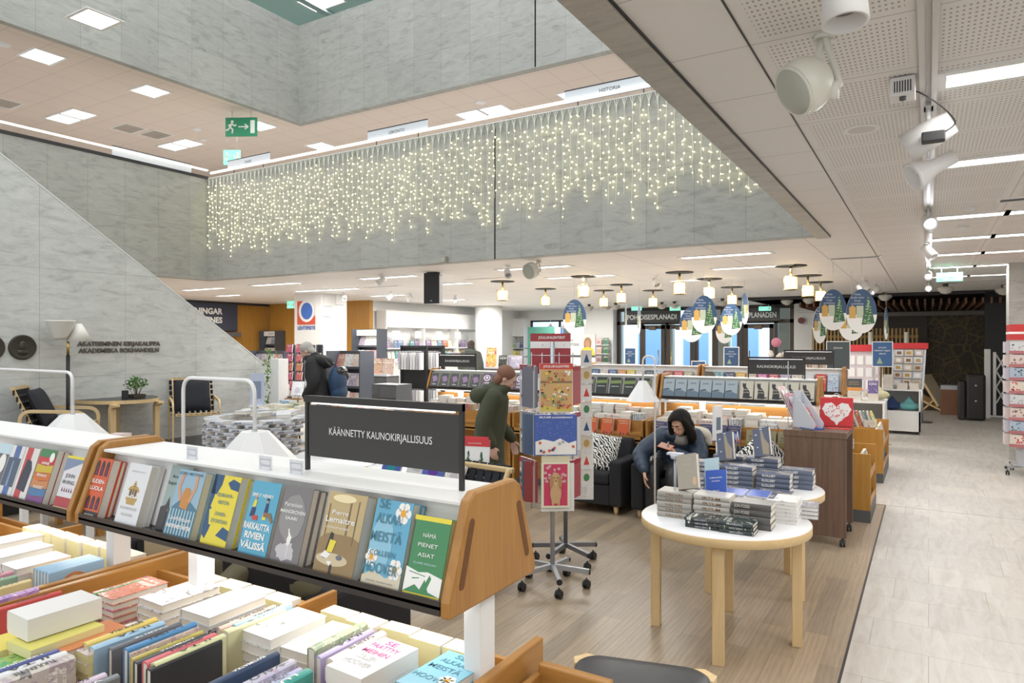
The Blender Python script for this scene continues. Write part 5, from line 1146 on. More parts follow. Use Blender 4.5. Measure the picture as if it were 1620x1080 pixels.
for j, (x, y) in enumerate(((-1.12, 4.42), (-.98, 4.44))): book(flat(x, y, Z1 + .11, .008, .05), .13, .2, .008, (.05, .12, .50), ('cobalt-blue booklet lying flat behind the pale grey pile', 'second cobalt-blue booklet lying flat behind the pale grey pile')[j], kind='soft', cm=M_cpl)
for j in range(4): book(flat(-1.14, 4.42, Z1 + j * .027, .0265, .05), .26, .2, .0265, (.74, .74, .74), f'white brochure block under the cobalt booklets, {nth(j)} from the bottom', kind='soft', cm=M_cpl, pm=M_pagew)
b = book(Matrix.Translation((-1.23, 4.44, Z1 + .06)) @ Matrix.Rotation(-.2, 4, 'Z') @ Matrix.Rotation(-.38, 4, 'X') @ Matrix.Rotation(-.22, 4, 'Y'), .10, .27, .004, (.45, .60, .66), 'pale blue leaflet sticking up behind the cobalt booklet', kind='soft', cm=M_cpl)
# easels and price posts
t = thing('book_easel', 'thin steel easel and post with a round head behind the taupe book', 'book stand', (-1.385, 4.30, Z1))
m = MB(); m.cyl((0, 0, .0), (0, 0, .33), .009); m.build('post', M_grey, t); m = MB(); m.cyl((0, 0, .33), (0, 0, .36), .026, .035); m.box(-.05, .05, -.02, .03, .355, .368); m.build('head', M_lgrey, t); m = MB(); m.lathe([(.04, 0), (.04, .004), (.001, .005)], n=20); m.build('foot', M_grey, t)
# second table: blue-grey hardbacks
col2 = (.115, .135, .20)
for x, y, n, w2 in ((-1.55, 5.16, 5, 'second pile from the woman'), (-1.31, 5.13, 5, 'middle pile'), (-1.06, 5.15, 4, 'pile nearest the table rim'), (-1.52, 4.99, 3, 'low pile in front of the woman'), (-1.26, 4.95, 1, 'single layer in the front centre'), (-1.03, 4.97, 1, 'single layer at the front rim'), (-1.42, 5.34, 6, 'tallest pile with the first propped copy'), (-1.18, 5.36, 6, 'tallest pile with the second propped copy'), (-.94, 5.38, 4, 'rear pile at the rim')):
    pr = spined(x, y, Z1, n, .15, .225, .034, col2, f'blue-grey hardback, {w2}', 'KLOLLISET', I_w, 'blue', M_cpl, tw=.4, off=.03)
    tops = [o for o in bpy.data.objects if o.get('label', '').startswith(f'blue-grey hardback, {w2}')]
    a = Art(tops[-1], .15, .225); a.poly([(.05, 0), (.35, 0), (.75, .7), (.6, 1), (.45, .8), (.55, .6)], ink('robe_tan', (.36, .30, .22))); a.many([rect(.2, .3, .7, .76), rect(.7, .82, .82, .88), rect(.6, .72, .35, .41), rect(.3, .38, .4, .45)], ink('pale_mark', (.6, .62, .68)))
for x, y, lb in ((-1.36, 5.24, 'blue-grey hardback with a tan robe, propped up on the pile near the woman'), (-1.12, 5.36, 'blue-grey hardback with a tan robe, propped up on the rear pile')):
    b = book(Matrix.Translation((x, y, Z1 + (5 if x < -1.3 else 6) * .0348 + .003)) @ Matrix.Rotation(-.35, 4, 'Z') @ Matrix.Rotation(-.35, 4, 'X') @ Matrix.Rotation(-.3, 4, 'Y'), .135, .215, .034, col2, lb, cm=M_cpl, parts=True)
    a = Art(b, .135, .215); a.poly([(.55, .05), (.9, .0), (.95, .35), (.7, .6), (.6, .9), (.48, .9), (.5, .5)], ink('robe_tan', (.36, .30, .22))); a.many([rect(.15, .27, .75, .8), rect(.45, .6, .93, .97), rect(.2, .3, .3, .34)], ink('pale_mark', (.6, .62, .68)))
    text('KLOLLISET', b, (-.0026, .025, .12), h=.014, w=.11, m=I_w, rot=(0, PI / 2, -PI / 2), bold=.03, name='spine_lettering')
t = thing('price_sign', 'tall narrow white sign on a steel post between the woman and the blue-grey books', 'sign', (-1.43, 5.50, Z1))
m = MB(); m.cyl((0, 0, 0), (0, 0, .30), .012); m.lathe([(.05, 0), (.05, .005), (.001, .006)], n=20); m.build('post', M_steel, t); MB().box(-.055, .055, -.01, .01, .30, .57).build('board', M_wplast, t); MB().box(-.03, .03, -.0115, -.0105, .38, .48).build('printed_picture', mat('slate_print', (.16, .20, .26), .5), t); t.rotation_euler = (0, 0, 1.25)
for x, lb in ((-1.30, 'thin steel wire easel behind the first propped hardback'), (-1.06, 'thin steel wire easel behind the second propped hardback')):
    t = thing('book_easel', lb, 'book stand', (x + .03, 5.50, Z1 + 6 * .0348)); m = MB(); m.cyl((-.02, 0, 0), (0, -.02, .17), .003); m.cyl((.02, 0, 0), (0, -.02, .17), .003); m.build('wire', M_steel, t)

# ---- walnut counter on castors
def castor(t, x, y, r=.03, m=M_black, z=0.):
    k = MB()
    for s in (-.014, .014): k.cyl((x + s - .008, y, r + z), (x + s + .008, y, r + z), r, n=20)
    k.prism([(y - r * .9, r * 1.2 + z), (y + r * .9, r * 1.2 + z), (y + r * .5, r * 2.2 + z), (y - r * .5, r * 2.2 + z)], 'x', x - .012, x + .012); k.cyl((x, y, r * 2 + z), (x, y, r * 2.7 + z), .006); k.build('castor', m, t)
t = thing('rolling_counter', 'tall walnut counter on black castors with a brochure stand on it', 'counter', (-.87, 6.96, 0)); L = .255
MB().box(-L, L, -.32, -.28, .08, .945).build('front_panel', M_walnut, t, .002); MB().box(-L, L, .28, .32, .08, .945).build('rear_panel', M_walnut, t, .002)
MB().box(-L - .005, L + .005, -.325, .325, .945, 1.0).build('top', M_walnut, t, .002); MB().box(-L, -L + .03, -.28, .28, .08, .945).build('side_panel', M_walnut, t)
for x in (-L + .03, L - .03):
    for y in (-.295, .295): castor(t, x, y, .029)
CT = 1.0005
t = thing('brochure_stand', 'grey-white brochure stand full of pink and white leaflets on the walnut counter', 'brochure stand', (-.97, 6.86, CT), -.6)
m = MB(); m.prism([(-.10, 0), (.13, 0), (.15, .03), (.15, .06), (-.085, .33), (-.10, .33)], 'y', -.055, -.05); m.prism([(-.10, 0), (.13, 0), (.15, .03), (.15, .06), (-.085, .33), (-.10, .33)], 'y', .05, .055); m.box(-.105, -.095, -.055, .055, 0, .34); m.box(-.10, .15, -.055, .055, 0, .006); m.build('body', M_lgrey, t); m = MB(); m.box(-.02, .155, -.057, .057, -.0001, .008); m.build('blue_base_strip', M_blue, t)
r = random.Random(2)
for j in range(7):
    c = ((.72, .5, .5), (.76, .74, .74), (.66, .2, .22), (.62, .62, .72))[j % 4]
    b = book(Matrix.Translation((-.97, 6.86, CT + .008)) @ Matrix.Rotation(-.6, 4, 'Z') @ Matrix.Translation((-.085 + .028 * j, .048, 0)) @ Matrix.Rotation(-.55, 4, 'Y') @ frame((0, -1, 0), (0, 0, 1), (0, 0, 0)), .095, .42 - .035 * j, .004, c, f'{cname(c)} Christmas leaflet, {nth(j)} from the back of the brochure stand', 'leaflet', kind='soft', cm=M_cart, name='leaflet')
t = thing('heart_gift_box', 'red gift box with a white lace heart behind the brochure stand', 'gift box', (-.74, 7.12, CT), .12)
MB().box(-.14, .14, -.02, .05, 0, .27).build('box', M_red, t, .004)
hp = []
for i in range(48):
    a = 2 * PI * i / 48; q = 1 + .05 * math.cos(a * 16); hp.append((.0075 * 16 * math.sin(a) ** 3 * q, .135 + .0075 * (13 * math.cos(a) - 5 * math.cos(2 * a) - 2 * math.cos(3 * a) - math.cos(4 * a)) * q))
MB().prism(hp, 'y', -.023, -.02).build('lace_heart', M_paper, t); r2 = random.Random(4); m = MB()
for i in range(46):
    a = r2.uniform(0, 2 * PI); q = r2.uniform(.25, .85); m.prism(ell(.11 * q * math.sin(a), .135 + .09 * q * math.cos(a), .005, .005, 6), 'y', -.0235, -.023)
m.build('lace_holes', M_red, t)
m = MB(); m.sweep(smoothpath([(-.05, .01, .27), (0, .01, .31), (.05, .01, .27)]), .003, 6); m.build('handle', M_wplast, t)
t = thing('paper_ribbon', 'red printed paper strip lying on the counter edge', 'card', (-.70, 6.95, CT)); MB().box(-.1, .1, -.05, .05, 0, .003).build('strip', M_red, t)
t = thing('glass_panel_stand', 'clear acrylic sign holder on a steel foot at the counter corner', 'sign holder', (-1.10, 6.70, CT)); MB().box(-.004, .004, -.004, .004, .0, .62).build('rod', M_steel, t); MB().box(-.03, .03, -.05, .05, 0, .004).build('foot', M_acryl, t)
t = thing('pen_tray', 'small dark pen tray by the acrylic holder', 'tray', (-.93, 6.69, CT)); MB().box(-.05, .05, -.018, .018, 0, .012).build('tray', M_anth, t, .002)

# ---- end bookcases along the aisle
def end_case(y0, y1, label, seed, z=.68):
    x0, x1 = -.95, -.49; t = thing('aisle_bookcase', label, 'bookcase', ((x0 + x1) / 2, (y0 + y1) / 2, 0)); L = (x1 - x0) / 2; D = (y1 - y0) / 2
    for y in (-D, D - .03): MB().box(-L, L, y, y + .03, .12, z).build('end_panel', M_panelwood, t, .003)
    MB().box(-L, L - .12, -D + .03, D - .03, .12, .5).build('back_case', M_oak[1], t); MB().box(-L, L, -D, D, 0, .12).build('plinth', M_anth, t)
    for zz in (.14, .42): m = MB(); m.prism([(-.05, zz), (L - .01, zz + .0), (L - .01, zz + .025), (-.05, zz + .02)], 'y', -D + .03, D - .03); m.build('shelf_board', M_oak[1], t); MB().box(L - .02, L - .005, -D + .03, D - .03, zz, zz + .06).build('shelf_lip', M_oak[1], t)
    r = random.Random(seed); k = 0
    for zz in (.165, .445):
        y = y0 + .04
        while y < y1 - .20:
            c = r.choice(PALS + PL); k += 1
            book(Matrix.Translation((x1 - .03, y, zz)) @ frame((0, 1, 0), (-.28, 0, 1), (0, 0, 0)), .15, .21, .03, c, f'{cname(c)} magazine, {nth(k)} in the {label.replace("orange-brown aisle bookcase ", "case ")}', 'magazine', kind='soft', cm=M_cart, name='magazine'); y += .165
end_case(7.66, 8.50, 'orange-brown aisle bookcase nearest the walnut counter', 3); end_case(9.9, 11.3, 'orange-brown aisle bookcase farther along the aisle', 4)
r = random.Random(6)
for j in range(9): c = r.choice(PALS); book(Matrix.Translation((-.90 + .042 * j, 9.99 + .01 * j, .685)) @ Matrix.Rotation(-.35, 4, 'Y') @ frame((0, 1, 0), (0, 0, 1), (0, 0, 0)), .14, .22, .02, (.7, .68, .68) if j % 2 else c, f'{cname(c)} quiz magazine leaning in a fan, {nth(j)} on the farther aisle bookcase', 'magazine', kind='soft', cm=M_cart, name='magazine')
pile(-.72, 10.5, .685, 4, .15, .21, .03, [(.74, .72, .70), (.60, .20, .18)], 'hardback piled on the farther aisle bookcase', .2, cm=M_cart); pile(-.66, 10.15, .685, 3, .15, .21, .03, [(.78, .76, .74)], 'hardback in the near pile on the farther aisle bookcase', .1, cm=M_cart); pile(-.75, 8.05, .685, 2, .15, .21, .04, [(.18, .22, .28), (.3, .34, .28)], 'hardback on the aisle bookcase by the counter', .1, cm=M_cart)

# ---- calendar and card spinners
def spinner_base(t, z0, r=.24, arms=5, top=1.85, rot=0., col=None):
    col = col or M_grey
    MB().cyl((0, 0, z0 - .03), (0, 0, top), .017).build('pole', col, t)
    for j in range(arms):
        a = rot + 2 * PI * j / arms; d = Vector((math.cos(a), math.sin(a), 0)); q = Vector((-d.y, d.x, 0)) * .014; m = MB(); k = []
        for s, zz in ((0, z0), (r, z0 - .025)):
            for w_, h_ in ((-1, 0), (1, 0), (1, .034), (-1, .034)): k.append(d * s + q * w_ + Vector((0, 0, zz - .02 + h_)))
        m.add(k, [(0, 1, 2, 3), (7, 6, 5, 4), (0, 4, 5, 1), (1, 5, 6, 2), (2, 6, 7, 3), (3, 7, 4, 0)]); m.build('foot_arm', col, t)
        m = MB(); e = d * (r + .004); m.cyl(e - d * .006 + Vector((0, 0, z0 - .03)), e + d * .004 + Vector((0, 0, z0 - .03)), .022, n=8); m.build('arm_cap', M_black, t)
        castor(t, d.x * (r - .02), d.y * (r - .02), .028)
def wall_calendar(x, y, z, yaw, w_, h_, t_, colr, label, head=None, headc=None, pic=None, hw=None, tilt=0.):
    t = thing('wall_calendar', label, 'calendar', (x, y, z), yaw); MB().box(-w_ / 2, w_ / 2, 0, t_, 0, h_).build('sheets', mat('cal_%d%d%d' % tuple(int(q * 99) for q in colr), colr, .3), t); ly = [0]
    def P(pts, m, nm='printed_motif'):
        ly[0] += 1; yy = -.0003 * ly[0] - .0003; return MB().prism([((u - .5) * w_, v * h_) for u, v in pts], 'y', yy, yy + .0003).build(nm, m, t)
    if headc: P(rect(0, 1, .88, 1), headc, 'header')
    if pic: pic(P)
    if head: text(head, t, (0, -.005, h_ * .92), h=h_ * .045, w=w_ * (hw or .78), m=I_w, bold=.03)
    m = MB(); m.sweep([(0, -.004, h_ * .99), (0, -.004, h_ * 1.0), (0, .01, h_ * 1.02)], .003, 6); m.build('hook', M_steel, t); return t
def pic_party(P):
    P(rect(.02, .98, .02, .88), ink('toy_room', (.62, .40, .16))); P(rect(.02, .98, .60, .64), I_br); P(rect(.02, .98, .02, .12), ink('toy_floor', (.70, .55, .12))); r = random.Random(9)
    for j in range(80):
        u, v = r.uniform(.06, .94), r.uniform(.08, .84); P(blob(u, v, r.uniform(.02, .055), r.uniform(.014, .035), 7, .3, j), (I_w, I_rd, I_gy, I_k, I_sk, ink('toy_green', (.15, .30, .12)), ink('toy_red', (.62, .12, .08)))[j % 7])
def pic_snow(P):
    P(rect(.02, .98, .02, .86), ink('night_blue', (.06, .12, .42))); P([(.02, .02), (.98, .02), (.98, .36), (.8, .30), (.6, .42), (.45, .34), (.2, .40), (.02, .34)], I_w); r = random.Random(5)
    for j in range(46): P(ell(r.uniform(.05, .95), r.uniform(.42, .84), .006, .005, 5), I_w)
    for j in range(9): P(blob(r.uniform(.08, .92), r.uniform(.08, .34), .035, .04, 8, .3, j), (I_or, I_nv, I_gr, I_rd)[j % 4])
def pic_dog(P):
    P(rect(.08, .92, .04, .84), ink('rose_field', (.58, .05, .12))); r = random.Random(1)
    for j in range(16): P(blob(r.uniform(.12, .88), r.uniform(.5, .82), .06, .03, 8, .3, j), ink('rose_pale', (.66, .40, .42)))
    fur = ink('puppy_fur', (.60, .38, .20)); ear = ink('puppy_ear', (.46, .25, .11)); P(ell(.5, .28, .2, .2), fur); P(ell(.5, .56, .16, .12), fur); P(blob(.35, .50, .07, .13, 12, .12, 2), ear); P(blob(.65, .50, .07, .13, 12, .12, 3), ear); P(ell(.40, .14, .05, .1), fur); P(ell(.6, .14, .05, .1), fur)
    P(ell(.44, .58, .02, .016, 8), I_k); P(ell(.56, .58, .02, .016, 8), I_k); P(ell(.5, .52, .03, .02, 8), I_br); P(ell(.5, .47, .05, .02, 8), ink('muzzle', (.70, .52, .36)))
def pic_mix(seed, base, n=22):
    def f(P):
        r = random.Random(seed); P(rect(.05, .95, .05, .86), base)
        for j in range(n): P(blob(r.uniform(.12, .88), r.uniform(.12, .8), .07, .05, 8, .35, j + seed), (I_w, I_rd, I_gn, I_gr, I_br, I_nv)[(j + seed) % 6])
    return f
sx, sy = -2.37, 4.49
t = thing('calendar_spinner', 'tall grey spinner of Christmas calendars on five castors, the nearer of the pair', 'display spinner', (sx, sy, 0)); spinner_base(t, .15, .27, 5, 1.80, .35)
m = MB()
for z in (.60, 1.02, 1.40, 1.70):
    m.sweep([(.16 * math.cos(a * PI / 8), .16 * math.sin(a * PI / 8), z) for a in range(17)], .003, 5)
for a in range(8): m.cyl((.16 * math.cos(a * PI / 4), .16 * math.sin(a * PI / 4), .58), (.16 * math.cos(a * PI / 4), .16 * math.sin(a * PI / 4), 1.72), .003, n=6); m.cyl((0, 0, 1.40), (.16 * math.cos(a * PI / 4), .16 * math.sin(a * PI / 4), 1.40), .003, n=6); m.cyl((0, 0, .60), (.16 * math.cos(a * PI / 4), .16 * math.sin(a * PI / 4), .60), .003, n=6)
m.build('wire_cage', M_steel, t)
vd = Vector((-sx, -sy, 0)).normalized()           # from the spinner towards the room's near side
yaw = math.atan2(vd.x, -vd.y); side = Vector((math.cos(yaw), math.sin(yaw), 0))
def around(da, off, s=0., z=0.):
    y2 = yaw + da; n = Vector((math.sin(y2), -math.cos(y2), 0)); sd = Vector((math.cos(y2), math.sin(y2), 0)); p = Vector((sx, sy, 0)) + n * off + sd * s; return p.x, p.y, z, y2
x, y, z, a = around(.12, .22, 0, 1.30); wall_calendar(x, y, z, a, .235, .345, .03, (.70, .68, .62), 'big toy-party advent calendar with a red JOULUKALENTERI header', 'JOULUKALENTERI', I_rd, pic_party)
x, y, z, a = around(.12, .235, -.005, 1.00); wall_calendar(x, y, z, a, .30, .285, .03, (.06, .12, .42), 'blue snow-scene calendar with white title in the middle of the spinner', 'MUUMI joulukalenteri', ink('night_blue', (.06, .12, .42)), pic_snow)
x, y, z, a = around(.12, .225, -.005, .63); wall_calendar(x, y, z, a, .20, .365, .012, (.80, .78, .62), 'puppy calendar on a rose-red ground, lowest on the spinner', None, ink('cream_head', (.74, .68, .48)), pic_dog)
x, y, z, a = around(.12, .205, .012, .60); wall_calendar(x, y, z, a, .235, .34, .006, (.80, .80, .78), 'white backing calendar peeping out behind the puppy one')
for j, (zz, c, hc) in enumerate(((1.32, (.50, .52, .54), M_dred), (.98, (.42, .44, .42), M_grey), (.64, (.55, .40, .38), M_dred))):
    x, y, z, a = around(-1.05, .20, -.03, zz); wall_calendar(x, y, z, a, .22, .31, .02, c, ('winter-town calendar with a dark red header on the spinner side', 'dim glittery calendar on the spinner side, middle row', 'pink-grey calendar on the spinner side, lowest row')[j], None, hc, pic_mix(j + 3, mat('cal_pic%d' % j, c, .35), 26))
    for q in range(4):
        x, y, z, a = around(-.62 + .12 * q, .16 + .01 * q, -.11, zz + .01); wall_calendar(x, y, z, a, .10, .29, .006, ((.09, .13, .22), (.30, .06, .06), (.12, .2, .3), (.16, .16, .2))[(q + j) % 4], f'thin calendar edge-on between the spinner faces, {nth(q)} in the {("top", "middle", "bottom")[j]} row')
    x, y, z, a = around(1.15, .17, .05, zz + .02); wall_calendar(x, y, z, a, .16, .28, .03, (.42, .10, .12) if j != 1 else (.74, .74, .74), f'calendar seen from its edge on the lit side of the spinner, {("top", "middle", "bottom")[j]} row', None, M_dred)
t = thing('header_board', 'dark red JOULUKALENTERIT board standing on top of the calendar spinner', 'sign', (sx - .05, sy + .04, 1.53), yaw); MB().box(-.14, .16, 0, .008, 0, .33).build('board', M_dred, t); MB().box(-.14, .16, -.001, 0, .22, .27).build('white_band', M_paper, t); MB().box(-.14, .16, -.001, 0, .0, .03).build('lower_band', M_paper, t)
text('JOULUKALENTERIT', t, (.02, -.0015, .29), h=.02, w=.2, m=I_w, bold=.02)
for q, xx in zip('ABC', (-.05, .03, .11)): text(q, t, (xx, -.0015, .237), h=.014, m=I_rd, bold=0)
s2x, s2y = -2.53, 5.02
t = thing('card_spinner', 'second grey spinner behind the calendar one, with Christmas cards down one side', 'display spinner', (s2x, s2y, 0)); spinner_base(t, .15, .27, 5, 1.75, .9, mat('dark_grey_metal', (.24, .25, .27), .4, .6))
m = MB()
for a in range(4): m.box(-.01 + .17 * math.cos(a * PI / 2 + .5), .01 + .17 * math.cos(a * PI / 2 + .5), -.01 + .17 * math.sin(a * PI / 2 + .5), .01 + .17 * math.sin(a * PI / 2 + .5), .55, 1.62)
for z in (.56, 1.1, 1.6): m.box(-.19, .19, -.004, .004, z, z + .008); m.box(-.004, .004, -.19, .19, z, z + .008)
m.build('frame', M_wplast, t)
r = random.Random(14)
for j in range(8):
    y2 = yaw + .35; n = Vector((math.sin(y2), -math.cos(y2), 0)); sd = Vector((math.cos(y2), math.sin(y2), 0)); p = Vector((s2x, s2y, 0)) + n * .2 + sd * .10; zz = .66 + j * .135
    c = ((.72, .70, .66), (.76, .74, .72), (.66, .60, .50), (.74, .70, .68))[j % 4]; g = thing('greeting_card', f'Christmas card on the second spinner, {nth(j)} from the bottom', 'card', (p.x, p.y, zz), y2, 'Christmas cards on the second spinner'); MB().box(-.045, .045, 0, .012, 0, .125).build('card', mat('card_%d' % (j % 4), c, .4), g)
    m = MB(); m.prism([(x_, z_) for x_, z_ in ((-.025, .03), (.025, .03), (0, .10))] if j % 2 else ell(0, .065, .025, .03), 'y', -.0008, 0); m.build('printed_motif', (I_gn, I_rd, I_gd, I_nv)[j % 4], g); m = MB(); m.box(-.05, .05, -.012, -.009, -.006, .03); m.box(-.05, .05, -.012, .014, -.006, 0); m.build('holder', M_acryl, g)
p = at(955, 760, z=.7); t = thing('price_board', 'plain white panel hanging low on the far side of the card spinner', 'panel', (s2x + .05, s2y + .10, .50), yaw); MB().box(-.10, .14, 0, .006, 0, .5).build('panel', M_white, t)

# ---- leather stool at the lower edge
t = thing('leather_stool', 'wide black leather stool with birch corners, cut by the lower edge', 'stool', (-.97, 2.53, 0), math.radians(14))
def sq(r_, n=8, k=.05):
    o = []
    for cx, cy, a0 in ((1, 1, 0), (-1, 1, 90), (-1, -1, 180), (1, -1, 270)):
        for i in range(n + 1): a = math.radians(a0 + 90 * i / n); o.append((cx * (r_ - k) + k * math.cos(a), cy * (r_ - k) + k * math.sin(a)))
    return o
vs = []; fs = []; rings = [(.27, .40), (.275, .42), (.272, .435), (.26, .446), (.20, .455), (.10, .46), (.01, .461)]
for rr_, z in rings: vs += [(x, y, z) for x, y in sq(rr_, 8, min(.09, rr_ * .5))]
n = 36
for i in range(len(rings) - 1): fs += [(i * n + j, i * n + (j + 1) % n, (i + 1) * n + (j + 1) % n, (i + 1) * n + j) for j in range(n)]
fs.append(tuple(reversed(range(n)))); fs.append(tuple((len(rings) - 1) * n + j for j in range(n)))
MB().add(vs, fs, 0, True).build('seat', M_leather, t)
for a in range(4):
    R = Matrix.Rotation(PI / 2 * a, 4, 'Z'); m = MB(); m.prism([(.215, .215), (.285, .19), (.300, .25), (.25, .300), (.19, .285)], 'z', .385, .432, 0, R); m.prism([(.225, .225), (.275, .225), (.275, .275), (.225, .275)], 'z', 0, .385, 0, R); m.build('leg', M_birch[2], t, .006)
MB().prism(sq(.25), 'z', .36, .398).build('seat_frame', M_birch[0], t)

# ---- pyramid-shaded lamps on bent white tubes between the rows
def arch_lamp(shade_xy, post_xy, z_top, z_shade, s, label, zfoot=.76, hz=.17, drop=True):
    t = thing('arch_lamp', label, 'lamp', (*post_xy, 0)); sv = Vector((shade_xy[0] - post_xy[0], shade_xy[1] - post_xy[1], 0)); 
    MB().sweep(arcpath([(0, 0, zfoot), (0, 0, z_top), (sv.x, sv.y, z_top), (sv.x, sv.y, z_shade)], .07, 8), .0088, 12).build('tube', M_wplast, t)
    m = MB(); n = 8; vs = []; r0, r1 = s * .11, s * .5
    for rr_, z in ((r0, z_shade), (r1, z_shade - hz), (r1 - .004, z_shade - hz), (r0 - .004, z_shade - .003)):
        vs += [(sv.x + rr_ * math.cos(2 * PI * (j + .5) / n), sv.y + rr_ * math.sin(2 * PI * (j + .5) / n), z) for j in range(n)]
    fs = [(i * n + j, i * n + (j + 1) % n, (i + 1) * n + (j + 1) % n, (i + 1) * n + j) for i in range(3) for j in range(n)]; fs.append(tuple(range(n))); fs.append(tuple(3 * n + j for j in range(n)))
    m.add(vs, fs); m.build('shade', M_wplast, t); MB().cyl((sv.x, sv.y, z_shade - .004), (sv.x, sv.y, z_shade + .008), .012, n=12).build('collar', M_steel, t)
    MB().ball((sv.x, sv.y, z_shade - hz * .6), .03, 12).build('bulb', M_lamw, t); return t
Yl = 2.03
arch_lamp((at(403, 682, Y=Yl).x, Yl), (at(290, 700, Y=Yl).x, Yl), at(403, 602, Y=Yl).z, at(403, 682, Y=Yl).z, .56, 'white pyramid-shaded lamp on a bent tube in front of the stacked grey books', zfoot=0.012, hz=.23)
arch_lamp((at(115, 655, Y=Yl + .05).x, Yl + .05), (at(-12, 655, Y=Yl + .05).x, Yl + .05), at(115, 590, Y=Yl).z, at(115, 655, Y=Yl + .05).z, .56, 'white pyramid-shaded lamp on a bent tube in front of the webbed lounge chair', zfoot=0.012, hz=.23)
Yl = 6.12
arch_lamp((at(1017, 602, Y=Yl).x, Yl), (at(1036, 602, Y=Yl).x, Yl), at(1036, 563, Y=Yl).z, at(1017, 602, Y=Yl).z, .31, 'slim white lamp with a folded shade beside the seated woman', zfoot=0.012, hz=.19)
for o in [q for q in bpy.data.objects if q.name.startswith('arch_lamp')]: q = .13 if o.location.y < 4 else .03; MB().lathe([(q, 0), (q, .01), (.02, .014), (.001, .014)], n=28).build('foot', M_wplast, o)

# ================================================================ PEOPLE
def fused(name, mb, m, parent, voxel=.012, it=4):
    o = mb.build(name, m, parent); r = o.modifiers.new('r', 'REMESH'); r.mode = 'VOXEL'; r.voxel_size = voxel; r.use_smooth_shade = True
    s = o.modifiers.new('s', 'SMOOTH'); s.iterations = it; s.factor = .5; return o
def tube(mb, pts, rs, flat=1., up=None, k=5, n=14, quilt=0.):
    P = smoothpath(pts, k); R = []
    for i in range(len(P)):
        t = i / k; a = min(int(t), len(rs) - 2); f = t - a; R.append((rs[a] * (1 - f) + rs[a + 1] * f) * (1 + quilt * math.sin(i * 2.1)))
    mb.sweep(P, R, n, 0, flat, True, up); mb.ball(P[0], R[0] * (flat + 1) / 2, 10); mb.ball(P[-1], R[-1] * (flat + 1) / 2, 10)
def head(mb, M):
    """skull, jaw, nose, lips, ears; M places a head that looks along its own -Y"""
    def B(c, r, sc): mb.ball(M @ Vector(c), r, 16, 0, sc, M.to_3x3().to_4x4())
    B((0, .012, .035), .088, (.86, 1.06, .98)); B((0, -.022, -.02), .066, (.88, .95, 1.15)); B((0, -.055, -.072), .028, (1.05, .8, .7)); B((0, -.035, -.05), .05, (.95, .9, .9))
    mb.sweep([M @ Vector((0, -.082, .02)), M @ Vector((0, -.094, -.004)), M @ Vector((0, -.105, -.02)), M @ Vector((0, -.09, -.03))], [.008, .010, .013, .009], 8)
    B((0, -.085, -.05), .016, (1.2, .6, .6)); B((.03, -.07, .0), .02, (1, .7, .8)); B((-.03, -.07, .0), .02, (1, .7, .8)); B((0, -.074, .035), .03, (1.4, .6, .5))
    for s in (-1, 1): B((s * .078, .012, -.005), .022, (.45, .8, 1.25))
def hand(mb, wrist, d, palm, s=1., curl=.5, mirror=1):
    """palm and five bent fingers; d = pointing direction, palm = where the palm faces"""
    d = Vector(d).normalized(); p = Vector(palm); p = (p - d * p.dot(d)).normalized(); q = d.cross(p) * mirror; w_ = Vector(wrist)
    for j in range(4):
        b = w_ + q * (.030 - .020 * j) * s; mb.sweep([w_ + q * (.012 - .008 * j) * s, b + d * .05 * s, b + d * .088 * s], [.017 * s, .014 * s, .0095 * s], 8)
        L = (.072, .08, .074, .058)[j] * s; a = b + d * .086 * s; c1 = (d * math.cos(curl) + p * math.sin(curl)); c2 = (d * math.cos(curl * 2.1) + p * math.sin(curl * 2.1))
        mb.sweep([a, a + c1 * L * .45, a + c1 * L * .45 + c2 * L * .55], [.0092 * s, .0088 * s, .0065 * s], 8); mb.ball(a + c1 * L * .45 + c2 * L * .55, .0065 * s, 8)
    t0 = w_ + q * .022 * s + d * .02 * s; t1 = t0 + (q * .9 + d * .6 + p * .3).normalized() * .038 * s; t2 = t1 + (q * .25 + d * .9 + p * .55).normalized() * .034 * s
    mb.sweep([t0, t1, t2], [.015 * s, .011 * s, .008 * s], 8); mb.ball(t2, .008 * s, 8)
def face_bits(t, M, hairm, browm=None):
    m = MB()
    for s in (-1, 1): m.ball(M @ Vector((s * .031, -.083, .0)), .0085, 10, 0, (1.35, .5, .42), M.to_3x3().to_4x4())
    m.build('eyes', M_black, t); m = MB()
    for s in (-1, 1): m.sweep([M @ Vector((s * .016, -.091, .022)), M @ Vector((s * .032, -.089, .027)), M @ Vector((s * .046, -.08, .021))], .0035, 6)
    m.build('eyebrows', browm or hairm, t); m = MB(); m.sweep([M @ Vector((-.02, -.094, -.050)), M @ Vector((0, -.101, -.049)), M @ Vector((.02, -.094, -.050))], [.003, .0055, .003], 6); m.build('lips', mat('lips', (.45, .16, .14), .5), t)

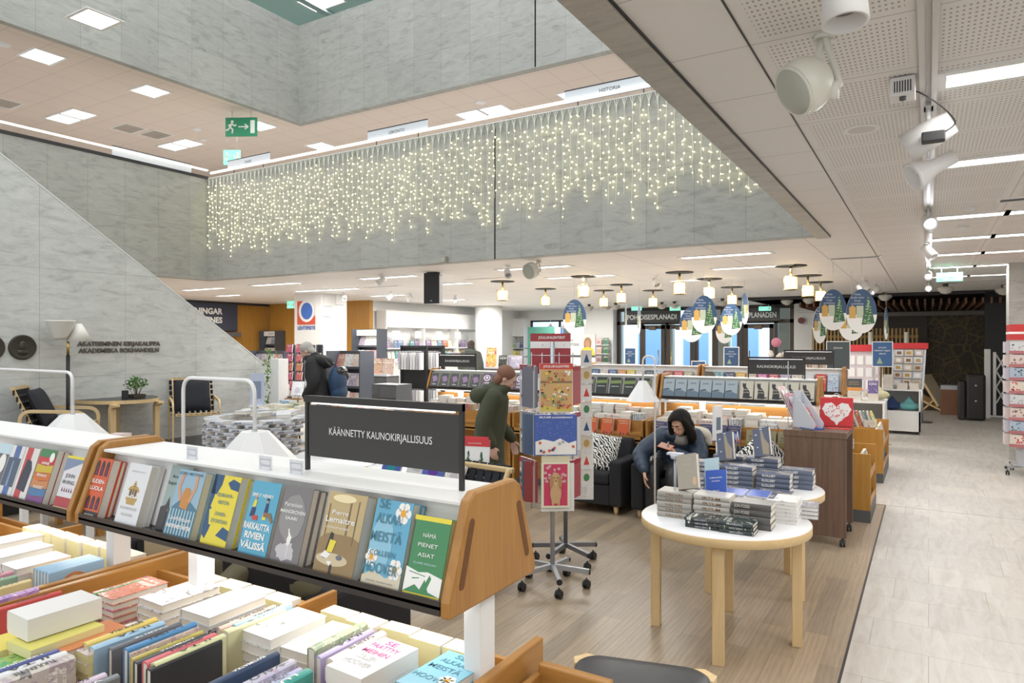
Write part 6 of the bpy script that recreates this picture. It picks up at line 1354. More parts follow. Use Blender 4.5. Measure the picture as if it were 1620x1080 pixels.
# ---- the seated woman with a phone
t = thing('person', 'seated dark-haired person in a navy puffer coat looking down at an orange phone', 'person', (0, 0, 0))
HM = Matrix.Translation((-2.09, 6.64, .985)) @ Matrix.Rotation(-.30, 4, 'Z') @ Matrix.Rotation(.42, 4, 'X')
m = MB(); head(m, HM); tube(m, [(-2.10, 6.68, .93), (-2.13, 6.76, .87), (-2.15, 6.82, .78)], [.052, .056, .11])
tube(m, [(-2.15, 6.84, .80), (-2.2, 6.92, .66), (-2.24, 6.97, .54)], [.13, .13, .14], .75, (0, 1, 0))
for a in ([(-2.34, 6.82, .84), (-2.48, 6.62, .66), (-2.37, 6.40, .53)], [(-1.99, 6.84, .84), (-1.93, 6.70, .64), (-2.08, 6.49, .73)]): tube(m, a, [.05, .042, .026])
for sx_ in (-1, 1): tube(m, [(-2.26 + .09 * sx_, 6.95, .52), (-2.25 + .11 * sx_, 6.60, .485), (-2.22 + .11 * sx_, 6.54, .28), (-2.22 + .11 * sx_, 6.52, .08)], [.085, .06, .055, .04])
hand(m, (-2.365, 6.395, .52), (.12, -.12, -1), (.9, .3, .1), 1.0, .35, 1); hand(m, (-2.07, 6.485, .735), (-.85, -.25, .35), (0, -.2, 1), .95, .7, -1)
fused('body', m, M_skin, t, .007, 3)
face_bits(t, HM, M_hairb)
R4 = HM.to_3x3().to_4x4(); q = MB(); q.ball((0, 0, 0), 1, 40); m = MB(); C_ = Vector((0, .016, .036)); V = [Vector((v[0] * .088, v[1] * .107, v[2] * .100)) + C_ for v in q.v]
keep = [f for f in q.f if not (lambda c: c.y < -.005 and c.z < .088 - abs(c.x - .012) * .45 and abs(c.x) < .074)(sum((V[i] for i in f), Vector()) / len(f))]
m.add([HM @ v for v in V], keep, 0, True); m.ball(HM @ Vector((0, .06, -.04)), .078, 14, 0, (1.2, .75, 1.35), R4)
for s in (-1, 1): tube(m, [HM @ Vector((s * .072, -.028, .07)), HM @ Vector((s * .09, -.012, .0)), HM @ Vector((s * .102, .0, -.07)), HM @ Vector((s * .10, .0, -.13)), HM @ Vector((s * .085, -.01, -.18))], [.012, .022, .032, .032, .014])
o = m.build('hair', M_hairb, t); k_ = o.modifiers.new('t', 'SOLIDIFY'); k_.thickness = .016; k_.offset = 1; k_ = o.modifiers.new('r', 'REMESH'); k_.mode = 'VOXEL'; k_.voxel_size = .006; k_.use_smooth_shade = True; k_ = o.modifiers.new('s', 'SMOOTH'); k_.iterations = 4
m = MB(); tube(m, [(-2.13, 6.79, .89), (-2.15, 6.84, .80), (-2.2, 6.92, .66), (-2.24, 6.95, .48), (-2.24, 6.93, .43)], [.10, .195, .20, .215, .20], .72, (0, 1, 0), quilt=.035)
tube(m, [(-2.31, 6.83, .84), (-2.48, 6.64, .68), (-2.43, 6.50, .60), (-2.375, 6.415, .545)], [.10, .088, .072, .050], quilt=.06); tube(m, [(-2.01, 6.85, .84), (-1.92, 6.71, .66), (-1.98, 6.6, .65), (-2.07, 6.50, .725)], [.10, .09, .078, .050], quilt=.06)
tube(m, [(-2.24, 6.76, .86), (-2.14, 6.70, .85), (-2.04, 6.77, .87)], [.05, .045, .05]); fused('puffer_coat', m, M_coatn, t, .011, 3)
m = MB(); tube(m, [(-2.02, 6.90, .90), (-1.94, 6.97, .86), (-1.90, 6.98, .78)], [.05, .065, .04]); o = fused('fur_hood_trim', m, mat('cream_fur', (.62, .58, .48), .95), t, .012, 1)
m = MB()
for sx_ in (-1, 1): tube(m, [(-2.26 + .09 * sx_, 6.93, .52), (-2.25 + .11 * sx_, 6.60, .49), (-2.22 + .11 * sx_, 6.54, .30), (-2.22 + .11 * sx_, 6.52, .12)], [.11, .085, .075, .06])
fused('trousers', m, M_black, t, .013, 3); m = MB()
for sx_ in (-1, 1): tube(m, [(-2.22 + .11 * sx_, 6.53, .07), (-2.22 + .11 * sx_, 6.44, .05), (-2.22 + .11 * sx_, 6.38, .04)], [.05, .045, .035])
fused('shoes', m, mat('shoe_black', (.03, .03, .03), .4), t, .009, 2)
MB().sweep([(-2.10, 6.71, .80), (-2.09, 6.69, .88)], [.07, .055], 14).build('grey_jumper', mat('jumper_grey', (.35, .33, .31), .9), t)
ph = thing('phone', 'orange-cased phone held flat by the seated person', 'phone', (-2.17, 6.445, .79), -.35); ph.rotation_euler = (.5, .15, -.3); MB().box(-.075, .075, -.038, .038, -.004, .004).build('case', mat('phone_orange', (.62, .16, .05), .35), ph, .003); MB().box(-.068, .068, -.034, .034, .004, .0046).build('screen', mat('phone_screen', (.5, .3, .24), .2), ph)

def standing(name_label, loc, rz, coat, hairm, skin=M_skin2, s=1., bow=.25, stride=0., hem=.72, trous=M_black, hoodb=True, hairlen=0, lean_=0.):
    t = thing('person', name_label, 'person', loc, rz); t.scale = (s, s, s); y = -lean_
    HM = Matrix.Translation((0, -.07 + y - bow * .12, 1.60 - bow * .12)) @ Matrix.Rotation(bow * 1.6, 4, 'X')
    m = MB(); head(m, HM); tube(m, [HM @ Vector((0, .02, -.05)), (0, -.02 + y, 1.45), (0, 0 + y, 1.36)], [.052, .058, .11])
    tube(m, [(0, 0 + y, 1.38), (0, y * .5, 1.15), (0, 0, .95)], [.14, .13, .14], .7, (0, 1, 0))
    wr = []
    for q in (-1, 1): a = [(q * .18, y, 1.39), (q * .23, y * .6 + .02 - q * stride * .25, 1.13), (q * .21, -.10 + y * .5 - q * stride * .4, .92)]; tube(m, a, [.055, .042, .028]); wr.append(a)
    for q in (-1, 1): tube(m, [(q * .09, 0, .92), (q * .1, -.02 + q * stride * .5, .5), (q * .1, .03 + q * stride, .09)], [.09, .058, .04]); hand(m, wr[0 if q < 0 else 1][2], (0, -.3, -1), (-q, 0, 0), 1., .4, -q)
    fused('body', m, skin, t, .009, 3); face_bits(t, HM, hairm)
    m = MB(); R4 = HM.to_3x3().to_4x4(); m.ball(HM @ Vector((0, .028, .05)), .094, 16, 0, (.96, 1.06, .95), R4); m.ball(HM @ Vector((0, .06, -.02 - hairlen * .5)), .07, 14, 0, (1.15, .75, 1.1 + hairlen * 6), R4); fused('hair', m, hairm, t, .009, 3)
    m = MB(); tube(m, [(0, -.01 + y, 1.47), (0, y, 1.38), (0, y * .6, 1.15), (0, .0, .95), (0, 0, hem)], [.10, .20, .205, .215, .235], .72, (0, 1, 0))
    for q, a in ((-1, wr[0]), (1, wr[1])): tube(m, [Vector(a[0]) + Vector((-q * .02, 0, .0)), a[1], Vector(a[2]) + Vector((0, 0, .03))], [.092, .078, .056])
    tube(m, [(-.1, -.05 + y, 1.45), (0, -.12 + y, 1.47), (.1, -.05 + y, 1.45), (.08, .07 + y, 1.47), (-.08, .07 + y, 1.47), (-.1, -.05 + y, 1.45)], [.045] * 6); fused('coat', m, coat, t, .014, 3)
    if hoodb: m = MB(); tube(m, [(-.13, .09 + y, 1.44), (0, .17 + y, 1.40), (.13, .09 + y, 1.44)], [.055, .085, .055]); fused('hood', m, coat, t, .012, 3)
    m = MB()
    for q in (-1, 1): tube(m, [(q * .09, 0, .88), (q * .1, -.02 + q * stride * .5, .5), (q * .1, .03 + q * stride, .13)], [.11, .085, .07])
    fused('trousers', m, trous, t, .014, 3); m = MB()
    for q in (-1, 1): tube(m, [(q * .1, .04 + q * stride, .06), (q * .11, -.06 + q * stride, .05), (q * .11, -.15 + q * stride, .035)], [.05, .045, .033])
    fused('shoes', m, mat('shoe_black', (.03, .03, .03)), t, .01, 2); return t
standing('grey-haired person in a long black coat with a navy backpack, bowed over a book table', (-7.82, 7.35, 0), math.radians(-62), M_coatb, M_hairg, bow=.42, lean_=.07, s=1.06)
standing('person in a grey-green coat seen from behind near the white wall shelves', (-9.6, 13.9, 0), math.radians(-150), mat('coat_greygreen', (.075, .085, .075), .85), mat('hair_dark', (.05, .035, .03), .7), mat('dark_skin', (.20, .10, .07), .6), s=1.06, bow=.1, hoodb=False)
standing('person striding past in a bulky olive coat beside the calendar spinner', (-3.48, 5.33, 0), math.radians(118), M_coato, mat('hair_auburn', (.22, .10, .06), .7), s=.93, stride=.22, bow=.35, hem=.62, trous=mat('olive_trousers', (.06, .062, .045), .85), lean_=.06, hairlen=.03)
# backpack
t = thing('backpack', 'navy backpack with a black bundle strapped on, carried by the person in black', 'backpack', (-7.82, 7.35, 0), math.radians(-62)); t.scale = (1.06,) * 3
m = MB(); m.ball((0, .25, 1.12), .17, 20, 0, (1.0, .75, 1.35)); m.ball((0, .27, .98), .15, 16, 0, (1.1, .8, .9)); fused('pack', m, M_pack, t, .014, 3)
m = MB(); m.ball((-.02, .30, 1.27), .10, 14, 0, (1.5, .8, .8)); m.ball((-.1, .32, 1.2), .08, 12, 0, (1.2, .8, 1.)); fused('strapped_bundle', m, mat('shiny_black', (.02, .022, .022), .25), t, .012, 2)
m = MB()
for q in (-1, 1): m.sweep(smoothpath([(q * .10, .17, 1.36), (q * .12, .02, 1.49), (q * .13, -.15, 1.36), (q * .15, -.12, 1.12), (q * .12, .12, 1.0)]), .016, 6)
m.build('shoulder_straps', M_black, t)
# olive coat thrown over the black armchair behind the near shelf
def simple_chair(x, y, rz, label):
    t = thing('armchair', label, 'armchair', (x, y, 0), rz)
    for s in (-1, 1): MB().box(s * .36 - .06, s * .36 + .06, -.35, .35, .08, .585).build('armrest', M_fab, t, .03)
    MB().box(-.30, .30, -.34, .30, .10, .42).build('seat', M_fab, t, .03); MB().box(-.30, .30, .20, .35, .40, .76).build('backrest', M_fab, t, .04)
    for s in (-1, 1):
        for q in (-.28, .28): MB().cyl((s * .34, q, 0), (s * .34, q, .085), .02).build('leg', M_birch[2], t)
simple_chair(-2.86, 2.62, PI, 'black armchair just behind the near shelf with the olive coat over it'); simple_chair(-3.85, 2.75, PI, 'black armchair behind the second near shelf')
o = MB(); tube(o, [(-2.60, 2.35, .62), (-2.9, 2.45, .66), (-3.2, 2.35, .62)], [.10, .13, .10], .8); tube(o, [(-3.0, 2.35, .66), (-3.1, 2.25, .45), (-3.0, 2.2, .2)], [.12, .14, .12], .6); tube(o, [(-2.7, 2.4, .5), (-2.66, 2.25, .4), (-2.6, 2.22, .15)], [.08, .08, .06]); o = fused('coat', o, mat('olive_khaki', (.16, .15, .095), .85), None, .016, 4); T(o, 'olive-khaki coat thrown over the black armchair behind the near shelf', 'coat')
T(fused('tote_bag', (lambda q: (q.box(-3.66, -3.30, 2.16, 2.34, .62, .84), q)[1])(MB()), mat('canvas_tan', (.48, .40, .26), .9), None, .02, 3), 'tan canvas bag standing behind the second near shelf', 'bag')

# ================================================================ LEFT SIDE: LOUNGE CORNER ON THE PLATFORM
PZ = .4105
def web_chair(x, y, rz, label, cush):
    t = thing('webbed_armchair', label, 'armchair', (x, y, PZ), rz); W_ = .29
    for s in (-1, 1):
        m = MB(); m.sweep(arcpath([(s * W_, .30, .0), (s * W_, .34, .60), (s * W_, -.33, .565), (s * W_, -.30, 0)], .13, 8), .027, 4, 0, .55, True, (1, 0, 0)); m.build('side_frame', M_birch[1], t)
        m = MB(); m.sweep(arcpath([(s * (W_ - .05), -.31, .40), (s * (W_ - .05), .20, .34), (s * (W_ - .05), .42, .86)], .12, 8), .022, 4, 0, .6, True, (1, 0, 0)); m.build('seat_rail', M_birch[1], t)
    for y_, z_ in ((-.30, .40), (.19, .345), (.42, .85)): MB().box(-W_ + .03, W_ - .03, y_ - .014, y_ + .014, z_ - .018, z_ + .018).build('cross_bar', M_birch[0], t)
    m = MB(); L_ = W_ - .055
    for i in range(7): xx = -L_ + .02 + i * (2 * L_ - .04) / 6; m.sweep(arcpath([(xx, -.32, .405), (xx, .18, .345), (xx, .435, .87)], .10, 6), .031, 4, 0, .12, True, (0, 0, 1))
    for i in range(6): yy = -.27 + i * .08; m.box(-L_ - .05, L_ + .05, yy - .03, yy + .03, .405 - i * .008, .412 - i * .008)
    for i in range(6): zz = .43 + i * .075; yy = .21 + (zz - .36) * .43; m.box(-L_ - .05, L_ + .05, yy - .006, yy + .003, zz - .028, zz + .03)
    m.build('webbing', M_fabd, t)
    if cush: c = cushion((0, 0, 0), (0, 0, 0), cush, .47, M_fabd); c.matrix_world = Matrix.Translation((x, y, PZ)) @ Matrix.Rotation(rz, 4, 'Z') @ Matrix.Translation((0, .19, .62)) @ Matrix.Rotation(-.42, 4, 'X')
    return t
web_chair(-8.82, 4.22, math.radians(140), 'bent-birch armchair with black webbing and cushion beside the tall floor lamp', 'black square cushion in the webbed armchair by the floor lamp')
web_chair(-8.78, 5.92, math.radians(62), 'bent-birch armchair with black webbing and cushion on the far side of the plant table', 'black square cushion in the webbed armchair beyond the plant table')
t = thing('webbed_armchair', 'bent-birch chair back with black webbing showing beyond the near slotted panel', 'armchair', (-2.92, 4.22, 0), math.radians(-6))
m = MB()
for s in (-1, 1): m.sweep(smoothpath([(s * .26, -.12, 0), (s * .26, -.10, .45), (s * .26, .0, .62), (s * .26, .14, .86)]), .022, 8)
m.build('side_frame', M_birch[2], t); MB().box(-.30, .30, .12, .16, .83, .87).build('top_bar', M_birch[0], t, .01); MB().box(-.26, .26, -.5, -.05, .40, .44).build('seat', M_fabd, t); m = MB()
for i in range(7): zz = .47 + i * .055; m.box(-.27, .27, -.05 + (zz - .45) * .5, -.035 + (zz - .45) * .5, zz - .022, zz + .022)
for i in range(7): xx = -.23 + i * .077; m.prism([(-.055, .44), (-.045, .44), (.165, .88), (.15, .88)], 'x', xx - .03, xx + .03)
m.build('webbing', M_fabd, t)
m = MB()
for s in (-1, 1): m.cyl((s * .24, -.48, 0), (s * .24, -.48, .42), .018)
m.build('front_legs', M_birch[2], t)
# half-round table, plant, floor lamp, plaque, lettering
t = thing('half_round_table', 'low birch table with a black top against the marble stair wall', 'table', (-8.88, 5.08, PZ), 0)
hp = [(-.40, -.48), (-.40, .48)] + [(-.40 + .5 * 1.35 * math.cos(a) , .48 * math.sin(a)) for a in [PI / 2 - PI * i / 24 for i in range(1, 24)]]
MB().prism([(min(x, .3), y) for x, y in hp], 'z', .60, .645).build('tabletop', M_birch[1], t); MB().prism([(min(x, .3) * .985, y * .985) for x, y in hp], 'z', .645, .648).build('top_surface', mat('black_linoleum', (.035, .037, .04)), t)
for x_, y_ in ((.12, .28), (.12, -.30), (-.34, 0)): m = MB(); m.prism([(x_ - .03, 0), (x_ + .03, 0), (x_ + .03, .54), (x_ + .0, .60), (x_ - .12, .60), (x_ - .12, .57), (x_ - .03, .54)], 'x', -.035, .035, 0, Matrix.Translation((x_, y_, 0)) @ Matrix.Rotation(PI / 2, 4, 'Z') @ Matrix.Translation((0, -x_, 0))); m.build('leg', M_birch[2], t, .004)
TP = PZ + .6485
t = thing('potted_plant', 'bushy green plant in a square glass vase on the black-topped table', 'plant', (-8.90, 5.17, TP)); MB().box(-.09, .09, -.09, .09, 0, .13).build('vase', M_glass, t); MB().box(-.08, .08, -.08, .08, .004, .05).build('soil', mat('soil', (.06, .045, .03), .9), t); r = random.Random(3); m = MB(); st_ = MB()
for j in range(170):
    a = r.uniform(0, 2 * PI); q = r.uniform(0, .15); z = .13 + r.uniform(0, .16) * (1 - q * 2.5); c = Vector((q * math.cos(a), q * math.sin(a), z)); d = Vector((r.uniform(-1, 1), r.uniform(-1, 1), r.uniform(-.3, 1))).normalized(); e = d.orthogonal().normalized() * .012; L_ = r.uniform(.03, .05)
    m.add([c, c + d * L_ * .5 + e, c + d * L_, c + d * L_ * .5 - e], [(0, 1, 2, 3)])
    if j < 14: st_.cyl((c.x * .2, c.y * .2, .02), c, .003, n=5)
m.build('foliage', M_grn, t); st_.build('stems', mat('stem_brown', (.12, .09, .04), .8), t)
t = thing('card_holder', 'small black box beside the plant vase', 'box', (-8.86, 5.00, TP)); MB().box(-.02, .02, -.035, .035, 0, .11).build('box', M_black, t, .003); t = thing('small_glass', 'little empty glass between the black box and the plant vase', 'glass', (-8.83, 5.06, TP)); MB().lathe([(.02, 0), (.025, .05), (.022, .05), (.018, .004), (.001, .004)], n=16).build('glass', M_glass, t)
LX, LY = -9.04, 4.40; t = thing('floor_lamp', 'tall black floor lamp with two white conical shades by the stair wall', 'lamp', (LX, LY, PZ)); MB().lathe([(.14, 0), (.14, .02), (.02, .03), (.001, .03)], n=28).build('base', M_black, t); MB().cyl((0, 0, .02), (0, 0, 1.22), .021).build('pole', M_black, t); MB().cyl((0, 0, 1.22), (0, 0, 1.44), .016).build('brass_neck', M_brass, t)
m = MB(); sh = mat('lamp_shade_white', (.80, .78, .72), .5); zt_ = 1.66; pr = [(.045, -.22)]
for i in range(9): z = -.20 + i * .024; q = .065 + i * .0105; pr += [(q, z), (q + .012, z + .009)]
m.lathe(pr + [(.16, .015), (.001, .0)], (-.0, -.09, zt_ - .03), 28); m.build('louvred_shade', sh, t); m = MB(); m.lathe([(.03, 0), (.15, -.22), (.145, -.22), (.025, -.01), (.001, -.01)], (.02, .12, zt_ - .05), 28); m.build('plain_shade', sh, t); MB().cyl((0, -.09, 1.43), (0, .12, 1.45), .008).build('arm', M_brass, t)
def plaque(y, label):
    t = thing('bronze_plaque', label, 'plaque', (SX + .002, y, 1.73)); m = MB(); R = Matrix.Rotation(PI / 2, 3, 'Y'); m.lathe([(.001, .02), (.13, .02), (.145, .025), (.15, .012), (.15, 0), (.001, 0)], (0, 0, 0), 36, 0, True, R); m.build('disc', M_bronze, t)
    m = MB(); m.ball((.02, 0, .015), .06, 16, 0, (.3, .75, 1.)); m.ball((.02, 0, -.06), .06, 14, 0, (.25, 1.1, .6)); m.ball((.03, .0, .01), .015, 8, 0, (.8, .6, 1.3)); m.build('relief_bust', M_bronze, t)
plaque(at(35, 549, X=SX).y, 'round dark bronze plaque with a relief head on the stair wall'); plaque(at(-16, 549, X=SX).y, 'second bronze plaque just cut by the picture edge')
y0_, y1_ = at(122, 543, X=SX).y, at(253, 543, X=SX).y; t = thing('wall_lettering', 'bronze capitals AKATEEMINEN KIRJAKAUPPA AKADEMISKA BOKHANDELN on the marble', 'lettering', (SX, (y0_ + y1_) / 2, 1.7))
lm = mat('bronze_letters', (.13, .115, .09), .45, .3)
text('AKATEEMINEN KIRJAKAUPPA', t, (.008, 0, at(190, 546.5, X=SX).z - 1.7), h=.056, w=(y1_ - y0_), m=lm, bold=.05, rot=(0, 0, PI / 2), name='first_line', ext=.1); text('AKADEMISKA BOKHANDELN', t, (.008, 0, at(190, 557, X=SX).z - 1.7), h=.056, w=(y1_ - y0_) * .97, m=lm, bold=.05, rot=(0, 0, PI / 2), name='second_line', ext=.1)
# planter with a climbing vine at the foot of the stairs
p = at(417, 600, Y=7.45); t = thing('vine_planter', 'tall white box planter with a trailing green vine at the foot of the marble wall', 'planter', (-9.05, 7.62, 0)); MB().box(-.10, .10, -.10, .10, 0, 1.52).build('box', M_white, t, .004); r = random.Random(6); m = MB(); s_ = MB(); x, z = -.13, 1.62; pts = []
for j in range(26): pts.append((-.13 + .04 * math.sin(j * .9), -.10 + .02 * math.cos(j * 1.3), 1.66 - j * .043))
s_.sweep(pts, .006, 5); s_.sweep([(0, 0, 1.5), (-.05, -.05, 1.68), pts[0]], .006, 5); s_.build('stem', mat('vine_stem', (.10, .16, .05), .7), t)
for j in range(150):
    c = Vector(r.choice(pts)) + Vector((r.uniform(-.07, .07), r.uniform(-.04, .04), r.uniform(-.03, .03))); d = Vector((r.uniform(-1, 1), r.uniform(-1, .4), r.uniform(-1, .5))).normalized(); e = d.orthogonal().normalized() * .014; L_ = r.uniform(.03, .055); m.add([c, c + d * L_ * .4 + e, c + d * L_, c + d * L_ * .4 - e], [(0, 1, 2, 3)])
m.build('leaves', mat('vine_leaf', (.13, .27, .06), .6), t)
# pale blue poster panel on a stand in front of it
p = at(407, 640, Y=5.75); t = thing('poster_stand', 'pale lilac poster panel on the stack of books behind the lamp tube', 'poster', (p.x, 5.75, 1.0), YAW); MB().box(-.09, .09, -.004, .004, .0, .40).build('panel', mat('lilac_panel', (.50, .55, .68), .4), t); MB().box(-.05, .05, -.006, -.004, .08, .3).build('printed_picture', mat('slate_blue_print', (.22, .28, .40), .5), t); MB().box(-.08, .08, -.08, .08, -.02, .0).build('foot', M_wplast, t); MB().cyl((0, 0, -1.0), (0, 0, -.02), .012).build('post', M_steel, t); MB().lathe([(.14, -1.0), (.14, -.985), (.001, -.98)], n=24).build('base_plate', M_steel, t)

def low_table(x, y, sx_, sy_, z, label, m=M_white, rz=0.):
    t = thing('display_table', label, 'table', (x, y, 0), rz); MB().box(-sx_, sx_, -sy_, sy_, z - .04, z).build('tabletop', m, t)
    for a in (-1, 1):
        for b in (-1, 1): MB().box(a * (sx_ - .03) - .025, a * (sx_ - .03) + .025, b * (sy_ - .03) - .025, b * (sy_ - .03) + .025, 0, z - .04).build('leg', m, t)
    return t
# ---- round tower of grey books
TX, TY = -6.12, 4.86; t = thing('round_table', 'round low table hidden under the ring-stacked grey books', 'table', (TX, TY, 0)); MB().lathe([(.001, .56), (.55, .56), (.55, .60), (.001, .60)], n=48).build('tabletop', M_white, t); MB().cyl((0, 0, .02), (0, 0, .56), .05).build('column', M_white, t); MB().lathe([(.3, 0), (.3, .02), (.001, .03)], n=32).build('foot', M_white, t)
proto = None; th_ = .036; cj = (.55, .57, .62)
for L_ in range(11):
    for i in range(11):
        a = 2 * PI * (i + (.5 if L_ % 2 else 0)) / 11 + .02 * L_; d = Vector((math.cos(a), math.sin(a), 0)); q = Vector((-d.y, d.x, 0)); jit = random.uniform(-.012, .012)
        if (a % (2 * PI)) < PI * .42 + .3 and (a % (2 * PI)) > .35: 
            if L_ < 9: continue
        o = Vector((TX, TY, 0)) + d * (.52 + jit) - q * .108; o.z = .601 + L_ * (th_ + .0006) + th_
        X_, Z_ = -d, q; Mx = Matrix((X_, Z_.cross(X_), Z_)).transposed().to_4x4()
        if (Z_.cross(X_)).z > 0: X_, Z_ = -d, -q; o += q * .216; Mx = Matrix((X_, Z_.cross(X_), Z_)).transposed().to_4x4()
        Mx.translation = o
        if proto is None:
            proto = book(Mx, .15, .215, th_, cj, 'pale grey hardback with JAKOB on its spine in the ring-stacked tower', group='JAKOB hardbacks in the round tower', name='hardcover_novel', cm=M_cpl, pm=M_page, parts=True); text('JAKOB', proto, (-.0028, .023, .15), h=.017, w=.07, m=I_k, rot=(0, PI / 2, -PI / 2), bold=.04, name='spine_lettering'); text('KARI HOTAKA', proto, (-.0028, .021, .07), h=.010, w=.06, m=I_gr, rot=(0, PI / 2, -PI / 2), bold=0, name='spine_lettering')
        else: dup(proto, mx=Mx)
for j, (dx, dy, a) in enumerate(((-.36, -.02, .4), (-.2, .18, 1.2), (.05, .26, .2), (.3, .2, 2.), (.36, -.05, .9), (-.05, -.05, .1))):
    o = dup(proto, mx=Matrix.Translation((TX + dx, TY + dy, .601 + 11 * .0366 + th_ + .002)) @ Matrix.Rotation(a, 4, 'Z') @ Matrix.Rotation(-PI / 2, 4, 'X'), label='pale grey hardback lying loose on top of the round tower, ' + nth(j) + ' from the stair side'); o['group'] = 'loose hardbacks on the round tower'

low_table(-6.95, 3.75, .4, .3, .78, 'low wooden table with a few flat books before the plant table', M_oak[0])
for j, (x, y, n, c) in enumerate(((-6.85, 3.78, 3, (.70, .52, .50)), (-7.1, 3.7, 2, (.74, .70, .68)), (-6.68, 3.9, 1, (.76, .74, .74)))): pile(x, y, .781, n, .17, .24, .035, c, ('pink-spined picture book', 'cream picture book', 'white picture book')[j] + ' lying before the plant table', .5 + j, cm=M_cart)
p = at(55, 690, z=.93); low_table(p.x, p.y, .45, .3, .80, 'white table glimpsed over the near shelf beside the webbed chair')
for j, (dx, c) in enumerate(((-.28, (.62, .66, .62)), (.0, (.70, .74, .72)), (.26, (.16, .34, .42)))): pile(p.x + dx, p.y, .801, 4, .15, .22, .036, c, ('outer', 'middle', 'inner')[j] + ' pile book beyond the near shelf lamp', .4 * j, cm=M_cart)
# ---- red-topped calendar pack and white books on the tables behind the black sign
p = at(748, 742, Y=4.5); t = thing('calendar_pack', 'white calendar with two green fir trees and a red header, on a wire stand', 'calendar', (p.x, 4.5, .722)); t.rotation_euler = (-.18, 0, .25); MB().box(-.125, .125, 0, .02, .0, .30).build('sheets', M_paper, t); MB().box(-.125, .125, -.002, .022, .245, .30).build('header', M_red, t); MB().box(-.115, .10, .03, .05, .02, .325).build('rear_header', M_red, t)
m = MB(); r = random.Random(2)
for cx, h0 in ((-.05, .02), (.06, .015)):
    for j in range(60): v = r.uniform(0, 1); w_ = (1 - v) * .05; m.prism([(cx + r.uniform(-w_, w_) + a_, h0 + v * .18 + b_) for a_, b_ in ((-.008, 0), (.008, -.003), (.002, .014))], 'y', -.0012, -.0004)
m.build('fir_trees', ink('fir', (.05, .17, .08)), t); m = MB(); m.sweep([(-.03, -.03, 0), (-.03, -.02, .10), (.03, -.02, .10), (.03, -.03, 0)], .002, 5); m.build('wire_stand', M_black, t); text('JOULUKALENTERI', t, (-.0, -.0035, .265), h=.009, w=.11, m=I_w, bold=0)
r = random.Random(12)
for j, (px, py, c) in enumerate(((600, 742, (.05, .08, .30)), (640, 745, (.5, .5, .5)), (665, 748, (.05, .08, .32)), (700, 755, (.66, .64, .62)), (720, 748, (.72, .72, .72)))):
    q = at(px, py, z=.76); book(Matrix.Translation((q.x, min(q.y, 4.85), .722)) @ Matrix.Rotation(r.uniform(-.4, .4), 4, 'Z') @ Matrix.Rotation(-.5, 4, 'X'), .2, .16, .02, c, f'{cname(c)} gift book leaning on the white table, {nth(j)} from the olive coat side', kind='hard', cm=M_cdot)

# ================================================================ LEFT BACKGROUND
r = random.Random(31)
def fill(x, y, sx_, sy_, z, nx, ny, label, lo=1, hi=5, cols=None, flatten=.0):
    for i in range(nx):
        for j in range(ny):
            c = r.choice(cols or PL + PALS); t_ = r.choice((.022, .03, .036)); n = r.randint(lo, hi); lb = f'in the {nth(i * ny + j)} of the {label}'
            pile(x - sx_ + .1 + (2 * sx_ - .2) * i / max(1, nx - 1), y - sy_ + .12 + (2 * sy_ - .24) * j / max(1, ny - 1), z, n, .135, .2, t_, c, 'book ' + lb, r.choice((0., PI / 2)), kind='soft', cm=M_cart, rr=r)
low_table(-7.45, 6.35, .48, .36, .86, 'white display table of mixed book piles behind the grey tower'); fill(-7.45, 6.35, .48, .36, .861, 5, 3, 'piles behind the grey tower', 1, 4)
low_table(-6.68, 6.95, .42, .34, .84, 'white display table of coloured books in front of the person in black'); fill(-6.68, 6.95, .42, .34, .841, 4, 3, 'coloured piles near the black coat', 1, 3, [(.80, .80, .78), (.60, .08, .06), (.10, .38, .45), (.72, .28, .12), (.78, .76, .72), (.82, .80, .8)])
low_table(-8.55, 7.95, .5, .3, .88, 'wooden display table with white book piles below the logo pillar', M_oak[0]); fill(-8.55, 7.95, .5, .3, .881, 4, 2, 'piles below the logo pillar', 1, 3, [(.78, .76, .72), (.10, .11, .13), (.8, .78, .75)])
book(Matrix.Translation((-9.0, 7.8, .882)) @ Matrix.Rotation(.5, 4, 'Z') @ Matrix.Rotation(-.45, 4, 'X'), .2, .28, .02, (.74, .76, .8), 'large white book propped open on the wooden table', cm=M_cdot)
# logo on the white pillar
px_ = -13.42; t = thing('logo_panel', 'red square with a blue disc above the word LEHTIPISTE on the white pillar', 'sign', (-13.42, 12.09, 0)); z0_, z1_ = at(486, 513, Y=12.1).z, at(486, 476, Y=12.1).z; w_ = at(499, 500, Y=12.1).x - at(471, 500, Y=12.1).x; t.location.x = at(485, 500, Y=12.1).x
MB().prism([(-w_ / 2, z0_), (w_ / 2, z0_), (w_ / 2, z0_ + .22), (w_ * .25, z0_ + .1), (0, z1_), (-w_ / 2, z1_)], 'y', -.008, 0).build('red_square', mat('logo_red', (.66, .09, .05), .4), t); cz = (z0_ + z1_) / 2 + .04
MB().prism(ell(.02, cz, w_ * .44, (z1_ - z0_) * .47, 32), 'y', -.012, -.008).build('white_ring', M_paper, t); MB().prism(ell(.03, cz, w_ * .32, (z1_ - z0_) * .36, 32), 'y', -.016, -.012).build('blue_disc', mat('logo_blue', (.05, .16, .55), .4), t); text('LEHTIPISTE', t, (0, -.004, at(486, 521, Y=12.1).z), h=.085, w=w_ * 1.0, m=mat('logo_text', (.06, .13, .42), .4), bold=.05)
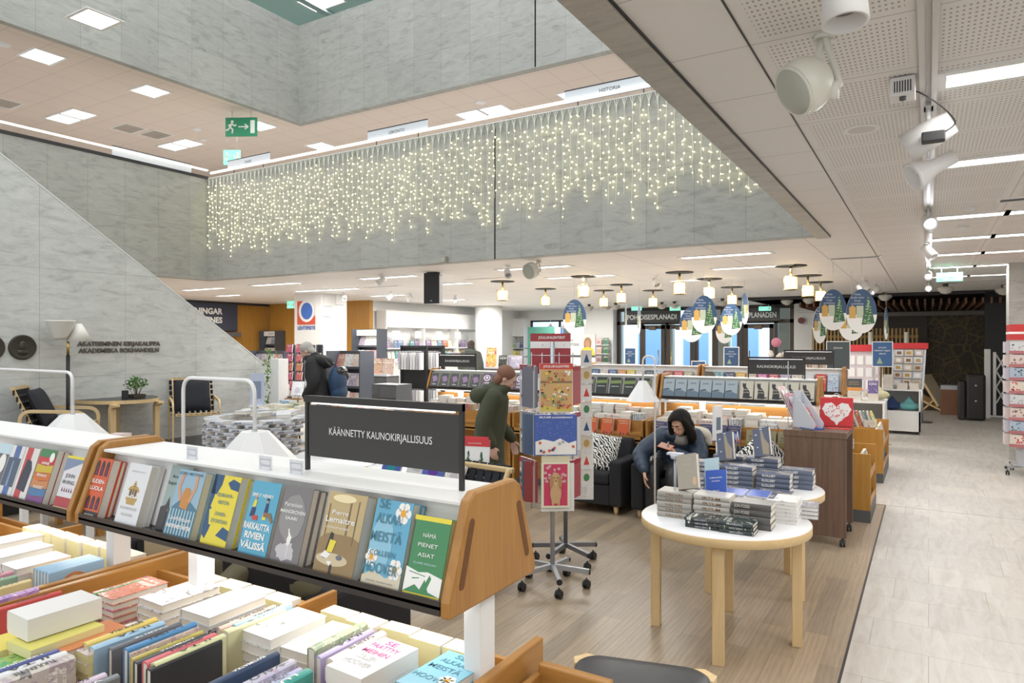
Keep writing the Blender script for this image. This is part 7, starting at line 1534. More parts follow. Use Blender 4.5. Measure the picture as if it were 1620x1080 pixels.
for j, (px, py) in enumerate(((518, 476), (537, 474), (518, 492))):
    p = at(px, py, X=-12.84); t = thing('wall_frame', f'faint white clip frame on the logo pillar, {nth(j)} of three', 'frame', p, PI / 2); m = MB(); m.box(-.13, .13, -.01, 0, -.13, .13); m.build('board', M_white, t); MB().box(-.13, .13, -.018, -.01, -.14, -.125).build('clip', M_grey, t)
# black magazine racks
MC = [(.78, .76, .74), (.70, .30, .30), (.60, .52, .56), (.76, .72, .66), (.46, .40, .50), (.80, .80, .80), (.72, .60, .52), (.30, .34, .44)]
def mag_rack(x, y, w_, h_, rows, label, rz=0., cols=None, head=None, z0=.0, wall=False):
    t = thing('magazine_rack', label, 'magazine rack', (x, y, z0), rz); L_ = w_ / 2
    MB().box(-L_, L_, .18, .22, 0, h_).build('back', M_anth, t)
    for s in (-1, 1): MB().box(s * L_ - .012, s * L_ + .012, -.16, .22, 0, h_).build('side', mat('rack_slate', (.07, .08, .10), .5), t)
    n = max(2, int(w_ / .19)); k = 0
    if head is not None: MB().box(-L_ + .01, L_ - .01, -.0, .02, h_ - .17, h_ - .02).build('header', M_paper, t); text(head, t, (0, -.004, h_ - .12), h=.05, m=M_anth, bold=0) if head else None
    for q in range(rows):
        zz = h_ - (.45 if head is not None else .33) - q * .36
        if zz < .1: break
        yy = .12 - .09 * q if not wall else .1; m = MB(); m.box(-L_ + .01, L_ - .01, yy - .09, yy + .06, zz - .015, zz); m.box(-L_ + .01, L_ - .01, yy - .095, yy - .085, zz - .015, zz + .03); m.build('shelf', mat('rack_slate', (.07, .08, .10)), t)
        for i in range(n):
            c = r.choice(cols or MC); k += 1; lx = -L_ + .02 + (w_ - .04) * i / n; M_ = Matrix.Translation((x, y, z0)) @ Matrix.Rotation(rz, 4, 'Z')
            book(M_ @ Matrix.Translation((lx, yy - .07, zz + .001)) @ Matrix.Rotation(-.3, 4, 'X'), (w_ - .05) / n, .28, .012, c, f'{cname(c)} magazine, {nth(k - 1)} on the {label}', 'magazine', kind='soft', cm=M_cart, name='magazine')
mag_rack(-10.85, 8.9, 1.15, 1.62, 3, 'black magazine rack beyond the stair foot', 0.); mag_rack(-9.45, 9.6, .85, 1.62, 4, 'black magazine rack right of the black coat'.replace('right of', 'beyond'), 0.)
for px, w2, lb in ((397, .78, 'headed wall rack under the slate sign band'), (430, .72, 'headed wall rack on the wood panels')):
    p = at(px, 540, Y=14.72); mag_rack(p.x, 14.7, w2, 2.14, 2, lb, 0., head='LEHDET')
p = at(583, 540, Y=13.2); mag_rack(p.x, 13.2, .85, 2.12, 4, 'tall headed rack of pastel magazines beside the wood panel', 0., head='UUTUUDET')
# thin wire spinners with red cards
for j, (px, c, n2) in enumerate(((459, (.60, .12, .14), 6), (474, (.66, .16, .14), 6), (490, (.16, .18, .26), 5), (503, (.30, .30, .26), 5))):
    p = at(px, 600, Y=8.6 if j < 3 else 9.2); t = thing('card_tower', ('red-pink', 'red-white', 'blue-grey', 'dark olive')[j] + ' narrow tower of postcards before the logo pillar', 'display tower', (p.x, 8.6 if j < 3 else 9.2, 0)); MB().cyl((0, 0, 0), (0, 0, 1.74), .014).build('pole', M_black, t); MB().lathe([(.1, 0), (.1, .015), (.001, .02)], n=20).build('foot', M_black, t); MB().box(-.08, .08, .03, .06, .7, 1.74).build('back_panel', mat('rack_slate', (.07, .08, .10)), t)
    for i in range(n2): q = book(Matrix.Translation((p.x - .075, (8.6 if j < 3 else 9.2) - .03, .78 + i * .165)) @ Matrix.Rotation(-.15, 4, 'X'), .15, .15, .02, c, f'{cname(c)} postcard block, {nth(i)} from the bottom of the {("red-pink", "red-white", "blue-grey", "dark olive")[j]} tower', 'postcard', kind='soft', cm=M_cart, name='postcard')
# white shelving along the far wall
SXW = -13.95; t = thing('wall_shelving', 'long white built-in wall shelving with a plain fascia on top', 'shelving', (SXW, 18.0, 0)); MB().box(.0, .38, -2.7, 2.7, 2.22, 2.72).build('fascia', M_white, t); MB().box(0, .02, -2.7, 2.7, 0, 2.22).build('back', M_white, t)
for y in (-2.7, -.9, .9, 2.66): MB().box(.02, .36, y, y + .04, 0, 2.22).build('upright', M_white, t)
SZ = (.55, .93, 1.27, 1.60)
for z in SZ: MB().box(.02, .34, -2.7, 2.7, z - .025, z).build('shelf_board', M_white, t)
for i in range(5): y = 15.75 + i * 1.05; c = thing('shelf_sign', f'small white hanging card, {nth(i)} along the white wall shelving', 'sign', (SXW + .37, y, 2.0), PI / 2); MB().box(-.16, .16, 0, .005, -.1, .12).build('card', M_paper, c)
for q, z in enumerate(SZ[1:]):
    y = 15.4; k = 0
    while y < 20.5:
        c = r.choice(((.10, .34, .30), (.45, .14, .10), (.58, .66, .12), (.15, .22, .36), (.70, .64, .52), (.40, .28, .18), (.30, .18, .32), (.62, .60, .55))); wd = r.choice((.14, .20, .26)); k += 1
        if r.random() < .72: book(Matrix.Translation((SXW + .22, y, z + .001)) @ Matrix.Rotation(PI / 2, 4, 'Z') @ Matrix.Rotation(-.12, 4, 'X'), wd, .24, .03, c, f'{cname(c)} book face-out, {nth(k - 1)} along the {("low", "middle", "top")[q]} board of the white shelving', kind='soft', cm=M_cart)
        y += wd + .03
# far white shelf in the corner by the window
t = thing('corner_shelving', 'white shelf unit with a plain fascia between the round column and the window', 'shelving', ((at(792, 540, Y=BY - .2).x + at(836, 540, Y=BY - .2).x) / 2, BY - .2, 0)); L_ = .53; MB().box(-L_, L_, -.15, .19, 2.0, 2.7).build('fascia', M_white, t)
for x in (-L_, L_ - .03): MB().box(x, x + .03, -.15, .19, 0, 2.0).build('upright', M_white, t)
for z in (.9, 1.22, 1.55): MB().box(-L_, L_, -.15, .19, z - .025, z).build('shelf_board', M_white, t)
for q, z in enumerate((.9, 1.22, 1.55)):
    for i in range(6): c = r.choice(PALS); book(Matrix.Translation((t.location.x - .48 + i * .16, BY - .33, z + .001)) @ Matrix.Rotation(-.1, 4, 'X'), .14, .22, .03, c, f'{cname(c)} book, {nth(i)} on the {("lowest", "middle", "top")[q]} board of the corner shelf', kind='soft', cm=M_cart)
# hanging-packet rack, filing cabinet, till desks
def peg_rack(px, y, w_, h_, label, n):
    p = at(px, 540, Y=y); t = thing('peg_rack', label, 'display rack', (p.x, y, 0)); L_ = w_ / 2; m = MB()
    for s in (-1, 1): m.box(s * L_ - .02, s * L_ + .02, -.02, .02, 0, h_)
    m.box(-L_, L_, -.02, .02, h_ - .04, h_); m.box(-L_, L_, -.02, .02, h_ * .55, h_ * .55 + .03); m.box(-L_, L_, .0, .02, .3, h_); m.build('frame', M_black, t)
    for q, zz in enumerate((h_ - .1, h_ * .55 - .05)):
        for i in range(n):
            x = -L_ + .06 + (w_ - .12) * i / (n - 1); b = thing('packet', f'white hanging packet, {nth(i)} on the {("upper", "lower")[q]} bar of the {label[6:]}', 'packet', (p.x + x, y - .09, zz)); m = MB(); m.box(-.022, .022, -.05, .05, -.36, -.03); m.build('sleeve', M_wplast if (i + q) % 3 else mat('sleeve_grey', (.5, .5, .56), .4), b); MB().cyl((0, .09, -.01), (0, -.05, -.01), .004).build('peg', M_steel, b)
peg_rack(655, 10.4, .62, 1.72, 'black peg rack by the filing cabinet', 8); peg_rack(683, 10.6, .58, 1.72, 'black rack by the purple covers', 8)
p = at(620, 540, Y=8.7); t = thing('filing_cabinet', 'grey metal cabinet with two round knobs behind the coloured books', 'cabinet', (p.x, 8.7, 0)); MB().box(-.26, .26, -.2, .2, 0, 1.10).build('body', mat('cabinet_grey', (.13, .14, .15), .4, .4), t, .004)
for i in range(5): d_ = MB().box(-.06, .25, -.215, -.2, .08 + i * .2, .26 + i * .2).build('drawer', mat('drawer_grey', (.17, .18, .19), .4, .4), t); 
for i in range(2): MB().ball((-.16, -.21, .8 - .16 * i), .02, 10).build('knob', M_steel, t)
def kiosk(px, y, w_, d_, h_, m_, label, name='till_desk', cat='desk'):
    p = at(px, 540, Y=y); t = thing(name, label, cat, (p.x, y, 0)); MB().box(-w_ / 2, w_ / 2, -d_ / 2, d_ / 2, 0, h_ - .04).build('body', m_, t, .004); MB().box(-w_ / 2 - .02, w_ / 2 + .02, -d_ / 2 - .02, d_ / 2 + .02, h_ - .04, h_).build('worktop', M_lgrey, t); return t
kiosk(787, 15.0, 1.1, .7, 1.15, mat('desk_brown', (.16, .13, .12), .5), 'dark brown service desk in front of the corner shelf'); kiosk(822, 14.0, .9, .6, 1.1, M_grey, 'grey service desk beside the dark brown one'); kiosk(640, 12.4, .9, .4, 1.35, M_white, 'white gondola of coloured notebooks beyond the peg racks', 'notebook_shelf', 'shelf'); kiosk(700, 15.5, 1.6, .5, 1.2, M_white, 'white low shelf of picture books far behind the black sign', 'picture_book_shelf', 'shelf')
for j, (px, y, z, wd, ht, c) in enumerate(((585, 11.2, 1.1, .34, .34, (.70, .42, .32)), (603, 11.2, 1.1, .34, .34, (.66, .5, .42)), (628, 12.2, 1.352, .2, .2, (.30, .16, .34)), (640, 12.2, 1.352, .2, .2, (.5, .42, .48)), (706, 15.3, 1.202, .3, .3, (.55, .66, .72)), (720, 15.3, 1.202, .3, .3, (.68, .5, .5)), (768, 14.8, 1.152, .3, .5, (.82, .52, .12)), (803, 14.8, 1.152, .4, .3, (.5, .46, .6)), (788, 14.7, 1.152, .25, .3, (.05, .06, .05)), (690, 15.3, 1.202, .26, .3, (.7, .7, .74)))):
    p = at(px, 540, Y=y); book(Matrix.Translation((p.x, y, z)) @ Matrix.Rotation(-.12, 4, 'X'), wd, ht, .04, c, f'{cname(c)} display box, {nth(j)} among the far counters', 'display box', cm=M_cart, name='display_box')
kiosk(594, 11.3, 1.0, .4, 1.1, M_anth, 'dark gondola carrying orange-pink box sets', 'box_set_shelf', 'shelf')
# ---- window corner: poster, green board, shelf of cards
p = at(860, 540, Y=21.5); t = thing('green_board', 'tall green notice board by the window', 'board', (p.x - .1, 21.5, 0)); MB().box(-.55, .55, 0, .05, .9, 2.32).build('board', mat('board_green', (.08, .27, .21), .6), t); MB().box(.55, .75, 0, .05, .9, 2.30).build('white_edge', M_white, t); MB().box(-.5, -.4, 0, .05, 0, .9).build('foot', M_steel, t); MB().box(.4, .5, 0, .05, 0, .9).build('foot', M_steel, t)
p = at(913, 540, Y=20.5); t = thing('advert_poster', 'white advertising poster with a fair child in yellow by the window', 'poster', (p.x, 20.5, 0)); MB().box(-.65, .65, 0, .05, .9, 2.05).build('panel', M_paper, t); MB().box(-.5, -.42, .0, .04, 0, .9).build('foot', M_steel, t); MB().box(.42, .5, .0, .04, 0, .9).build('foot', M_steel, t); text('HYVIN', t, (-.35, -.004, 1.80), h=.09, m=M_anth); text('JA NETISSÄ', t, (-.2, -.004, 1.66), h=.08, m=M_anth)
MB().prism(blob(.38, 1.72, .14, .22, 16, .05, 1), 'y', -.006, 0).build('printed_hair', ink('hair_fair', (.45, .25, .12)), t); MB().prism(ell(.38, 1.73, .085, .12), 'y', -.008, -.006).build('printed_face', I_sk, t); MB().prism([(.1, 1.35), (.66 * .97, 1.35), (.58, 1.56), (.42, 1.62), (.34, 1.62), (.18, 1.56)], 'y', -.008, -.006).build('printed_yellow_top', I_gy, t); MB().box(-.65, .65, -.004, 0, 1.28, 1.35).build('printed_stripe', M_anth, t)
for j, px in enumerate((871, 893)): p = at(px, 510, Y=23.2); t = thing('pendant_lamp', ('white flared pendant hanging before the window, over the green board', 'white flared pendant hanging before the window, over the poster')[j], 'lamp', (p.x, 23.2, 2.35)); MB().lathe([(.02, .12), (.06, .05), (.2, -.03), (.1, -.07), (.001, -.08)], n=20).build('shade', M_white, t); MB().cyl((0, 0, .12), (0, 0, .65), .006).build('cord', M_white, t)
t = thing('pier_shelves', 'small white shelves with notebooks on the pier beside the street doors', 'shelf', ((X1 + X2) / 2 + .1, BY - .45, 0))
for z in (1.05, 1.36, 1.68, 2.0)[:3]: MB().box(-.42, .42, -.12, .1, z - .02, z).build('shelf_board', M_white, t)
for x in (-.42, .40): MB().box(x, x + .02, .06, .1, .3, 1.7).build('upright', M_steel, t)
for q, z in enumerate((1.05, 1.36, 1.68)):
    for i, c in enumerate(((.12, .20, .36), (.62, .40, .36), (.08, .20, .10))): book(Matrix.Translation((t.location.x - .38 + i * .27, BY - .56, z + .001)) @ Matrix.Rotation(-.1, 4, 'X'), .22, .25, .03, tuple(v * (1, .9, .5)[2 - q] for v in c), f'{cname(c)} notebook on the {("lowest", "middle", "top")[q]} pier shelf', 'notebook', kind='soft', cm=M_cdot, name='notebook')

# ================================================================ STREET DOORS
def door_sign(pxa, pxb, py, s, full, label):
    a, b = at(pxa, py, Y=BY - .3), at(pxb, py, Y=BY - .3); t = thing('door_sign', label, 'sign', ((a.x + b.x) / 2, BY - .3, a.z)); w_ = b.x - a.x; MB().box(-w_ / 2, w_ / 2, 0, .08, -.2, .2).build('board', M_sign, t, .004); text(s, t, (0 if full else w_ * .1, -.003, -.085), h=.17, w=w_ * (.88 if full else .76), m=mat('sign_silver', (.66, .68, .68), .4), bold=.03)
    m = MB(); m.box(-w_ * .4, -w_ * .38, .02, .06, .2, H - a.z); m.box(w_ * .38, w_ * .4, .02, .06, .2, H - a.z); m.build('bracket', M_blk2, t)
door_sign(987, 1076, 502, 'POHJOISESPLANADI', True, 'long black sign reading POHJOISESPLANADI above the street doors'); door_sign(1140, 1234, 499, 'NORRA ESPLANADEN', True, 'long black sign ending in PLANADEN above the street doors')
p = at(1268, 507, Y=BY - .05); t = thing('alarm_bell', 'small round dark red fire bell on the white wall by the doors', 'alarm', p); MB().cyl((0, 0, 0), (0, -.08, 0), .10, n=20).build('bell', mat('bell_red', (.16, .03, .03), .4), t); MB().cyl((0, .05, 0), (0, 0, 0), .11, n=20).build('base', M_steel, t)
p = at(1276, 486, Y=BY - .05); t = thing('wall_unit', 'pale grey air unit high on the white wall by the doors', 'air unit', p); MB().box(-.3, .3, -.2, .04, -.16, .16).build('case', M_wall, t, .01); MB().box(-.26, .26, -.205, -.2, -.12, -.08).build('louvre', M_grey, t)
# blue notice posters on posts
def notice(px, py, y, w_, h_, m_, label, light=M_paper, rows=3, tree=True):
    p = at(px, py, Y=y); t = thing('notice_stand', label, 'sign', (p.x, y, p.z)); MB().box(-w_ / 2 - .012, w_ / 2 + .012, 0, .012, -h_ / 2 - .012, h_ / 2 + .012).build('frame', light, t); MB().box(-w_ / 2, w_ / 2, -.002, 0, -h_ / 2, h_ / 2).build('print', m_, t)
    for j in range(rows): text(('JOULUN', 'PARHAAT KIRJAT', 'MEILTÄ')[j % 3], t, (0, -.004, h_ * (.25 - .13 * j)), h=h_ * .055, m=I_w, bold=0)
    if tree: MB().prism([(-w_ * .3, -h_ * .4), (w_ * .02, -h_ * .4), (-w_ * .14, -h_ * .12)], 'y', -.005, -.003).build('printed_tree', ink('print_tree', (.30, .38, .26)), t)
    MB().cyl((0, .006, -h_ / 2 - .01), (0, .006, -p.z), .008).build('post', M_steel, t); MB().lathe([(.13, -p.z), (.13, -p.z + .01), (.001, -p.z + .012)], n=20).build('foot', M_steel, t)
notice(997, 563, 11.0, .18, .26, M_navy, 'blue notice on a post before the left street door'.replace('left ', ''), tree=True); notice(1157, 564, 11.2, .22, .29, M_navy, 'blue notice on a post between the two street door signs'); notice(1105, 580, 10.6, .20, .16, M_navy, 'small blue notice low behind the hindmost shelf', rows=2, tree=False)
notice(1396, 560, 13.7, .30, .42, mat('notice_blue', (.04, .11, .26), .4), 'blue framed notice beside the red gift racks'); notice(1326, 562, 12.6, .34, .45, mat('notice_slate', (.06, .08, .09), .5), 'dark slate framed poster with rows of small covers', rows=1, tree=False)

# ================================================================ HANGING OVAL POSTERS
def oval(px, py, hp_, yaw, label, real=.62, wr=.66):
    d = real * FPX / hp_; u = (px - 810) / FPX; v = (540 - py) / FPX; P_ = Vector((d * (-SF + CF * u), d * (CF + SF * u), CAM_H + d * v)); t = thing('oval_poster', label, 'hanging poster', P_, yaw, 'oval tree posters hanging from the ceiling')
    a_, b_ = real * wr / 2, real / 2; out = [(a_ * math.cos(q) * (1 + .10 * (-math.sin(q))), b_ * math.sin(q)) for q in [2 * PI * i / 40 for i in range(40)]]; MB().prism(out, 'y', -.002, .002).build('board', M_paper, t)
    def inside(pts): return pts
    for sgn in (-1, 1):
        Y0 = lambda k: (sgn * (.0024 + .0006 * k), sgn * (.0018 + .0006 * k)) if sgn > 0 else (-.0024 - .0006 * k, -.0018 - .0006 * k)
        up_ = [p_ for p_ in out if p_[1] > -b_ * .22]; up_ = sorted(up_, key=lambda p_: math.atan2(p_[1] + b_ * .22, p_[0])); MB().prism(up_, 'y', *sorted(Y0(0))).build('printed_sky', M_navy, t)
        m = MB(); m.prism(rect(-a_ * .82, -a_ * .38, -b_ * .32, b_ * .15), 'y', *sorted(Y0(1))); m.prism([(-a_ * .85, b_ * .15), (-a_ * .35, b_ * .15), (-a_ * .6, b_ * .27)], 'y', *sorted(Y0(1))); m.build('printed_yellow_house', ink('house_yellow', (.62, .38, .10)), t)
        MB().prism(rect(-a_ * .34, a_ * .12, -b_ * .3, b_ * .24), 'y', *sorted(Y0(2))).build('printed_green_house', ink('house_green', (.50, .56, .42)), t); r_ = random.Random(7); m = MB(); m2 = MB()
        m.prism([(a_ * .0, -b_ * .62), (a_ * .86, -b_ * .55), (a_ * .72, -b_ * .1), (a_ * .58, b_ * .3), (a_ * .42, b_ * .72), (a_ * .28, b_ * .3), (a_ * .12, -b_ * .1)], 'y', *sorted(Y0(3))); m.build('printed_tree', ink('poster_fir', (.05, .15, .07)), t)
        for j in range(34): v_ = r_.uniform(0, 1); x_ = a_ * (.42 + (1 - v_) * r_.uniform(-.36, .36)); z_ = b_ * (-.58 + 1.2 * v_); m2.prism([(x_ - .014, z_), (x_ + .016, z_ - .004), (x_ + .006, z_ + .010)], 'y', *sorted(Y0(4)))
        m2.build('printed_snow', ink('poster_snow', (.55, .66, .42)), t)
    for j, s_ in enumerate(('Meiltä', 'löydät myös', 'kivoja', 'joululahjoja')): text(s_, t, (-a_ * .28, -.0045, b_ * (.72 - .14 * j)), h=.026 * real / .62, m=ink('poster_text', (.60, .66, .74)), bold=0)
    MB().cyl((0, 0, b_), (0, 0, H - P_.z), .0022, n=6).build('thread', M_steel, t)
for a_ in ((909, 501, 55, .5, 'egg-shaped poster of a snowy tree above the red calendar board'), (1114, 497, 60, .52, 'egg-shaped snowy tree poster, foremost of the pair over the street doors'), (1094, 513, 56, .45, 'egg-shaped snowy tree poster, tucked behind the foremost pair over the doors'), (1157, 505, 50, .45, 'egg-shaped snowy tree poster before the word PLANADEN'), (1146, 520, 46, .8, 'lowest egg-shaped snowy tree poster peeping from behind the PLANADEN one'),
           (1297, 514, 58, 1.15, 'egg-shaped snowy tree poster turned half away, over the half-hidden black sign'), (1318, 490, 65, .5, 'egg-shaped snowy tree poster, highest of the aisle cluster'), (1363, 492, 70, .45, 'biggest egg-shaped snowy tree poster of the aisle cluster'), (1347, 510, 58, .4, 'egg-shaped snowy tree poster mostly hidden behind the biggest one'), (1402, 512, 51, 1.45, 'slim egg-shaped poster seen nearly edge-on, last towards the aisle'),
           (990, 501, 42, 2.05, 'egg-shaped poster seen edge-on before the POHJOISESPLANADI sign'), (1011, 505, 46, 2.1, 'second egg-shaped poster seen edge-on before the doors'), (1178, 488, 50, 2.15, 'egg-shaped poster seen edge-on beside the PLANADEN one')): oval(*a_)

# ================================================================ RIGHT SIDE
t = thing('slat_screen', 'pale wooden slat screen in front of the dark niche', 'screen', (-1.6, 22.0, 0)); m = MB(); x = -1.35
while x < 1.35: m.box(x, x + .045, 0, .05, 0, 2.17); x += .098
m.build('slats', M_slatwood, t); m = MB(); m.box(-1.35, 1.36, .05, .08, 1.9, 1.98); m.box(-1.35, 1.36, .05, .08, .2, .28); m.build('rails', M_slatwood, t)
t = thing('litter_bin', 'black curved recycling cabinet in front of the gold map wall', 'bin', (at(1543, 600, Y=19.0).x, 19.0, 0)); MB().box(-.19, .19, -.2, .2, .0, 1.06).build('body', M_blk2, t, .06); MB().box(-.34, -.19, -.18, .2, .0, .9).build('side_body', M_blk2, t, .04); MB().cyl((.0, -.21, .8), (.0, -.2, .8), .02).build('lock', M_steel, t); MB().cyl((.0, -.21, .45), (.0, -.2, .45), .02).build('lock', M_steel, t)
t = thing('plywood_chair', 'low folded plywood lounge chair in the dark niche', 'chair', (at(1472, 620, Y=21).x, 21.2, 0), 1.1); m = MB(); m.prism([(-.5, 0), (-.42, 0), (.45, .38), (.42, .44)], 'x', -.25, .25); m.build('seat', M_birch[1], t); m = MB(); m.prism([(-.35, .15), (-.3, .12), (.18, .9), (.12, .93)], 'x', -.28, .28, 0, Matrix.Rotation(0, 4, 'Z')); m.build('backrest', M_birch[1], t); MB().prism([(.05, 0), (.1, 0), (-.2, .3), (-.25, .3)], 'x', -.25, .25).build('rear_leg', M_birch[1], t)
t = thing('side_cabinet', 'small brown wooden cabinet beside the black bin', 'cabinet', (at(1511, 620, Y=20).x, 20.2, 0)); MB().box(-.3, .3, -.2, .2, 0, .62).build('body', mat('cabinet_brown', (.22, .10, .05), .5), t, .004); MB().box(-.3, .3, -.21, .21, .62, .72).build('grey_top', M_grey, t)
t = thing('barrier_post', 'slim steel barrier post at the corner of the white gift unit', 'post', (at(1459, 668, z=0).x, at(1459, 668, z=0).y, 0)); MB().cyl((0, 0, 0), (0, 0, .95), .02).build('post', M_steel, t); MB().lathe([(.2, 0), (.2, .02), (.001, .03)], n=24).build('foot', M_anth, t)
p = at(1562, 662, Y=19.7); t = thing('folding_gate', 'white scissor-lattice gate pushed together before the black wall', 'gate', (p.x, 19.7, 0)); G = M_white
MB().box(-.06, .06, -.04, .04, 0, 1.62).build('end_post', G, t, .004); MB().box(.11, .17, -.03, .03, .04, 1.55).build('post', G, t, .004); MB().box(.36, .40, -.03, .03, .04, 1.55).build('post', G, t); MB().box(-.06, 1.4, -.03, .03, .02, .06).build('rail', G, t); m = MB()
for i in range(3):
    for a, b in (((.17, .35 + i * .38), (.36, .73 + i * .38)), ((.17, .73 + i * .38), (.36, .35 + i * .38))): m.sweep([(a[0], 0, a[1]), (b[0], 0, b[1])], .018, 4)
for x in (1.1, 1.35): m.box(x - .02, x + .02, -.02, .02, .06, 1.5)
m.build('lattice', G, t)
# card spinner at the picture edge
cx, cy = at(1632, 700, Y=11.6).x, 11.6; t = thing('card_spinner', 'tall pink-edged spinner of printed napkin packs at the aisle pillar', 'display spinner', (cx, cy, 0)); spinner_base(t, .13, .36, 4, 1.9, .6); MB().box(-.26, .30, -.26, .26, 1.82, 2.03).build('red_header', mat('red_glitter', (.55, .03, .03), .4), t); MB().box(-.262, .302, -.262, .262, 1.90, 1.93).build('header_stripe', M_paper, t); MB().box(-.20, .24, -.2, .2, .35, 1.80).build('core', mat('pink_grey', (.55, .46, .47), .5), t); MB().box(-.16, .2, -.16, .16, .12, .35).build('skirt', M_grey, t)
for i in range(8):
    zz = .40 + i * .178; MB().box(-.27, .31, -.27, -.262, zz - .01, zz + .03).build('pink_rim', mat('rim_pink', (.45, .16, .17), .4), t)
    for k in range(3):
        c = ((.72, .66, .58), (.42, .50, .66), (.70, .60, .58), (.66, .68, .70))[(i + k * 2) % 4]; n_ = thing('napkin_pack', f'printed napkin pack, {nth(i)} row up, {nth(k)} across the front of the pillar spinner', 'napkins', (cx - .17 + k * .19, cy - .21, zz)); MB().box(-.085, .085, -.045, 0, 0, .155).build('pack', mat('nap_%d%d' % (i % 4, k), c, .5), n_); m = MB(); r_ = random.Random(i * 7 + k)
        for q in range(9): m.prism(ell(r_.uniform(-.07, .07), r_.uniform(.02, .14), .011, .012, 6), 'y', -.0462, -.045)
        m.build('printed_motif', (M_red, I_gn, I_br, I_gr)[(i + k) % 4], n_)
    n_ = thing('napkin_pack', f'lilac-edged napkin pack, {nth(i)} row up on the side of the pillar spinner', 'napkins', (cx - .25, cy - .02, zz), -PI / 2 + .0); MB().box(-.12, .12, -.06, 0, 0, .15).build('pack', mat('nap_side%d' % (i % 2), (.58, .56, .64) if i % 2 else (.68, .6, .6), .5), n_)
# white gift unit with cushions, slanted card rack and piles
ux, uy = -.46, 15.75; t = thing('gift_unit', 'white open unit on castors with cushions inside and gift racks on top', 'display unit', (ux, uy, 0)); m = MB(); m.box(-.33, .33, -.4, -.38, .06, .42); m.box(-.33, .33, -.4, .4, .42, .45); m.box(-.33, -.30, -.4, .4, .06, .84); m.box(.30, .33, -.4, .4, .06, .84); m.box(-.33, .33, .38, .4, .06, .84); m.build('carcass', M_white, t); MB().box(-.34, .34, -.41, .41, .84, .87).build('top', M_white, t, .004)
for x in (-.28, .28): castor(t, x, -.34, .025); castor(t, x, .34, .025)
def toy(loc, m_, label, s=.12, name='cushion_toy'):
    o = MB(); o.ball((0, 0, s * .55), s, 14, 0, (1.25, .8, .55)); o.ball((0, 0, s * 1.0), s * .6, 12, 0, (1., .7, .8)); o.ball((0, 0, s * 1.5), s * .3, 10, 0, (.8, .7, 1.)); o = fused(name, o, m_, None, .012, 6); o.location = loc; return T(o, label, 'plush cushion')
toy((ux + .13, uy - .2, .455), mat('teal_plush', (.16, .45, .46), .9), 'teal drop-shaped plush cushion in the white gift unit', .15); toy((ux - .16, uy - .2, .455), mat('blue_plush', (.03, .06, .16), .9), 'dark blue plush cushion in the white gift unit', .15)
t = thing('slanted_card_rack', 'slanting grey card rack with a red header on the white gift unit', 'card rack', (ux + .12, uy + .05, .872), -.12)
for s in (-1, 1): MB().prism([(-.22, 0), (-.16, 0), (.20, .80), (.14, .80)], 'x', s * .27 - .015, s * .27 + .015).build('side_rail', M_lgrey, t)
MB().prism([(-.17, .02), (-.15, .02), (.17, .78), (.15, .78)], 'x', -.26, .26).build('panel', mat('rack_pale', (.60, .62, .64), .5), t); MB().box(-.30, .32, .10, .20, .78, .90).build('red_header', M_red, t, .004)
for i in range(5):
    for k in range(3):
        c = ((.66, .70, .74), (.72, .62, .52), (.60, .52, .46), (.74, .72, .68))[(i * 2 + k) % 4]; n_ = thing('card_pack', f'card pack, {nth(i)} tier up, {nth(k)} across the slanted rack', 'card', (0, 0, 0)); n_.matrix_local = Matrix.Translation((ux + .12, uy + .05, .872)) @ Matrix.Rotation(-.12, 4, 'Z') @ Matrix.Translation((-.17 + .17 * k, -.20 + .065 * i, .06 + .145 * i)); MB().box(-.07, .07, -.02, .01, 0, .12).build('pack', mat('cardpack_%d' % ((i * 2 + k) % 4), c, .5), n_); MB().box(-.04, .04, -.021, -.02, .03, .09).build('printed_motif', (M_paper, I_br, I_gd)[(i + k) % 3], n_)
r = random.Random(41)
for j, (dx, dy, n, c, wd) in enumerate(((-.22, -.25, 9, (.74, .66, .68), .16), (.02, -.3, 4, (.66, .66, .74), .18), (.22, -.3, 4, (.60, .60, .72), .16), (-.27, .05, 7, (.72, .70, .70), .14))): pile(ux + dx, uy + dy, .872, n, wd, .17, .03, c, ('gift box in the tall pink pile', 'gift box in the low lilac pile', 'gift box at the outer corner', 'gift box in the rear white pile')[j] + ' on the white unit', kind='soft', cm=M_cart, rr=r)
wx, wy = -.93, 12.9; t = thing('open_unit', 'white open-fronted unit with books inside, behind the aisle bookcase', 'display unit', (wx, wy, 0)); m = MB(); m.box(-.33, .33, .36, .4, .06, .80); m.box(-.33, -.30, -.4, .4, .06, .80); m.box(.30, .33, -.4, .4, .06, .80); m.box(-.33, .33, -.4, .4, .40, .43); m.box(-.33, .33, -.4, .4, .03, .07); m.build('carcass', M_white, t); MB().box(-.34, .34, -.41, .41, .80, .83).build('top', M_white, t, .004); MB().prism([(-.12, 0), (.14, 0), (.02, .20)], 'y', -.05, .05, 0, Matrix.Translation((.1, 0, .44))).build('grey_wedge', M_grey, t)
pile(wx, wy - .2, .435, 3, .2, .26, .035, [(.66, .66, .68), (.2, .2, .24)], 'picture book inside the open unit', 0, cm=M_cart)
pile(wx - .12, wy - .15, .832, 5, .2, .24, .03, [(.72, .70, .68), (.6, .6, .62)], 'large book in the wide pile on the open unit', 0, cm=M_cart); pile(wx + .16, wy - .2, .832, 4, .15, .21, .03, [(.74, .70, .70)], 'book in the narrow pile on the open unit', 0, cm=M_cart)
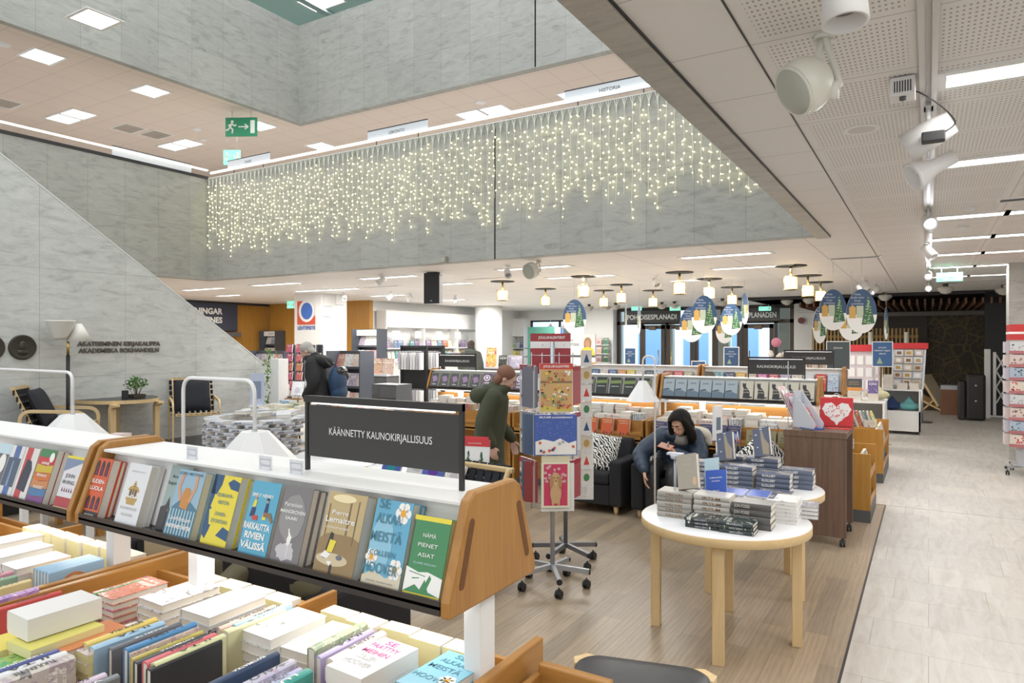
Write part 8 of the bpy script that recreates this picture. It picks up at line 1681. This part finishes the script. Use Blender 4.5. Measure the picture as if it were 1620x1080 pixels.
b = book(Matrix.Translation((wx - .25, wy - .22, .832 + 5 * .0307)) @ Matrix.Rotation(-.15, 4, 'X'), .24, .20, .04, (.075, .085, .10), 'wide dark slate book with gold words and an orange foot strip', cm=M_cpl, parts=True); a = Art(b, .24, .20); a.poly(rect(0, 1, 0, .28), ink('orange_foot', (.70, .30, .06))); a.text('MAAILMAN HISTORIA', .5, .68, .08, .6, I_gd); a.text('SUURIA TARINOITA', .5, .5, .08, .66, I_gd)
b = book(Matrix.Translation((wx + .08, wy - .28, .832 + 4 * .0307)) @ Matrix.Rotation(-.15, 4, 'X'), .15, .21, .03, (.18, .12, .34), 'violet and orange children book standing on the narrow pile', cm=M_cart)
toy((wx + .2, wy + .05, .834), mat('cream_plush', (.62, .60, .38), .9), 'pale yellow triangular plush cushion on the open unit', .15)
for j, (px, py, y, wd, ht, lb) in enumerate(((1361, 562, 14.0, .42, .46, 'white carousel of gift cards with a red header, behind the slate poster'), (1380, 556, 15.0, .24, .5, 'narrow red-headed gift rack behind the blue framed notice'))):
    p = at(px, py, Y=y); t = thing('gift_rack', lb, 'gift rack', (p.x, y, 0)); MB().box(-wd / 2, wd / 2, 0, .2, .3, 1.62).build('body', mat('rack_pink', (.66, .58, .62), .5), t); MB().box(-wd / 2 - .03, wd / 2 + .03, -.04, .22, 1.62, 1.74).build('red_header', M_red, t, .01); m = MB()
    for i in range(5):
        for k in range(3): m.box(-wd / 2 + .02 + k * wd / 3, -wd / 2 - .02 + (k + 1) * wd / 3, -.012, 0, .5 + i * .22, .66 + i * .22)
    m.build('card_rows', M_paper, t); MB().cyl((0, .1, 0), (0, .1, .3), .03).build('foot', M_steel, t)
for j, (px, y) in enumerate(((1377, 18.0), (1434, 18.5))): p = at(px, 540, Y=y); t = thing('floor_pole', ('white slim pole in front of the slat screen, nearer the cluster of posters', 'white slim pole in front of the slat screen, nearer the bin')[j], 'pole', (p.x, y, 0)); MB().cyl((0, 0, 0), (0, 0, 2.02), .045, n=16).build('pole', M_cream, t); MB().lathe([(.2, 0), (.2, .02), (.001, .03)], n=20).build('foot', M_steel, t)
p = at(1281, 561, Y=18.0); t = thing('basket_shelf', 'white shelf of framed cards below the fire bell', 'shelf', (p.x, 18.0, 0)); MB().box(-.5, .5, 0, .3, 0, 1.1).build('body', M_white, t); MB().box(-.5, .5, -.02, .02, 1.1, 1.5).build('upper_panel', M_wall, t)
for i in range(4): n_ = thing('framed_card', f'small framed picture, {nth(i)} on the white shelf below the fire bell', 'picture', (p.x - .36 + .24 * i, 17.93, 1.12)); MB().box(-.09, .09, 0, .02, 0, .2).build('frame', I_br, n_); MB().box(-.07, .07, -.002, 0, .02, .18).build('picture', mat('pale_rose', (.62, .48, .42), .5), n_)
p = at(1228, 570, Y=15.0); t = thing('figure_display', 'white and pink figure display in front of the street door', 'display', (p.x, 15.0, 0)); MB().box(-.2, .2, -.1, .1, 0, 1.2).build('stand', M_white, t); m = MB(); r = random.Random(3)
for j in range(22): m.ball((r.uniform(-.2, .2), r.uniform(-.1, .08), 1.24 + r.uniform(0, .34)), r.uniform(.03, .06), 8)
m.build('figures', mat('figure_cream', (.66, .60, .55), .7), t); MB().ball((0, 0, 1.78), .1, 12).build('pink_head', mat('figure_pink', (.55, .2, .28), .6), t)
